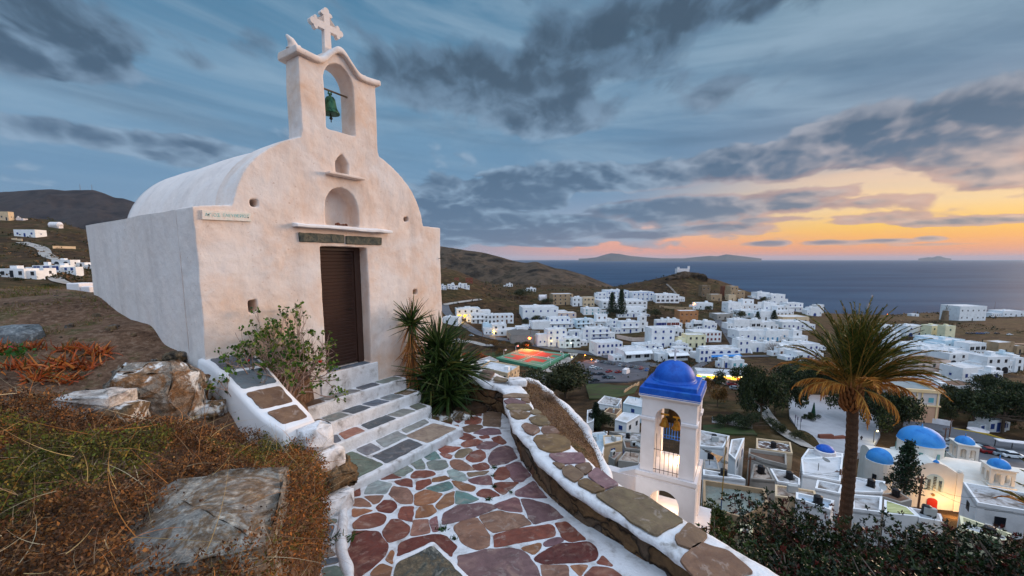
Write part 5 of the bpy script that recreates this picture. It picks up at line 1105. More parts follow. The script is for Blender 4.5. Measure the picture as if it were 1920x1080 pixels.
def succulents():
 # rosettes of orange-brown aloe-like leaves on the bare slope
 base = BP(110, 675); r = random.Random(4); k = 0
 names = ['rusty orange succulent, largest of the clump on the bare slope', 'dry orange succulent at the right end of the clump', 'brown tipped succulent at the front of the clump', 'orange succulent behind the pink flower', 'small rusty succulent between its larger neighbours', 'low orange succulent at the left picture edge', 'greenish orange succulent in the middle of the clump', 'faded orange succulent at the back of the clump', 'upright orange succulent near the right end of the clump']
 for (px, py, s) in ((100, 690, 1.15), (180, 665, 1.0), (70, 712, .95), (30, 690, .9), (135, 655, .8), (5, 660, .9), (120, 715, .8), (60, 655, .75), (160, 690, .9)):
  p = BP(px, py); root = thing('succulent', names[k], 'succulent', p, 0, 'orange succulents on the slope'); k += 1; n = 85
  P = rng.normal(size=(n, 3))*[.09, .07, .008]*s+[0, 0, .01]; D = rnd_dirs(n, 1.0); V, Fc, C = strips(P, D, rng.uniform(.10, .20, n)*s, .026*s, palcol(n, [(178, 84, 34), (150, 66, 30), (196, 116, 52), (120, 64, 36), (104, 92, 44)], .25, [4, 3, 3, 2, 1.5]), 4, .5, .5); link('leaves', rawmesh(V, Fc, col=C), leaf_mat('succulent_leaves', .1, .45), root)
  tu = rng.normal(size=(14, 3))*[.12, .09, 0]*s; V, Fc, C = strips(tu, rnd_dirs(14, .2), .16*s, .018, palcol(14, [(150, 120, 90), (120, 92, 66)]), 4, .5, .6); link('dead_leaves', rawmesh(V, Fc, col=C), leaf_mat('dry_leaves'), root)
 p = BP(28, 672); root = thing('geranium', 'small green geranium with one magenta flower among the orange succulents', 'flower', p)
 n = 60; V, Fc, C = leafquads(rng.normal(size=(n, 3))*[.07, .05, .035]+[0, 0, .06], rnd_dirs(n, 1), .045, .04, palcol(n, [(52, 92, 34), (72, 110, 40)])); link('leaves', rawmesh(V, Fc, col=C), leaf_mat('shrub_leaves', .3, .5), root)
 fl = MB(); c = (.0, -.03, .13)
 for i in range(6): a = i*1.05; fl.lathe((c[0]+.018*math.cos(a), c[1], c[2]+.018*math.sin(a)), [(0, -.008), (.012, 0), (0, .008)], 7)
 fl.build('flower', pmat('magenta_petals', [(200, 20, 90)]), root)
succulents()
def tufts():
 spots = [(995, 857, 'tuft of green weed at the foot of the parapet wall', .10), (1012, 835, 'thin weed climbing the base of the parapet wall', .08), (927, 878, 'small green weed growing in a white joint beside the red flagstones', .05), (925, 893, 'tiny weed in the joint just below another weed', .035), (927, 914, 'weed sprig in the crack near the middle of the path', .045), (958, 924, 'little weed where the crack meets the purple flagstone', .03), (917, 938, 'green weed spreading along the crack in the middle of the path', .05), (829, 994, 'green weed at the bend of the crack near the grey slab', .06), (851, 1012, 'weed sprig trailing down the crack towards the grey slab', .04), (641, 1014, 'upright grey-green weed growing on the white rib left of the path', .12)]
 for px, py, lb, s in spots:
  p = GP(px, py); root = thing('weed', lb, 'weed', p, 0, 'weeds in the joints of the path'); n = 46
  V, Fc, C = strips(rng.normal(size=(n, 3))*[s*.35, s*.25, .002]+[0, 0, .006], rnd_dirs(n, 1.2), rng.uniform(.5, 1.1, n)*s, s*.12+.003, palcol(n, [(38, 66, 30), (58, 84, 34), (30, 50, 24)]), 3, .4, .6); link('leaves', rawmesh(V, Fc, col=C), leaf_mat('shrub_leaves', .3, .5), root)
tufts()
def mound():
 """earth slope between the parapet and the outer white kerb, with dead weeds"""
 cb = [(.05, 7.75), (.45, 7.7), (.70, 7.25), (.92, 6.75), (1.12, 6.2), (1.22, 5.75), (1.28, 5.2), (1.42, 4.75), (1.68, 4.3), (1.95, 3.95)]
 ct = [-2.32, -2.36, -2.42, -2.5, -2.62, -2.75, -3.0, -3.4, -3.8, -4.2]
 wl = [(.05, 7.35), (.26, 6.80), (.34, 6.2), (.43, 5.75), (.50, 5.42), (.66, 4.95), (.80, 4.58), (.96, 4.18), (1.10, 3.88), (1.25, 3.66)]
 n = 90; V = []; W_ = 24; rr = []
 f = lambda A, t: np.array([np.interp(t, range(10), [a[0] for a in A]), np.interp(t, range(10), [a[1] for a in A])])
 for i in range(n):
  t = 9*i/(n-1); a, b = f(wl, t), f(cb, t); zc = float(np.interp(t, range(10), ct)); za = -2.34-.10*t*.3
  for j in range(W_):
   w = j/(W_-1); q = a+(b-a)*w; z = za+(zc-.02-za)*w+.07*math.sin(w*math.pi)+npfbm(np.array([q[0]]), np.array([q[1]]), 8, 4, 3.)[0]*.06; V.append((q[0], q[1], z)); rr.append(w)
 i = np.arange(n-1)[:, None]*W_+np.arange(W_-1)[None]; Fc = np.stack([i, i+1, i+W_+1, i+W_], -1).reshape(-1, 4); V = np.array(V)
 o = tagit(link('earth_slope', rawmesh(V, Fc[:, ::-1]), bpy.data.materials['bank_soil'], smooth=True), kind='structure')
 k = rng.choice(len(V), 5200); P = V[k]+rng.normal(size=(5200, 3))*[.02, .02, .01]; P[:, 2] += rng.random(5200)*.05
 L = [leafquads(np.repeat(P, 3, 0)+rng.normal(size=(15600, 3))*.012, rnd_dirs(15600, .6), rng.uniform(.012, .028, 15600), .009, palcol(15600, [(128, 94, 58), (96, 70, 46), (70, 54, 38), (150, 118, 82)]))]
 g = rng.choice(len(P), 1500); L.append(strips(P[g], rnd_dirs(1500, 1.2), rng.uniform(.05, .14, 1500), .004, palcol(1500, [(150, 124, 96), (120, 96, 72)]), 3, .4, .7))
 Vv, Ff, Cc = joinp(L); tagit(link('dead_weeds', rawmesh(Vv, Ff, col=Cc), leaf_mat('dry_leaves')), kind='stuff')
 # grey thistle-like bush on the slope
 root = thing('dry_bush', 'grey-brown rounded dead bush on the earth slope outside the parapet', 'bush', (.62, 6.85, -2.42)); m = 1500
 D = rnd_dirs(m, .5); V1 = strips(np.zeros((m, 3))+D*.03, D, rng.uniform(.12, .22, m), .004, palcol(m, [(130, 108, 92), (104, 84, 70), (156, 136, 118)]), 3, .1, .6); link('twigs', rawmesh(*V1[:2], col=V1[2]), leaf_mat('dry_leaves'), root)
 kb = thing('outer_kerb', 'rounded whitewashed outer kerb dropping along the earth slope below the parapet', 'kerb', (.9, 6.5, -2.6)); inv = np.array([-.9, -6.5, 2.6]); vs = []
 for i in range(n):
  t = 9*i/(n-1); b = f(cb, t); zc = float(np.interp(t, range(10), ct)); d = f(cb, min(9, t+.1))-f(cb, max(0, t-.1)); d /= np.linalg.norm(d)+1e-9; nrm = np.array([-d[1], d[0]])*-1
  if nrm[0] < 0 and t > 1.5: nrm = -nrm
  if t <= 1.5: nrm = np.array([.25, 1.])/1.03*1.
  for w, dz in ((-.08, -.1), (-.07, .02), (-.03, .06), (.05, .055), (.09, .0), (.12, -.4), (.2, -1.6), (.3, -3.4)):
   nz = mnoise.noise_vector(Vector((t*2.2, w*5, dz)))*.05+mnoise.noise_vector(Vector((t*.9, 2, 1)))*.09; vs.append((b[0]+nrm[0]*w+nz.x+inv[0], b[1]+nrm[1]*w+nz.y+inv[1], zc+dz+nz.z*.7+inv[2]))
 mb = MB(); mb.add(vs, [[i*8+j, (i+1)*8+j, (i+1)*8+j+1, i*8+j+1] for i in range(n-1) for j in range(7)]); o = mb.build('kerb_body', WHITE, kb, smooth=True)
mound()
# ------------------------------------------------------------------ blue domed bell tower, palm, dark bushes
def fr(o, rz): # local frame helper
 return lambda x, y, z: Vector((o[0]+x*math.cos(rz)-y*math.sin(rz), o[1]+x*math.sin(rz)+y*math.cos(rz), z))
TW = pmat('fresh_whitewash', [(214, 206, 204), (232, 226, 226)], scale=.8, rough=.85, bump=.2, bscale=12, bdist=.02)
BLU = pmat('cobalt_blue_paint', [(12, 66, 150), (26, 92, 186), (16, 76, 168), (34, 98, 180)], scale=1.2, rough=.55, bump=.1, bscale=10)
LBLU = pmat('sky_blue_paint', [(34, 112, 182), (54, 136, 204), (70, 142, 198)], scale=.5, rough=.6)
def archcut(x0, x1, z0, zs, y0, y1, axis='y', n=14):
 r = (x1-x0)/2; c = (x0+x1)/2; P = [(x0, z0), (x1, z0)]+[(c+r*math.cos(math.pi*i/n), zs+r*math.sin(math.pi*i/n)) for i in range(n+1)]
 mb = MB(); extr(mb, P, y0, y1);
 if axis == 'x': mb.v = [(v[1], v[0], v[2]) for v in mb.v]; mb.f = [f[::-1] for f in mb.f]
 return mb.build('c', TW)
def bell_tower():
 rz = R(-30); root = thing('bell_tower', 'white bell tower with a cobalt blue dome and two golden bells, beyond the parapet', 'bell tower', (7.15, 17.85, -11.6), rz); Z = lambda z: z+11.6
 s = MB(); h = 1.1
 s.box((0, 0, Z(-7.5)), (2.2, 2.2, 3.55)); body = s.build('belfry_stage', TW, None)
 cuts = [archcut(-.53, .50, Z(-9.22), Z(-6.76), -2, 2), archcut(-.5, .5, Z(-9.22), Z(-6.76), -2, 2, 'x')]
 boolean(body, cuts); body.parent = root; body.modifiers.new('b', 'BEVEL').width = .02
 s = MB(); s.box((0, 0, Z(-10.6)), (2.44, 2.44, 2.2)); body = s.build('lower_stage', TW, None)
 cuts = [archcut(-.62, .60, Z(-12), Z(-10.48), -2, 2), archcut(-.6, .6, Z(-12), Z(-10.48), -2, 2, 'x')]; boolean(body, cuts); body.parent = root
 s = MB(); s.box((0, 0, Z(-12.6)), (3.4, 3.0, 1.9)); s.build('plinth', TW, root)
 def mould(name, z, w, hh, gap=None):
  m = MB(); prof = [(0, -hh/2), (.05, -hh/2), (.10, -hh*.1), (.13, 0), (.13, hh/2), (0, hh/2)]
  for sx, sy in ((1, 1),):
   segs = [((-w/2, -w/2), (w/2, -w/2)), ((w/2, -w/2), (w/2, w/2)), ((w/2, w/2), (-w/2, w/2)), ((-w/2, w/2), (-w/2, -w/2))]
  P = [(-w/2, -w/2), (w/2, -w/2), (w/2, w/2), (-w/2, w/2)]; D = [(-1, -1), (1, -1), (1, 1), (-1, 1)]; vs = []
  for (px, py), (dx, dy) in zip(P, D):
   for o, zz in prof: vs.append((px+dx*(o-.004), py+dy*(o-.004), z+zz))
  k = len(prof); fs = [[i*k+j, ((i+1) % 4)*k+j, ((i+1) % 4)*k+j+1, i*k+j+1] for i in range(4) for j in range(k-1)]; m.add(vs, fs); o = m.build(name, TW, root); return o
 mould('cornice', Z(-9.38), 2.24, .34); mould('cornice', Z(-5.82), 2.2, .2)
 # impost mouldings only on the piers
 for sx in (-1, 1):
  for sy in (-1, 1): m = MB(); m.box((sx*.835, sy*.835, Z(-6.82)), (.66, .66, .15)); m.build('impost', TW, root, bevel=.03)
 m = MB(); m.box((0, 0, Z(-5.62)), (2.46, 2.46, .36), taper=.98); m.box((0, 0, Z(-5.36)), (2.1, 2.1, .20)); m.build('blue_roof_slab', BLU, root, bevel=.03)
 m = MB(); m.lathe((0, 0, Z(-5.27)), [(.93, 0), (.93, .06), (.88, .07)]+[(.87*math.cos(a), .07+.80*math.sin(a)) for a in np.linspace(0, math.pi/2, 14)], 36); m.build('dome', BLU, root, smooth=True)
 m = MB(); m.tube([(0, 0, Z(-4.45)), (0, 0, Z(-3.85))], [.05, .04], 8); m.box((0, 0, Z(-3.98)), (.30, .06, .08)); m.build('roof_cross', TW, root)
 # bells, beam, railing
 GB = pmat('gold_bronze', [(150, 104, 34), (190, 140, 56)], scale=8, rough=.4, metal=.6)
 for x, y, z, sc, lb, mt in ((-.27, -.3, -7.05, 1., 'left golden bell under the blue dome', GB), (.24, -.3, -7.1, 1., 'right golden bell under the blue dome', GB), (0, .25, -6.75, 1.7, 'large dark bronze bell behind the two golden ones', pmat('dark_bronze', [(66, 52, 34), (90, 70, 44)], rough=.5, metal=.6))):
  w = Vector((7.15, 17.85, 0))+Vector((x*math.cos(rz)-y*math.sin(rz), x*math.sin(rz)+y*math.cos(rz), z)); b = thing('bell', lb, 'bell', w, rz)
  m = MB(); m.lathe((0, 0, -.28*sc), [(0, .02*sc), (.17*sc, .0), (.22*sc, 0), (.20*sc, .05*sc), (.15*sc, .14*sc), (.125*sc, .26*sc), (.10*sc, .34*sc), (.0, .37*sc)], 20); m.build('bell_body', mt, b, smooth=True)
  m = MB(); m.tube([(0, 0, .08*sc), (0, 0, .22*sc)], .03*sc, 6); m.box((0, 0, .24*sc), (.34*sc, .06, .06)); m.build('headstock', pmat('yellow_painted_wood', [(196, 146, 40)]), b)
 m = MB()
 for sx in (-1,): pass
 rail = MB()
 for i in range(6): x = -.44+i*.176; rail.tube([(x, -1.06, Z(-9.2)), (x, -1.06, Z(-7.45))], .012, 5)
 for z in (-9.05, -8.15): rail.tube([(-.53, -1.06, Z(z)), (.5, -1.06, Z(z))], .014, 5)
 rail.build('iron_grille', pmat('dark_iron', [(40, 38, 36)]), root)
 rail = MB();
 for i in range(9): x = -.5+i*.124; rail.tube([(x, 1.05, Z(-8.45)), (x, 1.05, Z(-7.4))], .016, 5)
 for z in (-8.45, -8.3, -7.4): rail.tube([(-.53, 1.05, Z(z)), (.5, 1.05, Z(z))], .018, 5)
 rail.build('blue_railing', BLU, root)
 m = MB(); m.box((-2.2, .2, Z(-10.9)), (2.0, .5, 1.4)); m.prism([(-3.2, .0), (-1.22, .0), (-1.22, .45), (-3.2, .45)], Z(-12), [Z(-10.6), Z(-9.7), Z(-9.7), Z(-10.6)]); m.build('side_wall', TW, root)
 m = MB(); m.tube([(.3, .3, Z(-9.2)), (.3, .3, Z(-8.9))], [.06, .05], 8); lp = m.build('lamp', pmat('warm_lamp_glass', [(255, 220, 160)], emis=(255, 190, 110), estr=14), root)
 for (x, y, z, p) in ((.25, .35, -8.7, 45), (.1, .2, -11.0, 40), (-1.2, -4.2, -9.6, 170)):
  L = bpy.data.lights.new('tower_light', 'POINT'); L.energy = p; L.color = (1, .70, .42) if p < 100 else (1, .9, .84); L.shadow_soft_size = .12; o = bpy.data.objects.new('tower_light', L); COL.objects.link(o); o.parent = root; o.location = (x, y, Z(z))
 ld = thing('loudspeaker', 'grey horn loudspeaker fixed to the right side of the bell tower', 'loudspeaker', Vector((8.55, 17.0, -8.25)), R(-30)); m = MB(); m.tube([(0, 0, 0), (.18, -.1, -.02), (.30, -.17, -.08), (.38, -.2, -.12)], [.03, .05, .12, .17], 12); m.build('horn', pmat('pale_horn', [(196, 160, 120)]), ld); m = MB(); m.tube([(-.35, .1, .05), (0, 0, 0)], .02, 6); m.build('bracket', pmat('dark_iron', [(40, 38, 36)]), ld)
bell_tower()
def flagpole():
 p = DY(1349, 992, 24); q = DY(1357, 818, 24); root = thing('flagpole', 'thin yellow and blue striped pole to the right of the blue domed bell tower', 'pole', (p.x, p.y, p.z)); h = q.z-p.z; mb = MB()
 mb.tube([(0, 0, -2), (.02, 0, h*.33)], .035, 6); mb.build('lower_shaft', pmat('faded_blue_pole', [(60, 84, 120)]), root); mb = MB(); mb.tube([(.02, 0, h*.33), (.05, 0, h*.8), (.08, 0, h)], [.04, .03, .02], 6); mb.build('upper_shaft', pmat('yellow_pole', [(176, 140, 50), (120, 110, 90)], scale=3), root)
flagpole()
def palm(name, label, base, top, n, L, seed, dead=8, skip=None, r0=.26):
 rr = np.random.default_rng(seed); root = thing(name, label, 'palm tree', base); b = Vector(base); t = Vector(top)-b
 mb = MB(); k = 46; pts = [t*(i/(k-1))+Vector((.10*math.sin(i/k*3), 0, 0)) for i in range(k)]
 mb.tube(pts, [r0*(1.12-.20*i/k)+(.010 if i % 2 else -.004) for i in range(k)], 16)
 mb.build('trunk', pmat('palm_bark', [(58, 40, 30), (88, 62, 44), (48, 34, 26)], scale=9, bump=1, bscale=26, rough=.9, streak=(1, 1, 3)), root)
 mb = MB()
 for i in range(60):   # old leaf bases below the crown
  a = i*2.399; z = t.z-.9+.9*(i/60); d = Vector((math.cos(a), math.sin(a), 0)); p = Vector((t.x, t.y, z)); mb.tube([p+d*r0*.7, p+d*(r0+.10)+Vector((0, 0, .14)), p+d*(r0+.16)+Vector((0, 0, .34))], [.05, .04, .02], 5)
 mb.build('leaf_bases', pmat('palm_boots', [(120, 74, 40), (160, 104, 56)], scale=8), root)
 LV = []; RA = MB(); DV = []
 for i in range(n+dead):
  is_dead = i >= n; a = rr.uniform(0, 2*math.pi); u = (i+.5)/n
  e0 = math.radians(89-62*u**1.35+rr.uniform(-7, 7)) if not is_dead else math.radians(rr.uniform(-5, 25)); Lf = L*rr.uniform(.85, 1.1)*(1.02-.2*u if not is_dead else .7)
  if is_dead: a = [3.3, 3.0, 2.9, 3.5, -.4, .0, .35, -1.2, 4.3, .15][i-n] if i-n < 10 else a
  h = Vector((math.cos(a), math.sin(a), 0)); S_ = 26; el = e0; p = Vector((t.x, t.y, t.z))+h*.12; P = [p.copy()]; Tn = []
  drop = (.35+1.0*u if not is_dead else rr.uniform(1.4, 2.5))
  for s in range(S_):
   d = h*math.cos(el)+Vector((0, 0, math.sin(el))); Tn.append(d); p = p+d*Lf/S_; P.append(p.copy()); el -= drop*(s/S_)**1.2*2./S_*1.25
  RA.tube(P, [.028*(1-.85*j/S_) for j in range(S_+1)], 4, cap=False)
  side0 = h.cross(Vector((0, 0, 1))).normalized(); m = 46; js = np.linspace(.16, .995, m); idx = np.clip((js*S_).astype(int), 0, S_-1); fr_ = js*S_-idx
  PP = np.array([P[k_].lerp(P[k_+1], float(f_)) for k_, f_ in zip(idx, fr_)]); TT = np.array([Tn[k_] for k_ in idx]); up = np.cross(np.array(side0)[None], TT)
  ln = .46*np.sin(np.clip(js*1.05, 0, 1)*math.pi*.86+.35)*(L/2.9)
  for sg in (-1, 1):
   D = TT*.95+np.array(side0)[None]*sg*.48+up*(-.0 if not is_dead else -.1)+rr.normal(size=(m, 3))*.10+np.array([0, 0, .22 if not is_dead else -.25]); D /= np.linalg.norm(D, axis=1, keepdims=True)
   if is_dead or u > .9: pal = [(176, 112, 48), (150, 92, 40), (200, 140, 62)]
   elif u > .62: pal = [(84, 82, 32), (120, 100, 42), (62, 68, 28), (150, 108, 48)]
   else: pal = [(62, 74, 28), (84, 88, 34), (48, 60, 24), (112, 100, 40)]
   C = palcol(m, pal, .25); V, Fc, Cc = strips(PP, D, np.maximum(ln, .08), .034, C, 3, .35 if not is_dead else .9, .12); LV.append((V, Fc, Cc)) if not is_dead else DV.append((V, Fc, Cc))
 V, Fc, C = joinp(LV); link('crown', rawmesh(V, Fc, col=C), leaf_mat('palm_leaflets', .25, .5), root)
 if DV: V, Fc, C = joinp(DV); link('dead_fronds', rawmesh(V, Fc, col=C), leaf_mat('dry_leaves'), root)
 RA.build('frond_stems', pmat('frond_stem', [(150, 110, 50), (176, 130, 60)], scale=6), root)
 return root
palm('palm_tree', 'tall date palm with golden drooping fronds, right of the cobalt domed bell tower', (12.0, 14., -9.8), (11.80, 14., -4.40), 80, 2.95, 5, 9, r0=.175)
palm('palm_tree', 'palm cut by the right picture edge, only a few frond tips showing', (10.3, 6.6, -7.6), (10.1, 6.6, -5.2), 22, 1.9, 9, 4, r0=.2)
def bush(name, label, c, rad, n, pal, leaf=.075, seed=1, wh=8, cat='bush', base=None):
 rr = np.random.default_rng(seed); root = thing(name, label, cat, (c[0], c[1], base if base is not None else c[2]-rad[2])); inv = np.array([c[0], c[1], c[2]])-np.array(root.location)
 d = rr.normal(size=(n, 3)); d /= np.linalg.norm(d, axis=1, keepdims=True); lump = 1+.55*npfbm(d[:, 0]*2.+seed, d[:, 1]*2.+d[:, 2]*1.7, seed, 3, 1.4); r = rr.random(n)**.40
 tip = d*np.array(rad)*(r*lump)[:, None]+inv; k = wh; out = d*.8+[0, 0, .6]; out /= np.linalg.norm(out, axis=1, keepdims=True)
 P = np.repeat(tip, k, 0)+rr.normal(size=(n*k, 3))*leaf*.12; D = np.repeat(out, k, 0)*.55+rr.normal(size=(n*k, 3))*.75; D /= np.linalg.norm(D, axis=1, keepdims=True)
 C = np.repeat(palcol(n, pal, .3), k, 0)*rr.uniform(.7, 1.3, (n*k, 1)); V, Fc, Cc = leafquads(P, D, rr.uniform(.7, 1.15, n*k)*leaf, leaf*.42, C, .06); link('foliage', rawmesh(V, Fc, col=np.clip(Cc, 0, .8)), leaf_mat('glossy_leaves', .12, .38), root)
 mb = MB(); r2 = random.Random(seed)
 for i in range(44):
  q = Vector(tip[r2.randrange(n)])*1.04; m_ = q*.5+Vector((r2.gauss(0, .08), r2.gauss(0, .08), .1)); mb.tube([Vector((r2.gauss(0, .06), r2.gauss(0, .06), -.2)), m_, q], [.022, .012, .005], 5, cap=False)
 mb.build('branches', pmat('bush_bark', [(110, 96, 86), (150, 134, 120)], scale=12), root); return root
DK = [(26, 42, 20), (36, 54, 24), (20, 32, 18), (30, 44, 22), (22, 36, 18), (60, 36, 26), (48, 60, 30), (40, 50, 26), (84, 34, 28)]
def bushes():
 L = [(1345, 1050, 6.2, (.62, .6, .55), 420, 'low dark bush peeping over the parapet, left end of the bush row', [(44, 58, 26), (58, 74, 30), (80, 50, 28)]), (1452, 1020, 6.9, (.85, .8, .82), 1000, 'dark red-green bush below the paved courtyard', DK), (1568, 1050, 6.6, (.85, .8, .78), 950, 'dark bush just left of the palm trunk', DK),
         (1690, 1062, 6.6, (.95, .8, .74), 1000, 'dark bush just right of the palm trunk', DK), (1800, 1072, 6.3, (.9, .8, .75), 900, 'wide dark bush with reddish leaves near the right bottom corner', DK), (1912, 1096, 5.8, (.85, .8, .68), 800, 'last dark bush of the row, in the right bottom corner', DK), (1500, 1100, 4.9, (.9, .7, .45), 700, 'lowest dark bush at the bottom edge beyond the parapet', DK), (1680, 1130, 4.6, (1.0, .7, .5), 600, 'dark bush at the bottom edge under the palm', DK), (1335, 985, 19, (.9, .9, 1.1), 420, 'slim green shrub beside the foot of the blue domed bell tower', [(40, 56, 24), (56, 70, 30)])]
 for i, (px, py, D, rad, n, lb, pal) in enumerate(L): p = DY(px, py, D); bush('bush', lb, p, rad, int(n*1.15), pal, seed=30+i, base=min(p.z-rad[2], HZ(p.x, p.y)+.2), leaf=.066 if D < 10 else .16)
bushes()
# ------------------------------------------------------------------ town: builders
def wallmat(name, c, v=14):
 return pmat('wall_'+name, [tuple(max(0, q-v*2) for q in c), c, tuple(min(250, q+8) for q in c)], scale=.35, rough=.9, bump=.15, bscale=3, bdist=.05, lo=.25, hi=.6)
WM = dict(w=wallmat('white', (226, 226, 226)), c=wallmat('cream', (222, 214, 176)), p=wallmat('pinkish', (206, 184, 170)), t=wallmat('tan_stone', (164, 138, 108), 22), o=wallmat('ochre', (168, 116, 76), 18), g=wallmat('grey', (150, 144, 136), 18),
          r=wallmat('raw_brick', (120, 72, 54), 14), b=wallmat('beige', (206, 180, 146)), l=wallmat('pale_blue', (196, 214, 222)), s=wallmat('rubble', (120, 100, 78), 26))
ROOF = pmat('roof_screed', [(150, 148, 146), (190, 190, 190), (206, 206, 208), (170, 164, 156)], scale=.22, rough=.9, lo=.3, hi=.68)
ROOFB = pmat('brown_roof', [(84, 62, 50), (112, 86, 70), (96, 76, 62)], scale=.5, rough=.95)
WC = {'b': pmat('blue_shutter', [(24, 54, 118), (34, 66, 130)], scale=.1, rough=.5), 'd': pmat('dark_window', [(24, 28, 36), (36, 42, 50)], scale=.1, rough=.3, spec=.5), 'r': pmat('dark_red_shutter', [(110, 40, 34)], rough=.5), 'n': pmat('brown_shutter', [(96, 64, 46)], rough=.6), 'v': pmat('violet_blue_shutter', [(52, 60, 120)], rough=.5),
      'y': pmat('lit_shop_window', [(255, 210, 60)], emis=(255, 196, 40), estr=1.6), 'a': pmat('lit_warm_window', [(255, 150, 60)], emis=(255, 130, 40), estr=1.6), 'l': pmat('pale_blue_shutter', [(70, 136, 176)], rough=.5), 'g': pmat('green_shutter', [(60, 96, 84)], rough=.5), 'e': pmat('teal_glass', [(96, 160, 166)], rough=.4), 'W': TW}
_WMESH = {}
def win_mesh(kind, wc):
 key = (kind, wc)
 if key in _WMESH: return _WMESH[key]
 mb = MB()
 if kind == 'win': mb.box((0, -.02, .55), (.95, .06, 1.1)); mb.box((0, -.03, -.03), (1.15, .12, .06), mi=1)
 elif kind == 'door': mb.box((0, -.02, 1.0), (.95, .06, 2.0)); mb.box((0, -.05, .0), (1.2, .3, .06), mi=1)
 elif kind == 'wide': mb.box((0, -.02, .75), (2.2, .06, 1.5)); mb.box((0, -.055, .75), (.06, .03, 1.5), mi=1)
 elif kind == 'arch': extr(mb, [(-.9, 0), (.9, 0)]+[(.9*math.cos(a), 0.25+.85*math.sin(a)) for a in np.linspace(0, math.pi, 9)], -.05, .02)
 elif kind == 'bigarch': extr(mb, [(-1.2, 0), (1.2, 0)]+[(1.2*math.cos(a), 1.2+1.0*math.sin(a)) for a in np.linspace(0, math.pi, 9)], -.06, .02)
 me = bpy.data.meshes.new('window'); me.from_pydata(mb.v, [], mb.f); me.polygons.foreach_set('material_index', mb.m); me.materials.append(WC[wc]); me.materials.append(WC['W']); _WMESH[key] = me; return me
def add_win(root, kind, wc, x, y, z, rz=0., name='window', sc=1.):
 o = bpy.data.objects.new('door' if kind == 'door' else name, win_mesh(kind, wc)); COL.objects.link(o); o.parent = root; o.location = (x, y, z); o.rotation_euler = (0, 0, rz); o.scale = (sc, 1, sc); return o
def shell(mb, w, d, h, x=0., y=0., z=0., par=.35, found=4., roofmi=1, th=.22):
 """flat roofed white block with parapet; front face at y, centre x"""
 x0, x1, y0, y1 = x-w/2, x+w/2, y, y+d
 mb.box((x, y+d/2, z+(h-found)/2), (w, d, h+found))
 mb.box((x, y+d/2, z+h+.012), (w-2*th, d-2*th, .02), mi=roofmi)
 for bx, by, sx, sy in ((x, y0+th/2, w, th), (x, y1-th/2, w, th), (x0+th/2, y+d/2, th, d-2*th-.01), (x1-th/2, y+d/2, th, d-2*th-.01)): mb.box((bx, by, z+h+par/2+.001), (sx, sy, par))
HR = random.Random(99)
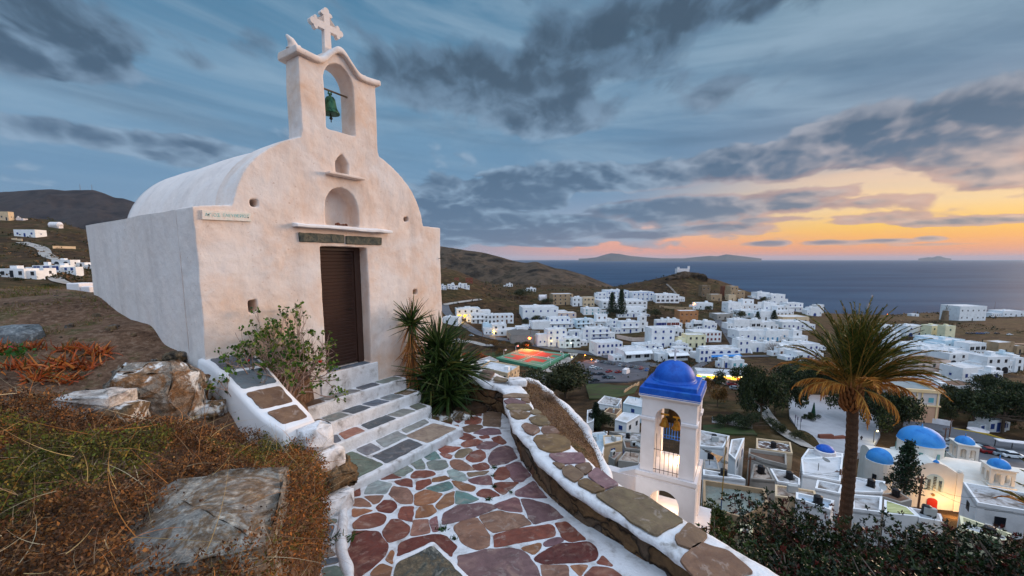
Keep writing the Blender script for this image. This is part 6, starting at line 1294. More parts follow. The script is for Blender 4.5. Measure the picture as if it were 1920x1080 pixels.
def house_at(p, W, Hh, label, fl=2, nw=3, wc='b', wall='w', yaw=0., dep=None, feats='', name='house', cat='house', group=None, roof='s'):
 """p = middle of the foot of the front wall"""
 dep = dep or max(4., W*.62); root = thing(name, label, cat, p, R(yaw), group); mats = [WM[wall], ROOFB if roof == 'b' else ROOF, WM[wall]]
 mb = MB(); fh = Hh/fl; top = Hh
 if 't' in feats and fl > 1:      # upper storey set back behind a terrace
  shell(mb, W, dep, Hh-fh, par=.3); shell(mb, W*.72, dep*.62, fh, x=W*.10, y=dep*.36, z=Hh-fh, found=.0)
 elif 'T' in feats and fl > 1:
  shell(mb, W, dep, Hh-fh, par=.3); shell(mb, W*.55, dep*.8, fh, x=-W*.2, y=dep*.18, z=Hh-fh, found=.0)
 else: shell(mb, W, dep, Hh, par=.4)
 if HR.random() < .55 and 'x' not in feats: mb.box((W*HR.uniform(-.3, .3), dep*.7, Hh+.7), (2.2, 2.2, 1.3))
 mb.build('walls', mats, root)
 if wall in 'wl' and 'x' not in feats and W > 5:
  for sg in HR.sample((-1, 1), HR.choice((1, 2))):
   aw = W*HR.uniform(.28, .5); ah = Hh*HR.uniform(.42, .8); ay = HR.uniform(.5, dep*.4); am = MB(); shell(am, aw, dep*HR.uniform(.5, .9), ah, x=sg*(W/2+aw/2-.01), y=ay, par=.3); am.build('annex', mats, root)
   for q in range(max(1, int(aw/2.6))): add_win(root, 'win', wc, sg*(W/2+.2)+sg*aw*(q+.5)/max(1, int(aw/2.6))*.9, ay-.01, ah*.35, sc=1.15)
  if HR.random() < .6: am = MB(); am.box((W*HR.uniform(-.35, .35), dep*HR.uniform(.3, .8), Hh+1.), (HR.uniform(1.5, 3), HR.uniform(1.5, 3), 2.)); am.build('roof_hut', mats, root)
 for f in range(fl):
  z = f*fh; up = f == fl-1
  if 't' in feats and up: xs, yy, ww = W*.10, dep*.36, W*.72
  elif 'T' in feats and up: xs, yy, ww = -W*.2, dep*.18, W*.55
  else: xs, yy, ww = 0, 0, W
  n = max(1, round(nw*ww/W))
  for i in range(n):
   x = xs+ww*((i+.5)/n-.5)+HR.uniform(-.15, .15)
   kind = 'door' if (f == 0 and i == n//2 and 'A' not in feats) or ('D' in feats) else 'win'
   c = wc
   if 'L' in feats and f == 0: kind = 'wide'; c = 'y'
   if 'A' in feats and f == 0: kind = 'bigarch'
   if 'a' in feats and up: kind = 'arch'
   if 'w' in feats and f == 0: kind = 'wide'
   add_win(root, kind, c, x, yy-.01, z+(.05 if kind in ('door', 'bigarch') else fh*.34), sc=min(1.6, max(.85, fh/2.25)))
 for sgn in (-1, 1):   # one window on each side wall
  if 's' not in feats and dep > 4: add_win(root, 'win', wc, sgn*(W/2+.01), dep*.5, Hh*.12+fh*.25, R(90*sgn))
 if 'B' in feats:      # balconies with slab and rail
  for f in range(1, fl):
   m = MB(); m.box((0, -.6, f*fh), (W*.9, 1.3, .14)); m.box((0, -1.22, f*fh+.98), (W*.9, .05, .06))
   for i in range(int(W*.9/.45)+1): m.box((-W*.45+i*.45, -1.22, f*fh+.52), (.04, .04, .9))
   m.build('balcony', [WC['b'] if wc == 'b' and HR.random() < .4 else WM['w']], root)
 if 'P' in feats:      # blue beam pergola along the front
  m = MB(); m.box((0, -1.4, Hh-.2), (W, .2, .25))
  for i in range(5): m.box((-W/2+.1+i*(W-.2)/4, -1.4, Hh/2-.2), (.22, .22, Hh-.2))
  for i in range(9): m.box((-W/2+.1+i*(W-.2)/8, -.7, Hh-.02), (.12, 1.5, .12))
  m.build('pergola', LBLU if 'Q' in feats else WM['w'], root)
 if 'C' in feats: m = MB(); m.add([(-W*.5, -2.2, fh*.72), (W*.5, -2.2, fh*.72), (W*.5, -.02, fh*.95), (-W*.5, -.02, fh*.95), (-W*.5, -2.2, fh*.78), (W*.5, -2.2, fh*.78), (W*.5, -.02, fh*1.01), (-W*.5, -.02, fh*1.01)], [(3, 2, 1, 0), (4, 5, 6, 7), (0, 1, 5, 4), (1, 2, 6, 5), (2, 3, 7, 6), (3, 0, 4, 7)]); m.build('awning', LBLU if 'Q' in feats else WM['w'], root)
 if 'S' in feats:      # outside stair
  m = MB(); ns = 10
  for i in range(ns): m.box((W/2+.6, -1.5-.0+i*.32, fh*(i+1)/ns/2-.5), (1.1, .33, fh*(i+1)/ns+1.0))
  m.build('stair', WM['w'], root)
 return root
TILE = {'A': (820, 520, 6.75), 'B': (1060, 520, 6.75), 'C': (1300, 520, 6.75), 'D': (1640, 560, 6.75), 'E': (1640, 680, 6.75), 'F': (1240, 640, 6.75), 'L': (0, 340, 4.5), 'Z': (0, 0, 1.)}
def build_row(txt):
 for line in txt.strip().split('\n'):
  q = [s.strip() for s in line.split('|')]
  if len(q) < 4: continue
  t, nums, spec, label = q[0], [float(v) for v in q[1].split()], q[2].split(), q[3]
  ox, oy, k = TILE[t]; x0, x1, yt, yb = ox+nums[0]/k, ox+nums[1]/k, oy+nums[2]/k, oy+nums[3]/k
  fl = int(spec[0]); nw = int(spec[1]); wc = spec[2]; wall = spec[3]; yaw = float(spec[4]); feats = spec[5] if len(spec) > 5 else ''; roof = spec[6] if len(spec) > 6 else 's'
  dmin = nums[4] if len(nums) > 4 else 45.
  p = hit((x0+x1)/2, yb, dmin)
  if p is None: print('MISS', label); continue
  dep_ = p.y*CP-p.z*SP; W = (x1-x0)*dep_/F/math.cos(R(yaw)) ; ztop = DY((x0+x1)/2, yt, p.y).z; Hh = max(2.6, ztop-p.z)
  if 'd' in feats: dd = W*1.0
  else: dd = None
  house_at(p, W, Hh, label, fl, nw, wc, wall, yaw, dd, feats, roof=roof)
build_row('''
A|70 270 510 600|1 2 d w -12|small white house at the road bend below the lit white house
A|250 540 400 525|2 4 d w 14 L|white two-storey house with a brightly lit ground floor at the left bend of the road
A|430 600 475 585|2 3 d w 12 B|white house with dark balconies, right of the lit house by the road bend
A|595 740 480 590|2 3 d w 10|plain white house joined to the right of the balcony house by the road
A|735 965 475 580|2 4 n w 8|white house with four brown windows behind the road
A|580 700 600 690|1 1 e l 14|small pale teal house with one large window beside the lit yellow entrance
A|700 1020 605 740|2 4 d w 12 T|white corner house with a bright yellow lit shop front beside the road
A|1080 1535 385 550|2 5 b w 8 A|long white house with bright blue arches on the ground floor
A|1530 1760 455 560|2 3 b p 8|pinkish two-storey house right of the blue arched house
A|1200 1430 565 660|1 3 b w 14 t|low white house with a terrace in front of the blue arched house
A|1345 1720 525 650|2 5 b w 8 tB|wide white house with balconies below the pinkish house
A|1395 1640 665 875|3 3 b w 14|three-storey white house with blue shutters and a blue tarpaulin on its roof
A|1610 1820 775 890|2 3 d w 10 a|small white house with arched upper windows right beside the main road
A|1680 1830 680 745|1 1 b w 10|low white house with one blue window behind the house with the blue tarpaulin
A|1460 1720 215 350|3 4 d t 10 x|three-storey tan stone building above the town on the left
A|50 115 108 160|2 2 b w 10|leftmost of three small white houses on the hillside next to the chapel wall
A|130 220 92 150|2 2 b w 10|middle of three small white houses on the hillside left of the valley
A|270 375 85 140|2 2 b w 10|rightmost of three small white houses on the hillside left of the valley
A|770 885 38 82|1 3 d w 20|white house high on the spur, leftmost of the white cluster below the headland
A|885 955 86 118|1 2 d w 20|small white house at the right of the spur cluster below the headland
A|1140 1250 142 180|1 3 d w 10|low white house on the far slope right of the spur cluster
A|215 275 8 40|2 2 r r 10 x|unfinished red brick house on the hillside, left of the two
A|360 450 12 72|2 2 r r 10 x|larger unfinished red brick house on the hillside above the three small white houses
B|90 250 260 365|2 3 d w 8|pale white house right of the tan stone building
B|225 370 255 370|2 3 d b 8|pale beige house left of the large terraced hotel
B|410 520 195 290|2 2 b w 8|white end block of the hotel with a rounded roof edge
B|515 800 170 285|2 4 b w 8 PQ|hotel wing with blue beams, leftmost of the upper row
B|840 1120 190 300|2 5 b w 8 PQ|second hotel wing of the upper row with a blue beam and dark round windows
B|1140 1445 222 325|2 5 d w 6 w|third hotel wing of the upper row with a glazed ground floor
B|460 1045 305 400|2 9 d w 6 ax|long white hotel terrace block with arched openings, upper tier behind the two dark pines
B|740 1030 385 475|1 4 d w 6 ax|lower tier of the arched hotel terraces, right of the two dark pines
B|230 460 398 475|2 3 e w 8|white building with a row of teal windows left of the two dark pines
B|750 980 450 505|1 3 b w 6|low white house with small blue windows under the hotel terraces
B|135 380 540 640|2 4 d l 12 B|pale house with a turquoise roof edge and balconies, below the teal windows
B|360 560 480 635|2 3 n w 12 tB|white house with a broad covered balcony in the middle of the town
B|580 725 545 650|2 2 b w 8 T|white house with a blue door left of the balcony block above the pink retaining wall
B|700 945 570 705|2 3 b w 10 B|white balcony block above the pink retaining wall
B|930 1025 490 690|3 1 d w 10 S|tall narrow white house with an outside stair beside the balcony block
B|220 325 655 830|3 1 b w 12 |narrow white wing with square blue windows left of the three-storey balcony house
B|310 570 655 825|3 3 b w 12 B|three-storey white house with blue balcony doors behind the shuttered corner house
B|390 735 830 985|2 6 b w 16 x|white corner house with many small arched shutters on the main road
B|905 1160 855 925|1 3 b w 12|upper white house with three blue shutters behind the white canopy restaurant
B|730 1100 930 1065|1 3 d w 14 wC|white restaurant with a wide white canopy on the main road
B|1150 1275 545 640|1 3 v w 6 w|white house with three dark glazed doors behind the big blue windowed block
B|1280 1445 540 640|1 3 r w 6 w|white house with a red shutter beside the ochre stone building
B|1380 1475 645 745|1 2 d w 6|small white wing at the right of the big blue windowed block
B|1080 1385 650 890|3 3 b w 8 x|big plain white block with five small blue windows in the middle of the town
B|1110 1290 935 1035|1 2 d w 10 w|low white shop with wide dark windows right of the canopy restaurant
B|1285 1560 960 1060|1 4 d w 12 wC|white restaurant with a glazed veranda just above the blue dome
B|1380 1550 895 960|1 2 d w 8|small white house behind the glazed veranda
B|1440 1680 430 590|2 4 n o 4 x|ochre brown stone building above the white blocks
C|0 125 560 655|1 3 d w 8 w|white house with a dark glazed veranda left of the blue windowed one
C|125 275 565 665|1 3 b w 8|white house with two bright blue windows above the red shuttered building
C|0 360 695 820|2 7 r w 6 x|long white building with two rows of dark red shutters
B|1420 1540 780 890|1 1 d c 6|cream annex beside the long cream building
B|1535 1780 735 890|2 3 d c 6 x|cream building with a wide blue striped window below the red shutters
C|50 255 330 408|1 3 d w 10|isolated white house on the slope below the little hill
C|285 515 468 540|1 3 d g 14|long low grey house with a bright white roof beside the lane
C|100 215 105 250|2 2 d s 10 x|ruined grey stone house leftmost under the hilltop
C|215 365 218 300|1 2 d t 10 x|low tan house with one dark door below the ruins
C|370 460 115 240|2 1 r r 10 x|red painted tower-like house between the ruins
C|465 660 115 290|3 3 d t 12 T|three-storey tan stone house, rightmost of the ruins
C|440 540 225 300|1 1 n b 12 x|beige block with one brown door in front of the tan stone house
C|795 965 195 290|1 2 b w 8|white house with two blue windows at the top of the sea side quarter
C|970 1165 220 340|2 2 b w 8 A|white house with blue arches at the top right of the sea side quarter
C|425 600 320 450|1 2 b w 14 S|white house with a long outside stair at the left of the sea side quarter
C|600 820 290 405|2 3 n w 12 t|stepped white house with brown doors in the sea side quarter
C|880 1060 325 435|1 2 b w 8|plain white house with blue windows in the middle of the sea side quarter
C|1035 1255 375 490|2 4 d w 10 t|white terraced house with small arched doors right of the pine
C|1180 1395 330 430|2 3 b w 8 B|white house with blue terrace posts at the right of the sea side quarter
C|1470 1600 385 490|1 1 b w 10 A|white house with one big blue arch near the shore
C|1545 1655 350 450|2 1 d w 10 xs|plain white tower house beside the blue arch near the shore
C|590 830 425 510|1 3 e w 8 w|white house with a teal glass terrace in the sea side quarter
C|835 1000 435 545|1 1 d w 8|blank white house left of the Norfolk pine
C|500 720 540 665|1 3 d w 10 D|white house with dark doors above the long blue windowed house
C|720 860 545 660|1 2 d w 8 w|white house with a wide dark veranda in the row above the blue windows
C|855 1040 570 660|1 2 d w 6|white house with a brown chimney block at the right of the upper row
C|560 910 680 800|1 4 b w 8|long white house with four blue windows beside the steep lane
C|905 1100 680 810|1 3 l w 6 D|white house with tall pale blue doors right of the four blue windows
C|550 720 795 960|2 2 b w 14 S|white corner house with an outside stair at the foot of the steep lane
C|720 900 835 945|1 1 b w 8|white house with one large blue shuttered window
C|890 1080 840 950|1 3 d w 6 t|white house with three little arched niches beside the bare tree
C|1070 1235 850 955|1 2 d w 6 C|white house with a flat canopy right of the bare tree
C|190 605 920 1040|2 4 b w 8 aQC|white two-storey building with arched windows and a long blue awning
C|70 195 915 1075|2 2 b w 8 |white house with blue doors left of the long blue awning
C|1120 1470 505 590|1 4 n b 4|beige house with a blue roof tank behind the palm tip
C|1115 1475 570 660|1 6 v w 4|white house with a row of six violet shutters left of the palm crown
C|1110 1250 675 800|1 2 l w 14|narrow white house in the lane below the violet shutters
C|1240 1420 690 850|2 2 d w 12 t|stepped white house left of the palm crown
C|1290 1610 850 935|1 4 v w 8|low white house with violet windows behind the palm fronds
C|1290 1620 950 1050|1 3 b w 8|white house seen through the lower left palm fronds
F|760 880 225 340|1 1 b w 8|small white house with one blue door on top of the lit shop
F|880 1050 245 350|1 2 e w 8|small white house with a red lantern on top of the lit shop
D|1050 1415 100 280|2 5 d w 4 x|big white block by the sea at the right
D|1500 1620 175 225|1 2 d w 0|low white house by the sea, left part of the long range
D|1620 1890 160 230|1 4 d w 0|long low white house by the sea at the right edge
D|690 880 345 500|2 2 g c 10 A|cream yellow house with green shutters, left half
D|870 1015 350 525|2 1 g c 6 A|cream yellow house with green shutters, right half with a big arch
D|385 645 350 480|2 2 b w 4 A|white house with two blue doors and arches left of the cream house
D|90 290 345 440|2 2 d w 12 t|white house partly hidden by the palm crown on its right side
D|180 340 450 560|1 2 b w 10|small white house just right of the palm crown
D|420 720 580 640|1 3 b w 4|low white house with two blue doors below the arches
D|640 870 490 575|1 1 d l 10|pale blue house with a long terrace below the cream house
D|830 1180 530 640|1 2 d l 14|pale house with a dark arch below the cream house
D|1165 1425 570 690|1 3 d w 10 w|white house with a glazed corner behind a red pole
D|700 1150 640 690|1 3 d w 4|narrow white rear range above the long arched house
D|555 915 660 800|1 1 d w 6 a|white house with one arched window, left end of the long arched row
D|910 1315 700 850|2 3 d w 6 A|white house with an orange lit window in the long arched row
D|1385 1705 745 950|2 3 d w 6 A|white house with two pairs of grey shutters at the right of the arched row
D|1590 1760 700 850|2 1 d l 10|pale blue-white house at the right edge behind the arched row
D|1750 1890 760 930|2 1 d w 10|white house with one small window at the right edge of the picture
D|1055 1440 880 1050|1 3 b w 12|white house with blue shutters and an ochre curtain in front of the arched row
D|1425 1625 935 1130|2 1 b w 12|taller white wing with one shuttered window beside the ochre curtain
D|490 985 800 1000|2 3 d p 10 x b|long pinkish house with a brown roof right of the palm
D|70 500 795 895|1 3 d w 8|white house with roof tanks right of the palm trunk top
D|1530 1780 560 700|1 0 d t 10 xs|ruined tan stone house at the right edge above the white rows
D|1780 1890 605 700|1 1 d t 10 x|small tan stone house at the right edge
E|420 590 185 290|1 2 b w 8|white house with blue shutters behind the pale school roof
E|590 775 195 320|1 1 n w 8|white house with a brown shutter behind the school
E|770 930 200 330|1 1 b w 8|white house with one dark blue shutter right of the school roof
E|775 950 335 450|1 2 d w 8 B|small white house with a pediment beside the school
E|980 1370 300 450|1 3 g w 10 x b|white house with a brown roof and an orange lit window
E|1420 1690 745 880|1 3 b w 10|low white house with dark blue doors under the big trees
L|0 72 258 330|1 2 d b 4 x|beige house at the left picture edge on the ridge
L|130 290 410 468|1 3 b w 6 x|white farmhouse with two dark windows on the left hillside
L|445 590 668 715|1 2 d w 4 a|white house with one arched window nearest to the chapel side wall
L|590 712 690 725|1 2 d w 4|low white house touching the chapel side wall edge
L|290 500 716 765|1 3 b w 6 w|white house with a blue dark veranda in the left valley
L|190 365 742 805|1 1 d w 6 x|blank white cube house in the left valley
L|0 200 770 812|1 3 d w 4|long low white house at the left edge of the valley
''')
def fillers():
 hs = [o for o in bpy.data.objects if o.get('category') == 'house' and len(o['label'].split()) <= 10 and o['label'].startswith(('white', 'small white', 'low white', 'plain white', 'long white', 'stepped', 'pale')) and o.location.y > 230 and o.location.y < 560 and o.location.x > 15]
 for i, o in enumerate(hs):
  if HR.random() < .12: continue
  s = HR.choice((-1, 1)); D = HR.uniform(10, 15); x = o.location.x+s*HR.uniform(3, 9); y = o.location.y+D; p = Vector((x, y, HZ(x, y)))
  house_at(p, HR.uniform(6, 10), HR.uniform(3., 6.), 'small plain house just behind the '+o['label'], HR.choice((1, 2)), 3, HR.choice('bbdn'), HR.choice('wwwl'), HR.uniform(-5, 18), None, 's')
fillers()
def ribbon(name, pts, w, mat, lift=.35, kind='structure', dmin=60.):
 P = [hit(px, py, dmin) for px, py in pts]; P = [p for p in P if p]; Q = []
 for a, b in zip(P[:-1], P[1:]):
  n = max(2, int((b-a).length/6))
  for i in range(n): Q.append(a.lerp(b, i/n))
 Q.append(P[-1])
 for _ in range(3): Q = [Q[0]]+[(Q[i-1]+Q[i]*2+Q[i+1])/4 for i in range(1, len(Q)-1)]+[Q[-1]]
 V = []
 for i, q in enumerate(Q):
  d = Q[min(i+1, len(Q)-1)]-Q[max(i-1, 0)]; s = Vector((d.y, -d.x, 0)).normalized()
  for k in (-.5, -.17, .17, .5):
   p = q+s*w*k; V.append((p.x, p.y, max(HZ(p.x, p.y), HZ(q.x, q.y)-.2)+lift))
 Fc = [[i*4+j, i*4+j+1, (i+1)*4+j+1, (i+1)*4+j] for i in range(len(Q)-1) for j in range(3)]
 o = link(name, rawmesh(V, Fc), mat); return tagit(o, kind=kind)
ASPH = pmat('asphalt', [(74, 74, 78), (96, 96, 100), (84, 84, 88)], scale=.15, rough=.8, lo=.3, hi=.7)
CONC = pmat('concrete_paving', [(140, 132, 124), (168, 160, 152), (150, 144, 138)], scale=.12, rough=.9)
ribbon('road', [(833, 572), (836, 586), (848, 597), (864, 605), (879, 614), (897, 627), (924, 634), (968, 640), (1027, 652), (1072, 659), (1112, 663), (1164, 674), (1223, 684), (1280, 694), (1330, 710), (1373, 722), (1400, 728)], 8.5, ASPH)
ribbon('road', [(833, 572), (850, 569), (875, 566), (903, 562)], 5, CONC)
ribbon('road', [(1075, 663), (1063, 676), (1040, 690), (1020, 702)], 7, CONC, .37)
ribbon('road', [(1290, 700), (1312, 686), (1327, 676), (1400, 668), (1440, 668)], 5, ASPH, .36)
ribbon('road', [(1383, 655), (1377, 645), (1367, 630), (1358, 615), (1345, 600)], 7, ASPH)
ribbon('road', [(845, 642), (865, 640), (890, 640), (905, 650), (925, 648)], 6, CONC, .36)
ribbon('road', [(40, 455), (60, 460), (76, 464), (84, 470), (84, 477), (95, 483), (112, 488)], 7, CONC, .4)
ribbon('road', [(98, 518), (104, 524), (113, 531), (128, 536)], 4, CONC, .4)
ribbon('path', [(1405, 728), (1422, 755), (1440, 785), (1462, 808), (1490, 828), (1515, 842)], 3.4, CONC, .4)
ribbon('road', [(1815, 642), (1850, 643), (1920, 646), (2000, 650)], 8, pmat('dirt_track', [(120, 96, 80), (146, 120, 100)], scale=.1), .5)
def pad(name, pts, mat, lift=.5, kind='structure', label=None, cat=None, dmin=60., plane=None, thick=1.5):
 P = [hit(px, py, dmin) for px, py in pts]; A = np.array([[p.x, p.y, 1] for p in P]); z = np.array([p.z for p in P])
 c = np.linalg.lstsq(A, z, rcond=None)[0] if plane is None else plane
 Z = lambda x, y: float(c[0]*x+c[1]*y+c[2])+lift
 mb = MB(); mb.prism([(p.x, p.y) for p in P], [Z(p.x, p.y)-thick for p in P], [Z(p.x, p.y) for p in P]); o = mb.build(name, mat)
 tagit(o, label, cat, None, kind); return P, Z, c, o
PARK, PZ, PC, _ = pad('car_park', [(1083, 692), (1099, 676), (1122, 675), (1160, 681), (1218, 693), (1212, 712), (1177, 718), (1137, 718), (1104, 722)], pmat('parking_asphalt', [(70, 70, 76), (92, 90, 96)], scale=.2, rough=.85), 1.2)
PLAZ, LZ, LC, _ = pad('plaza', [(1478, 752), (1500, 742), (1560, 742), (1640, 772), (1650, 820), (1630, 858), (1570, 858), (1517, 834), (1480, 785)], pmat('plaza_paving', [(150, 148, 150), (172, 170, 172), (160, 158, 160)], scale=.2, rough=.8), .6)
STR, SZ, SC, _ = pad('street', [(1690, 788), (1760, 797), (1960, 848), (1960, 905), (1850, 880), (1760, 852), (1700, 828)], ASPH, .5)
GRASS = pmat('lawn_green', [(58, 50, 34), (44, 56, 26), (56, 70, 30), (48, 56, 30), (74, 62, 42)], scale=.09, rough=.95)
pad('lawn', [(1096, 716), (1150, 722), (1196, 726), (1190, 738), (1150, 748), (1105, 750)], GRASS, .4)
pad('lawn', [(1318, 800), (1350, 797), (1412, 808), (1420, 818), (1370, 816), (1318, 812)], GRASS, .4)
pad('lawn', [(866, 680), (900, 668), (948, 655), (960, 658), (920, 678), (885, 690)], GRASS, .4)
def court():
 C4 = [(930, 675), (979, 657), (1068, 668), (1016, 694)]; P = [hit(*q, 100) for q in C4]; A = np.array([[p.x, p.y, 1] for p in P]); c = np.linalg.lstsq(A, np.array([p.z for p in P]), rcond=None)[0]
 Z = lambda x, y: float(c[0]*x+c[1]*y+c[2])+1.6
 root = thing('sports_court', 'red and green sports court lit orange by a street lamp beside the main road', 'sports court', (0, 0, 0)); tagit(root, kind='thing')
 def bl(u, v): a = P[0].lerp(P[3], u); b = P[1].lerp(P[2], u); q = a.lerp(b, v); return (q.x, q.y)
 def quad(name, u0, u1, v0, v1, mat, dz, poly=None):
  pp = poly or [bl(u0, v0), bl(u1, v0), bl(u1, v1), bl(u0, v1)]; me = rawmesh([(p[0], p[1], Z(*p)+dz) for p in pp], [list(range(len(pp)))]); o = link(name, me, mat, root)
  if me.polygons[0].normal.z < 0: me.flip_normals()
  return o
 mb = MB(); mb.prism([bl(0, 0), bl(1, 0), bl(1, 1), bl(0, 1)], [Z(*bl(0, 0))-3.4, Z(*bl(1, 0))-3.4, Z(*bl(1, 1))-3.4, Z(*bl(0, 1))-3.4], [Z(*bl(0, 0)), Z(*bl(1, 0)), Z(*bl(1, 1)), Z(*bl(0, 1))]); mb.build('green_base', pmat('green_court_paint', [(66, 124, 96), (78, 138, 108)], scale=.1), root)
 RD = pmat('red_court_paint', [(176, 66, 52), (190, 78, 60)], scale=.1); WL = pmat('white_line_paint', [(214, 214, 210)]); GR = bpy.data.materials['green_court_paint']
 for (u0, u1, v0, v1) in ((.10, .86, .12, .42), (.14, .90, .58, .88)): quad('red_field', u0, u1, v0, v1, RD, .03)
 for (u0, u1, v0, v1) in ((.10, .24, .19, .35), (.64, .86, .12, .26), (.14, .30, .72, .88), (.76, .90, .65, .81), (.42, .54, .12, .42)): quad('green_key', u0, u1, v0, v1, GR, .06)
 for v in (.10, .46, .56, .92): quad('court_line', .06, .94, v-.004, v+.004, WL, .09)
 for u in (.06, .49, .94): quad('court_line', u-.003, u+.003, .10, .92, WL, .10)
 hoops = [(.0, .28, 'left front'), (.0, .74, 'left rear'), (1., .28, 'right front'), (1., .74, 'right rear')]
 proto = None
 for i, (u, v, nm) in enumerate(hoops):
  x, y = bl(u, v); x2, y2 = bl(.5, v); dz = Z(x, y); a = math.atan2(y2-y, x2-x); lb = 'white basketball hoop on a curved post at the %s of the sports court' % nm
  if proto is None:
   proto = thing('basketball_hoop', lb, 'basketball hoop', (x, y, dz), a, 'hoops around the sports court'); m = MB(); m.tube([(0, 0, -.5), (0, 0, 2.8), (.3, 0, 3.4), (1.6, 0, 3.7)], .16, 6); m.build('post', TW, proto); m = MB(); m.box((1.7, 0, 3.6), (.08, 1.8, 1.1)); m.build('backboard', TW, proto); m = MB(); m.tube([(2.0+.25*math.cos(t), .25*math.sin(t), 3.15) for t in np.linspace(0, 6.28, 9)], .03, 4); m.build('ring', pmat('orange_ring', [(220, 90, 30)]), proto)
  else: dup(proto, (x, y, dz), a, lb)
court()
# ---- cars
def make_car(name, lb, body_rgb, style='car'):
 root = thing(name, lb, 'car' if style == 'car' else 'van', (0, 0, 0)); bm_ = pmat('car_paint_%d_%d_%d' % body_rgb, [body_rgb], rough=.3, spec=.5); gl = pmat('car_glass', [(30, 36, 44)], rough=.15, spec=.6); bk = pmat('tyre_rubber', [(24, 24, 24)], rough=.9)
 if style == 'car':
  m = MB(); prof = [(-2.1, .28), (2.05, .28), (2.12, .55), (2.0, .78), (1.15, .9), (-1.9, .95), (-2.12, .8), (-2.15, .5)]; extr(m, prof, -.85, .85); m.build('body', bm_, root, bevel=.06)
  m = MB(); extr(m, [(1.15, .9), (.55, 1.36), (-1.1, 1.38), (-1.75, .95)], -.72, .72); m.build('windows', gl, root, bevel=.05); m = MB(); extr(m, [(.5, 1.37), (.48, 1.43), (-1.05, 1.45), (-1.1, 1.385)], -.66, .66); m.build('roof', bm_, root)
 else:
  m = MB(); extr(m, [(-2.6, .35), (2.4, .35), (2.45, .9), (2.0, 1.25), (1.7, 2.2), (-2.6, 2.3)], -.95, .95); m.build('body', bm_, root, bevel=.06); m = MB(); extr(m, [(2.02, 1.3), (1.75, 2.0), (1.2, 2.0), (1.2, 1.3)], -.965, .965); m.build('windows', gl, root)
 L = 1.35 if style == 'car' else 1.7
 for x in (-L, L):
  for y in (-.8, .8): m = MB(); m.tube([(x, y-.1, .31), (x, y+.1, .31)], .31, 12); m.build('wheel', bk, root)
 for y in (-.6, .6): m = MB(); m.box(((2.1 if style == 'car' else 2.42), y, .66), (.08, .3, .16)); m.build('headlight', pmat('headlight_glass', [(220, 220, 210)], rough=.2), root)
 return root
CARP = {}
def car(px, py, col, rz, lb, Z=None, style='car', group='cars parked in the town', dmin=60.):
 RGB = dict(w=(220, 222, 224), d=(44, 48, 56), r=(130, 26, 26), s=(140, 150, 158), b=(40, 84, 140), g=(90, 100, 104))[col]; p = hit(px, py, dmin)
 if p is None: return
 if Z:   # intersect with the pad
  for _ in range(8): q = DY(px, py, p.y); z = Z(q.x, q.y); d = ray(px, py); t = z/d[2]; p = Vector((d[0]*t, d[1]*t, z))
 else: p.z = HZ(p.x, p.y)+.42
 key = (col, style)
 if key not in CARP: CARP[key] = make_car('car' if style == 'car' else 'van', lb, RGB, style); o = CARP[key]; o.location = p; o.rotation_euler = (0, 0, R(rz)); o['group'] = group
 else: o = dup(CARP[key], p, R(rz), lb, group)
 return o
ROW1 = [(1119, 679, 'w', 'white car, first of the rear row of the car park'), (1129, 680, 'd', 'dark car, second in the rear row of the car park'), (1136, 681.5, 'g', 'grey car, third in the rear row of the car park'), (1143, 682.5, 'd', 'dark car in the middle left of the rear row of the car park'), (1150, 684, 'd', 'dark car at the very middle of the rear row of the car park'), (1163, 686, 's', 'silver car in the middle right of the rear row of the car park'), (1171, 687.5, 'd', 'dark car right of the silver car in the rear row'),
  (1184, 689, 'd', 'dark car fourth from the right end of the rear row'), (1193, 690, 'g', 'grey car third from the right end of the rear row'), (1202, 692, 'r', 'red car second from the right end of the rear row'), (1213, 695, 'b', 'blue car at the right end of the rear row of the car park')]
for px, py, c, lb in ROW1: car(px, py, c, 62, lb, PZ)
for px, py, c, rz, lb in [(1112, 690, 'w', 30, 'white pick-up sized car in the left centre of the car park'), (1122, 693, 's', 25, 'silver car just right of the white one in the centre of the car park'), (1142, 698, 'r', 40, 'red car left of another red car in the centre of the car park'), (1159, 699, 'r', 40, 'red car nearest to the white truck'),
  (1104, 702, 'd', 35, 'dark car at the left of the front row of the car park'), (1112, 703, 'd', 35, 'second dark car in the front row of the car park'), (1127, 703, 'd', 10, 'dark car with its orange headlights on'), (1137, 709, 'd', 10, 'dark car by the front edge of the car park'), (1146, 710, 'g', 10, 'grey car by the front edge of the car park'), (1116, 715, 'd', 15, 'dark car with red tail lights on')]: car(px, py, c, rz, lb, PZ)
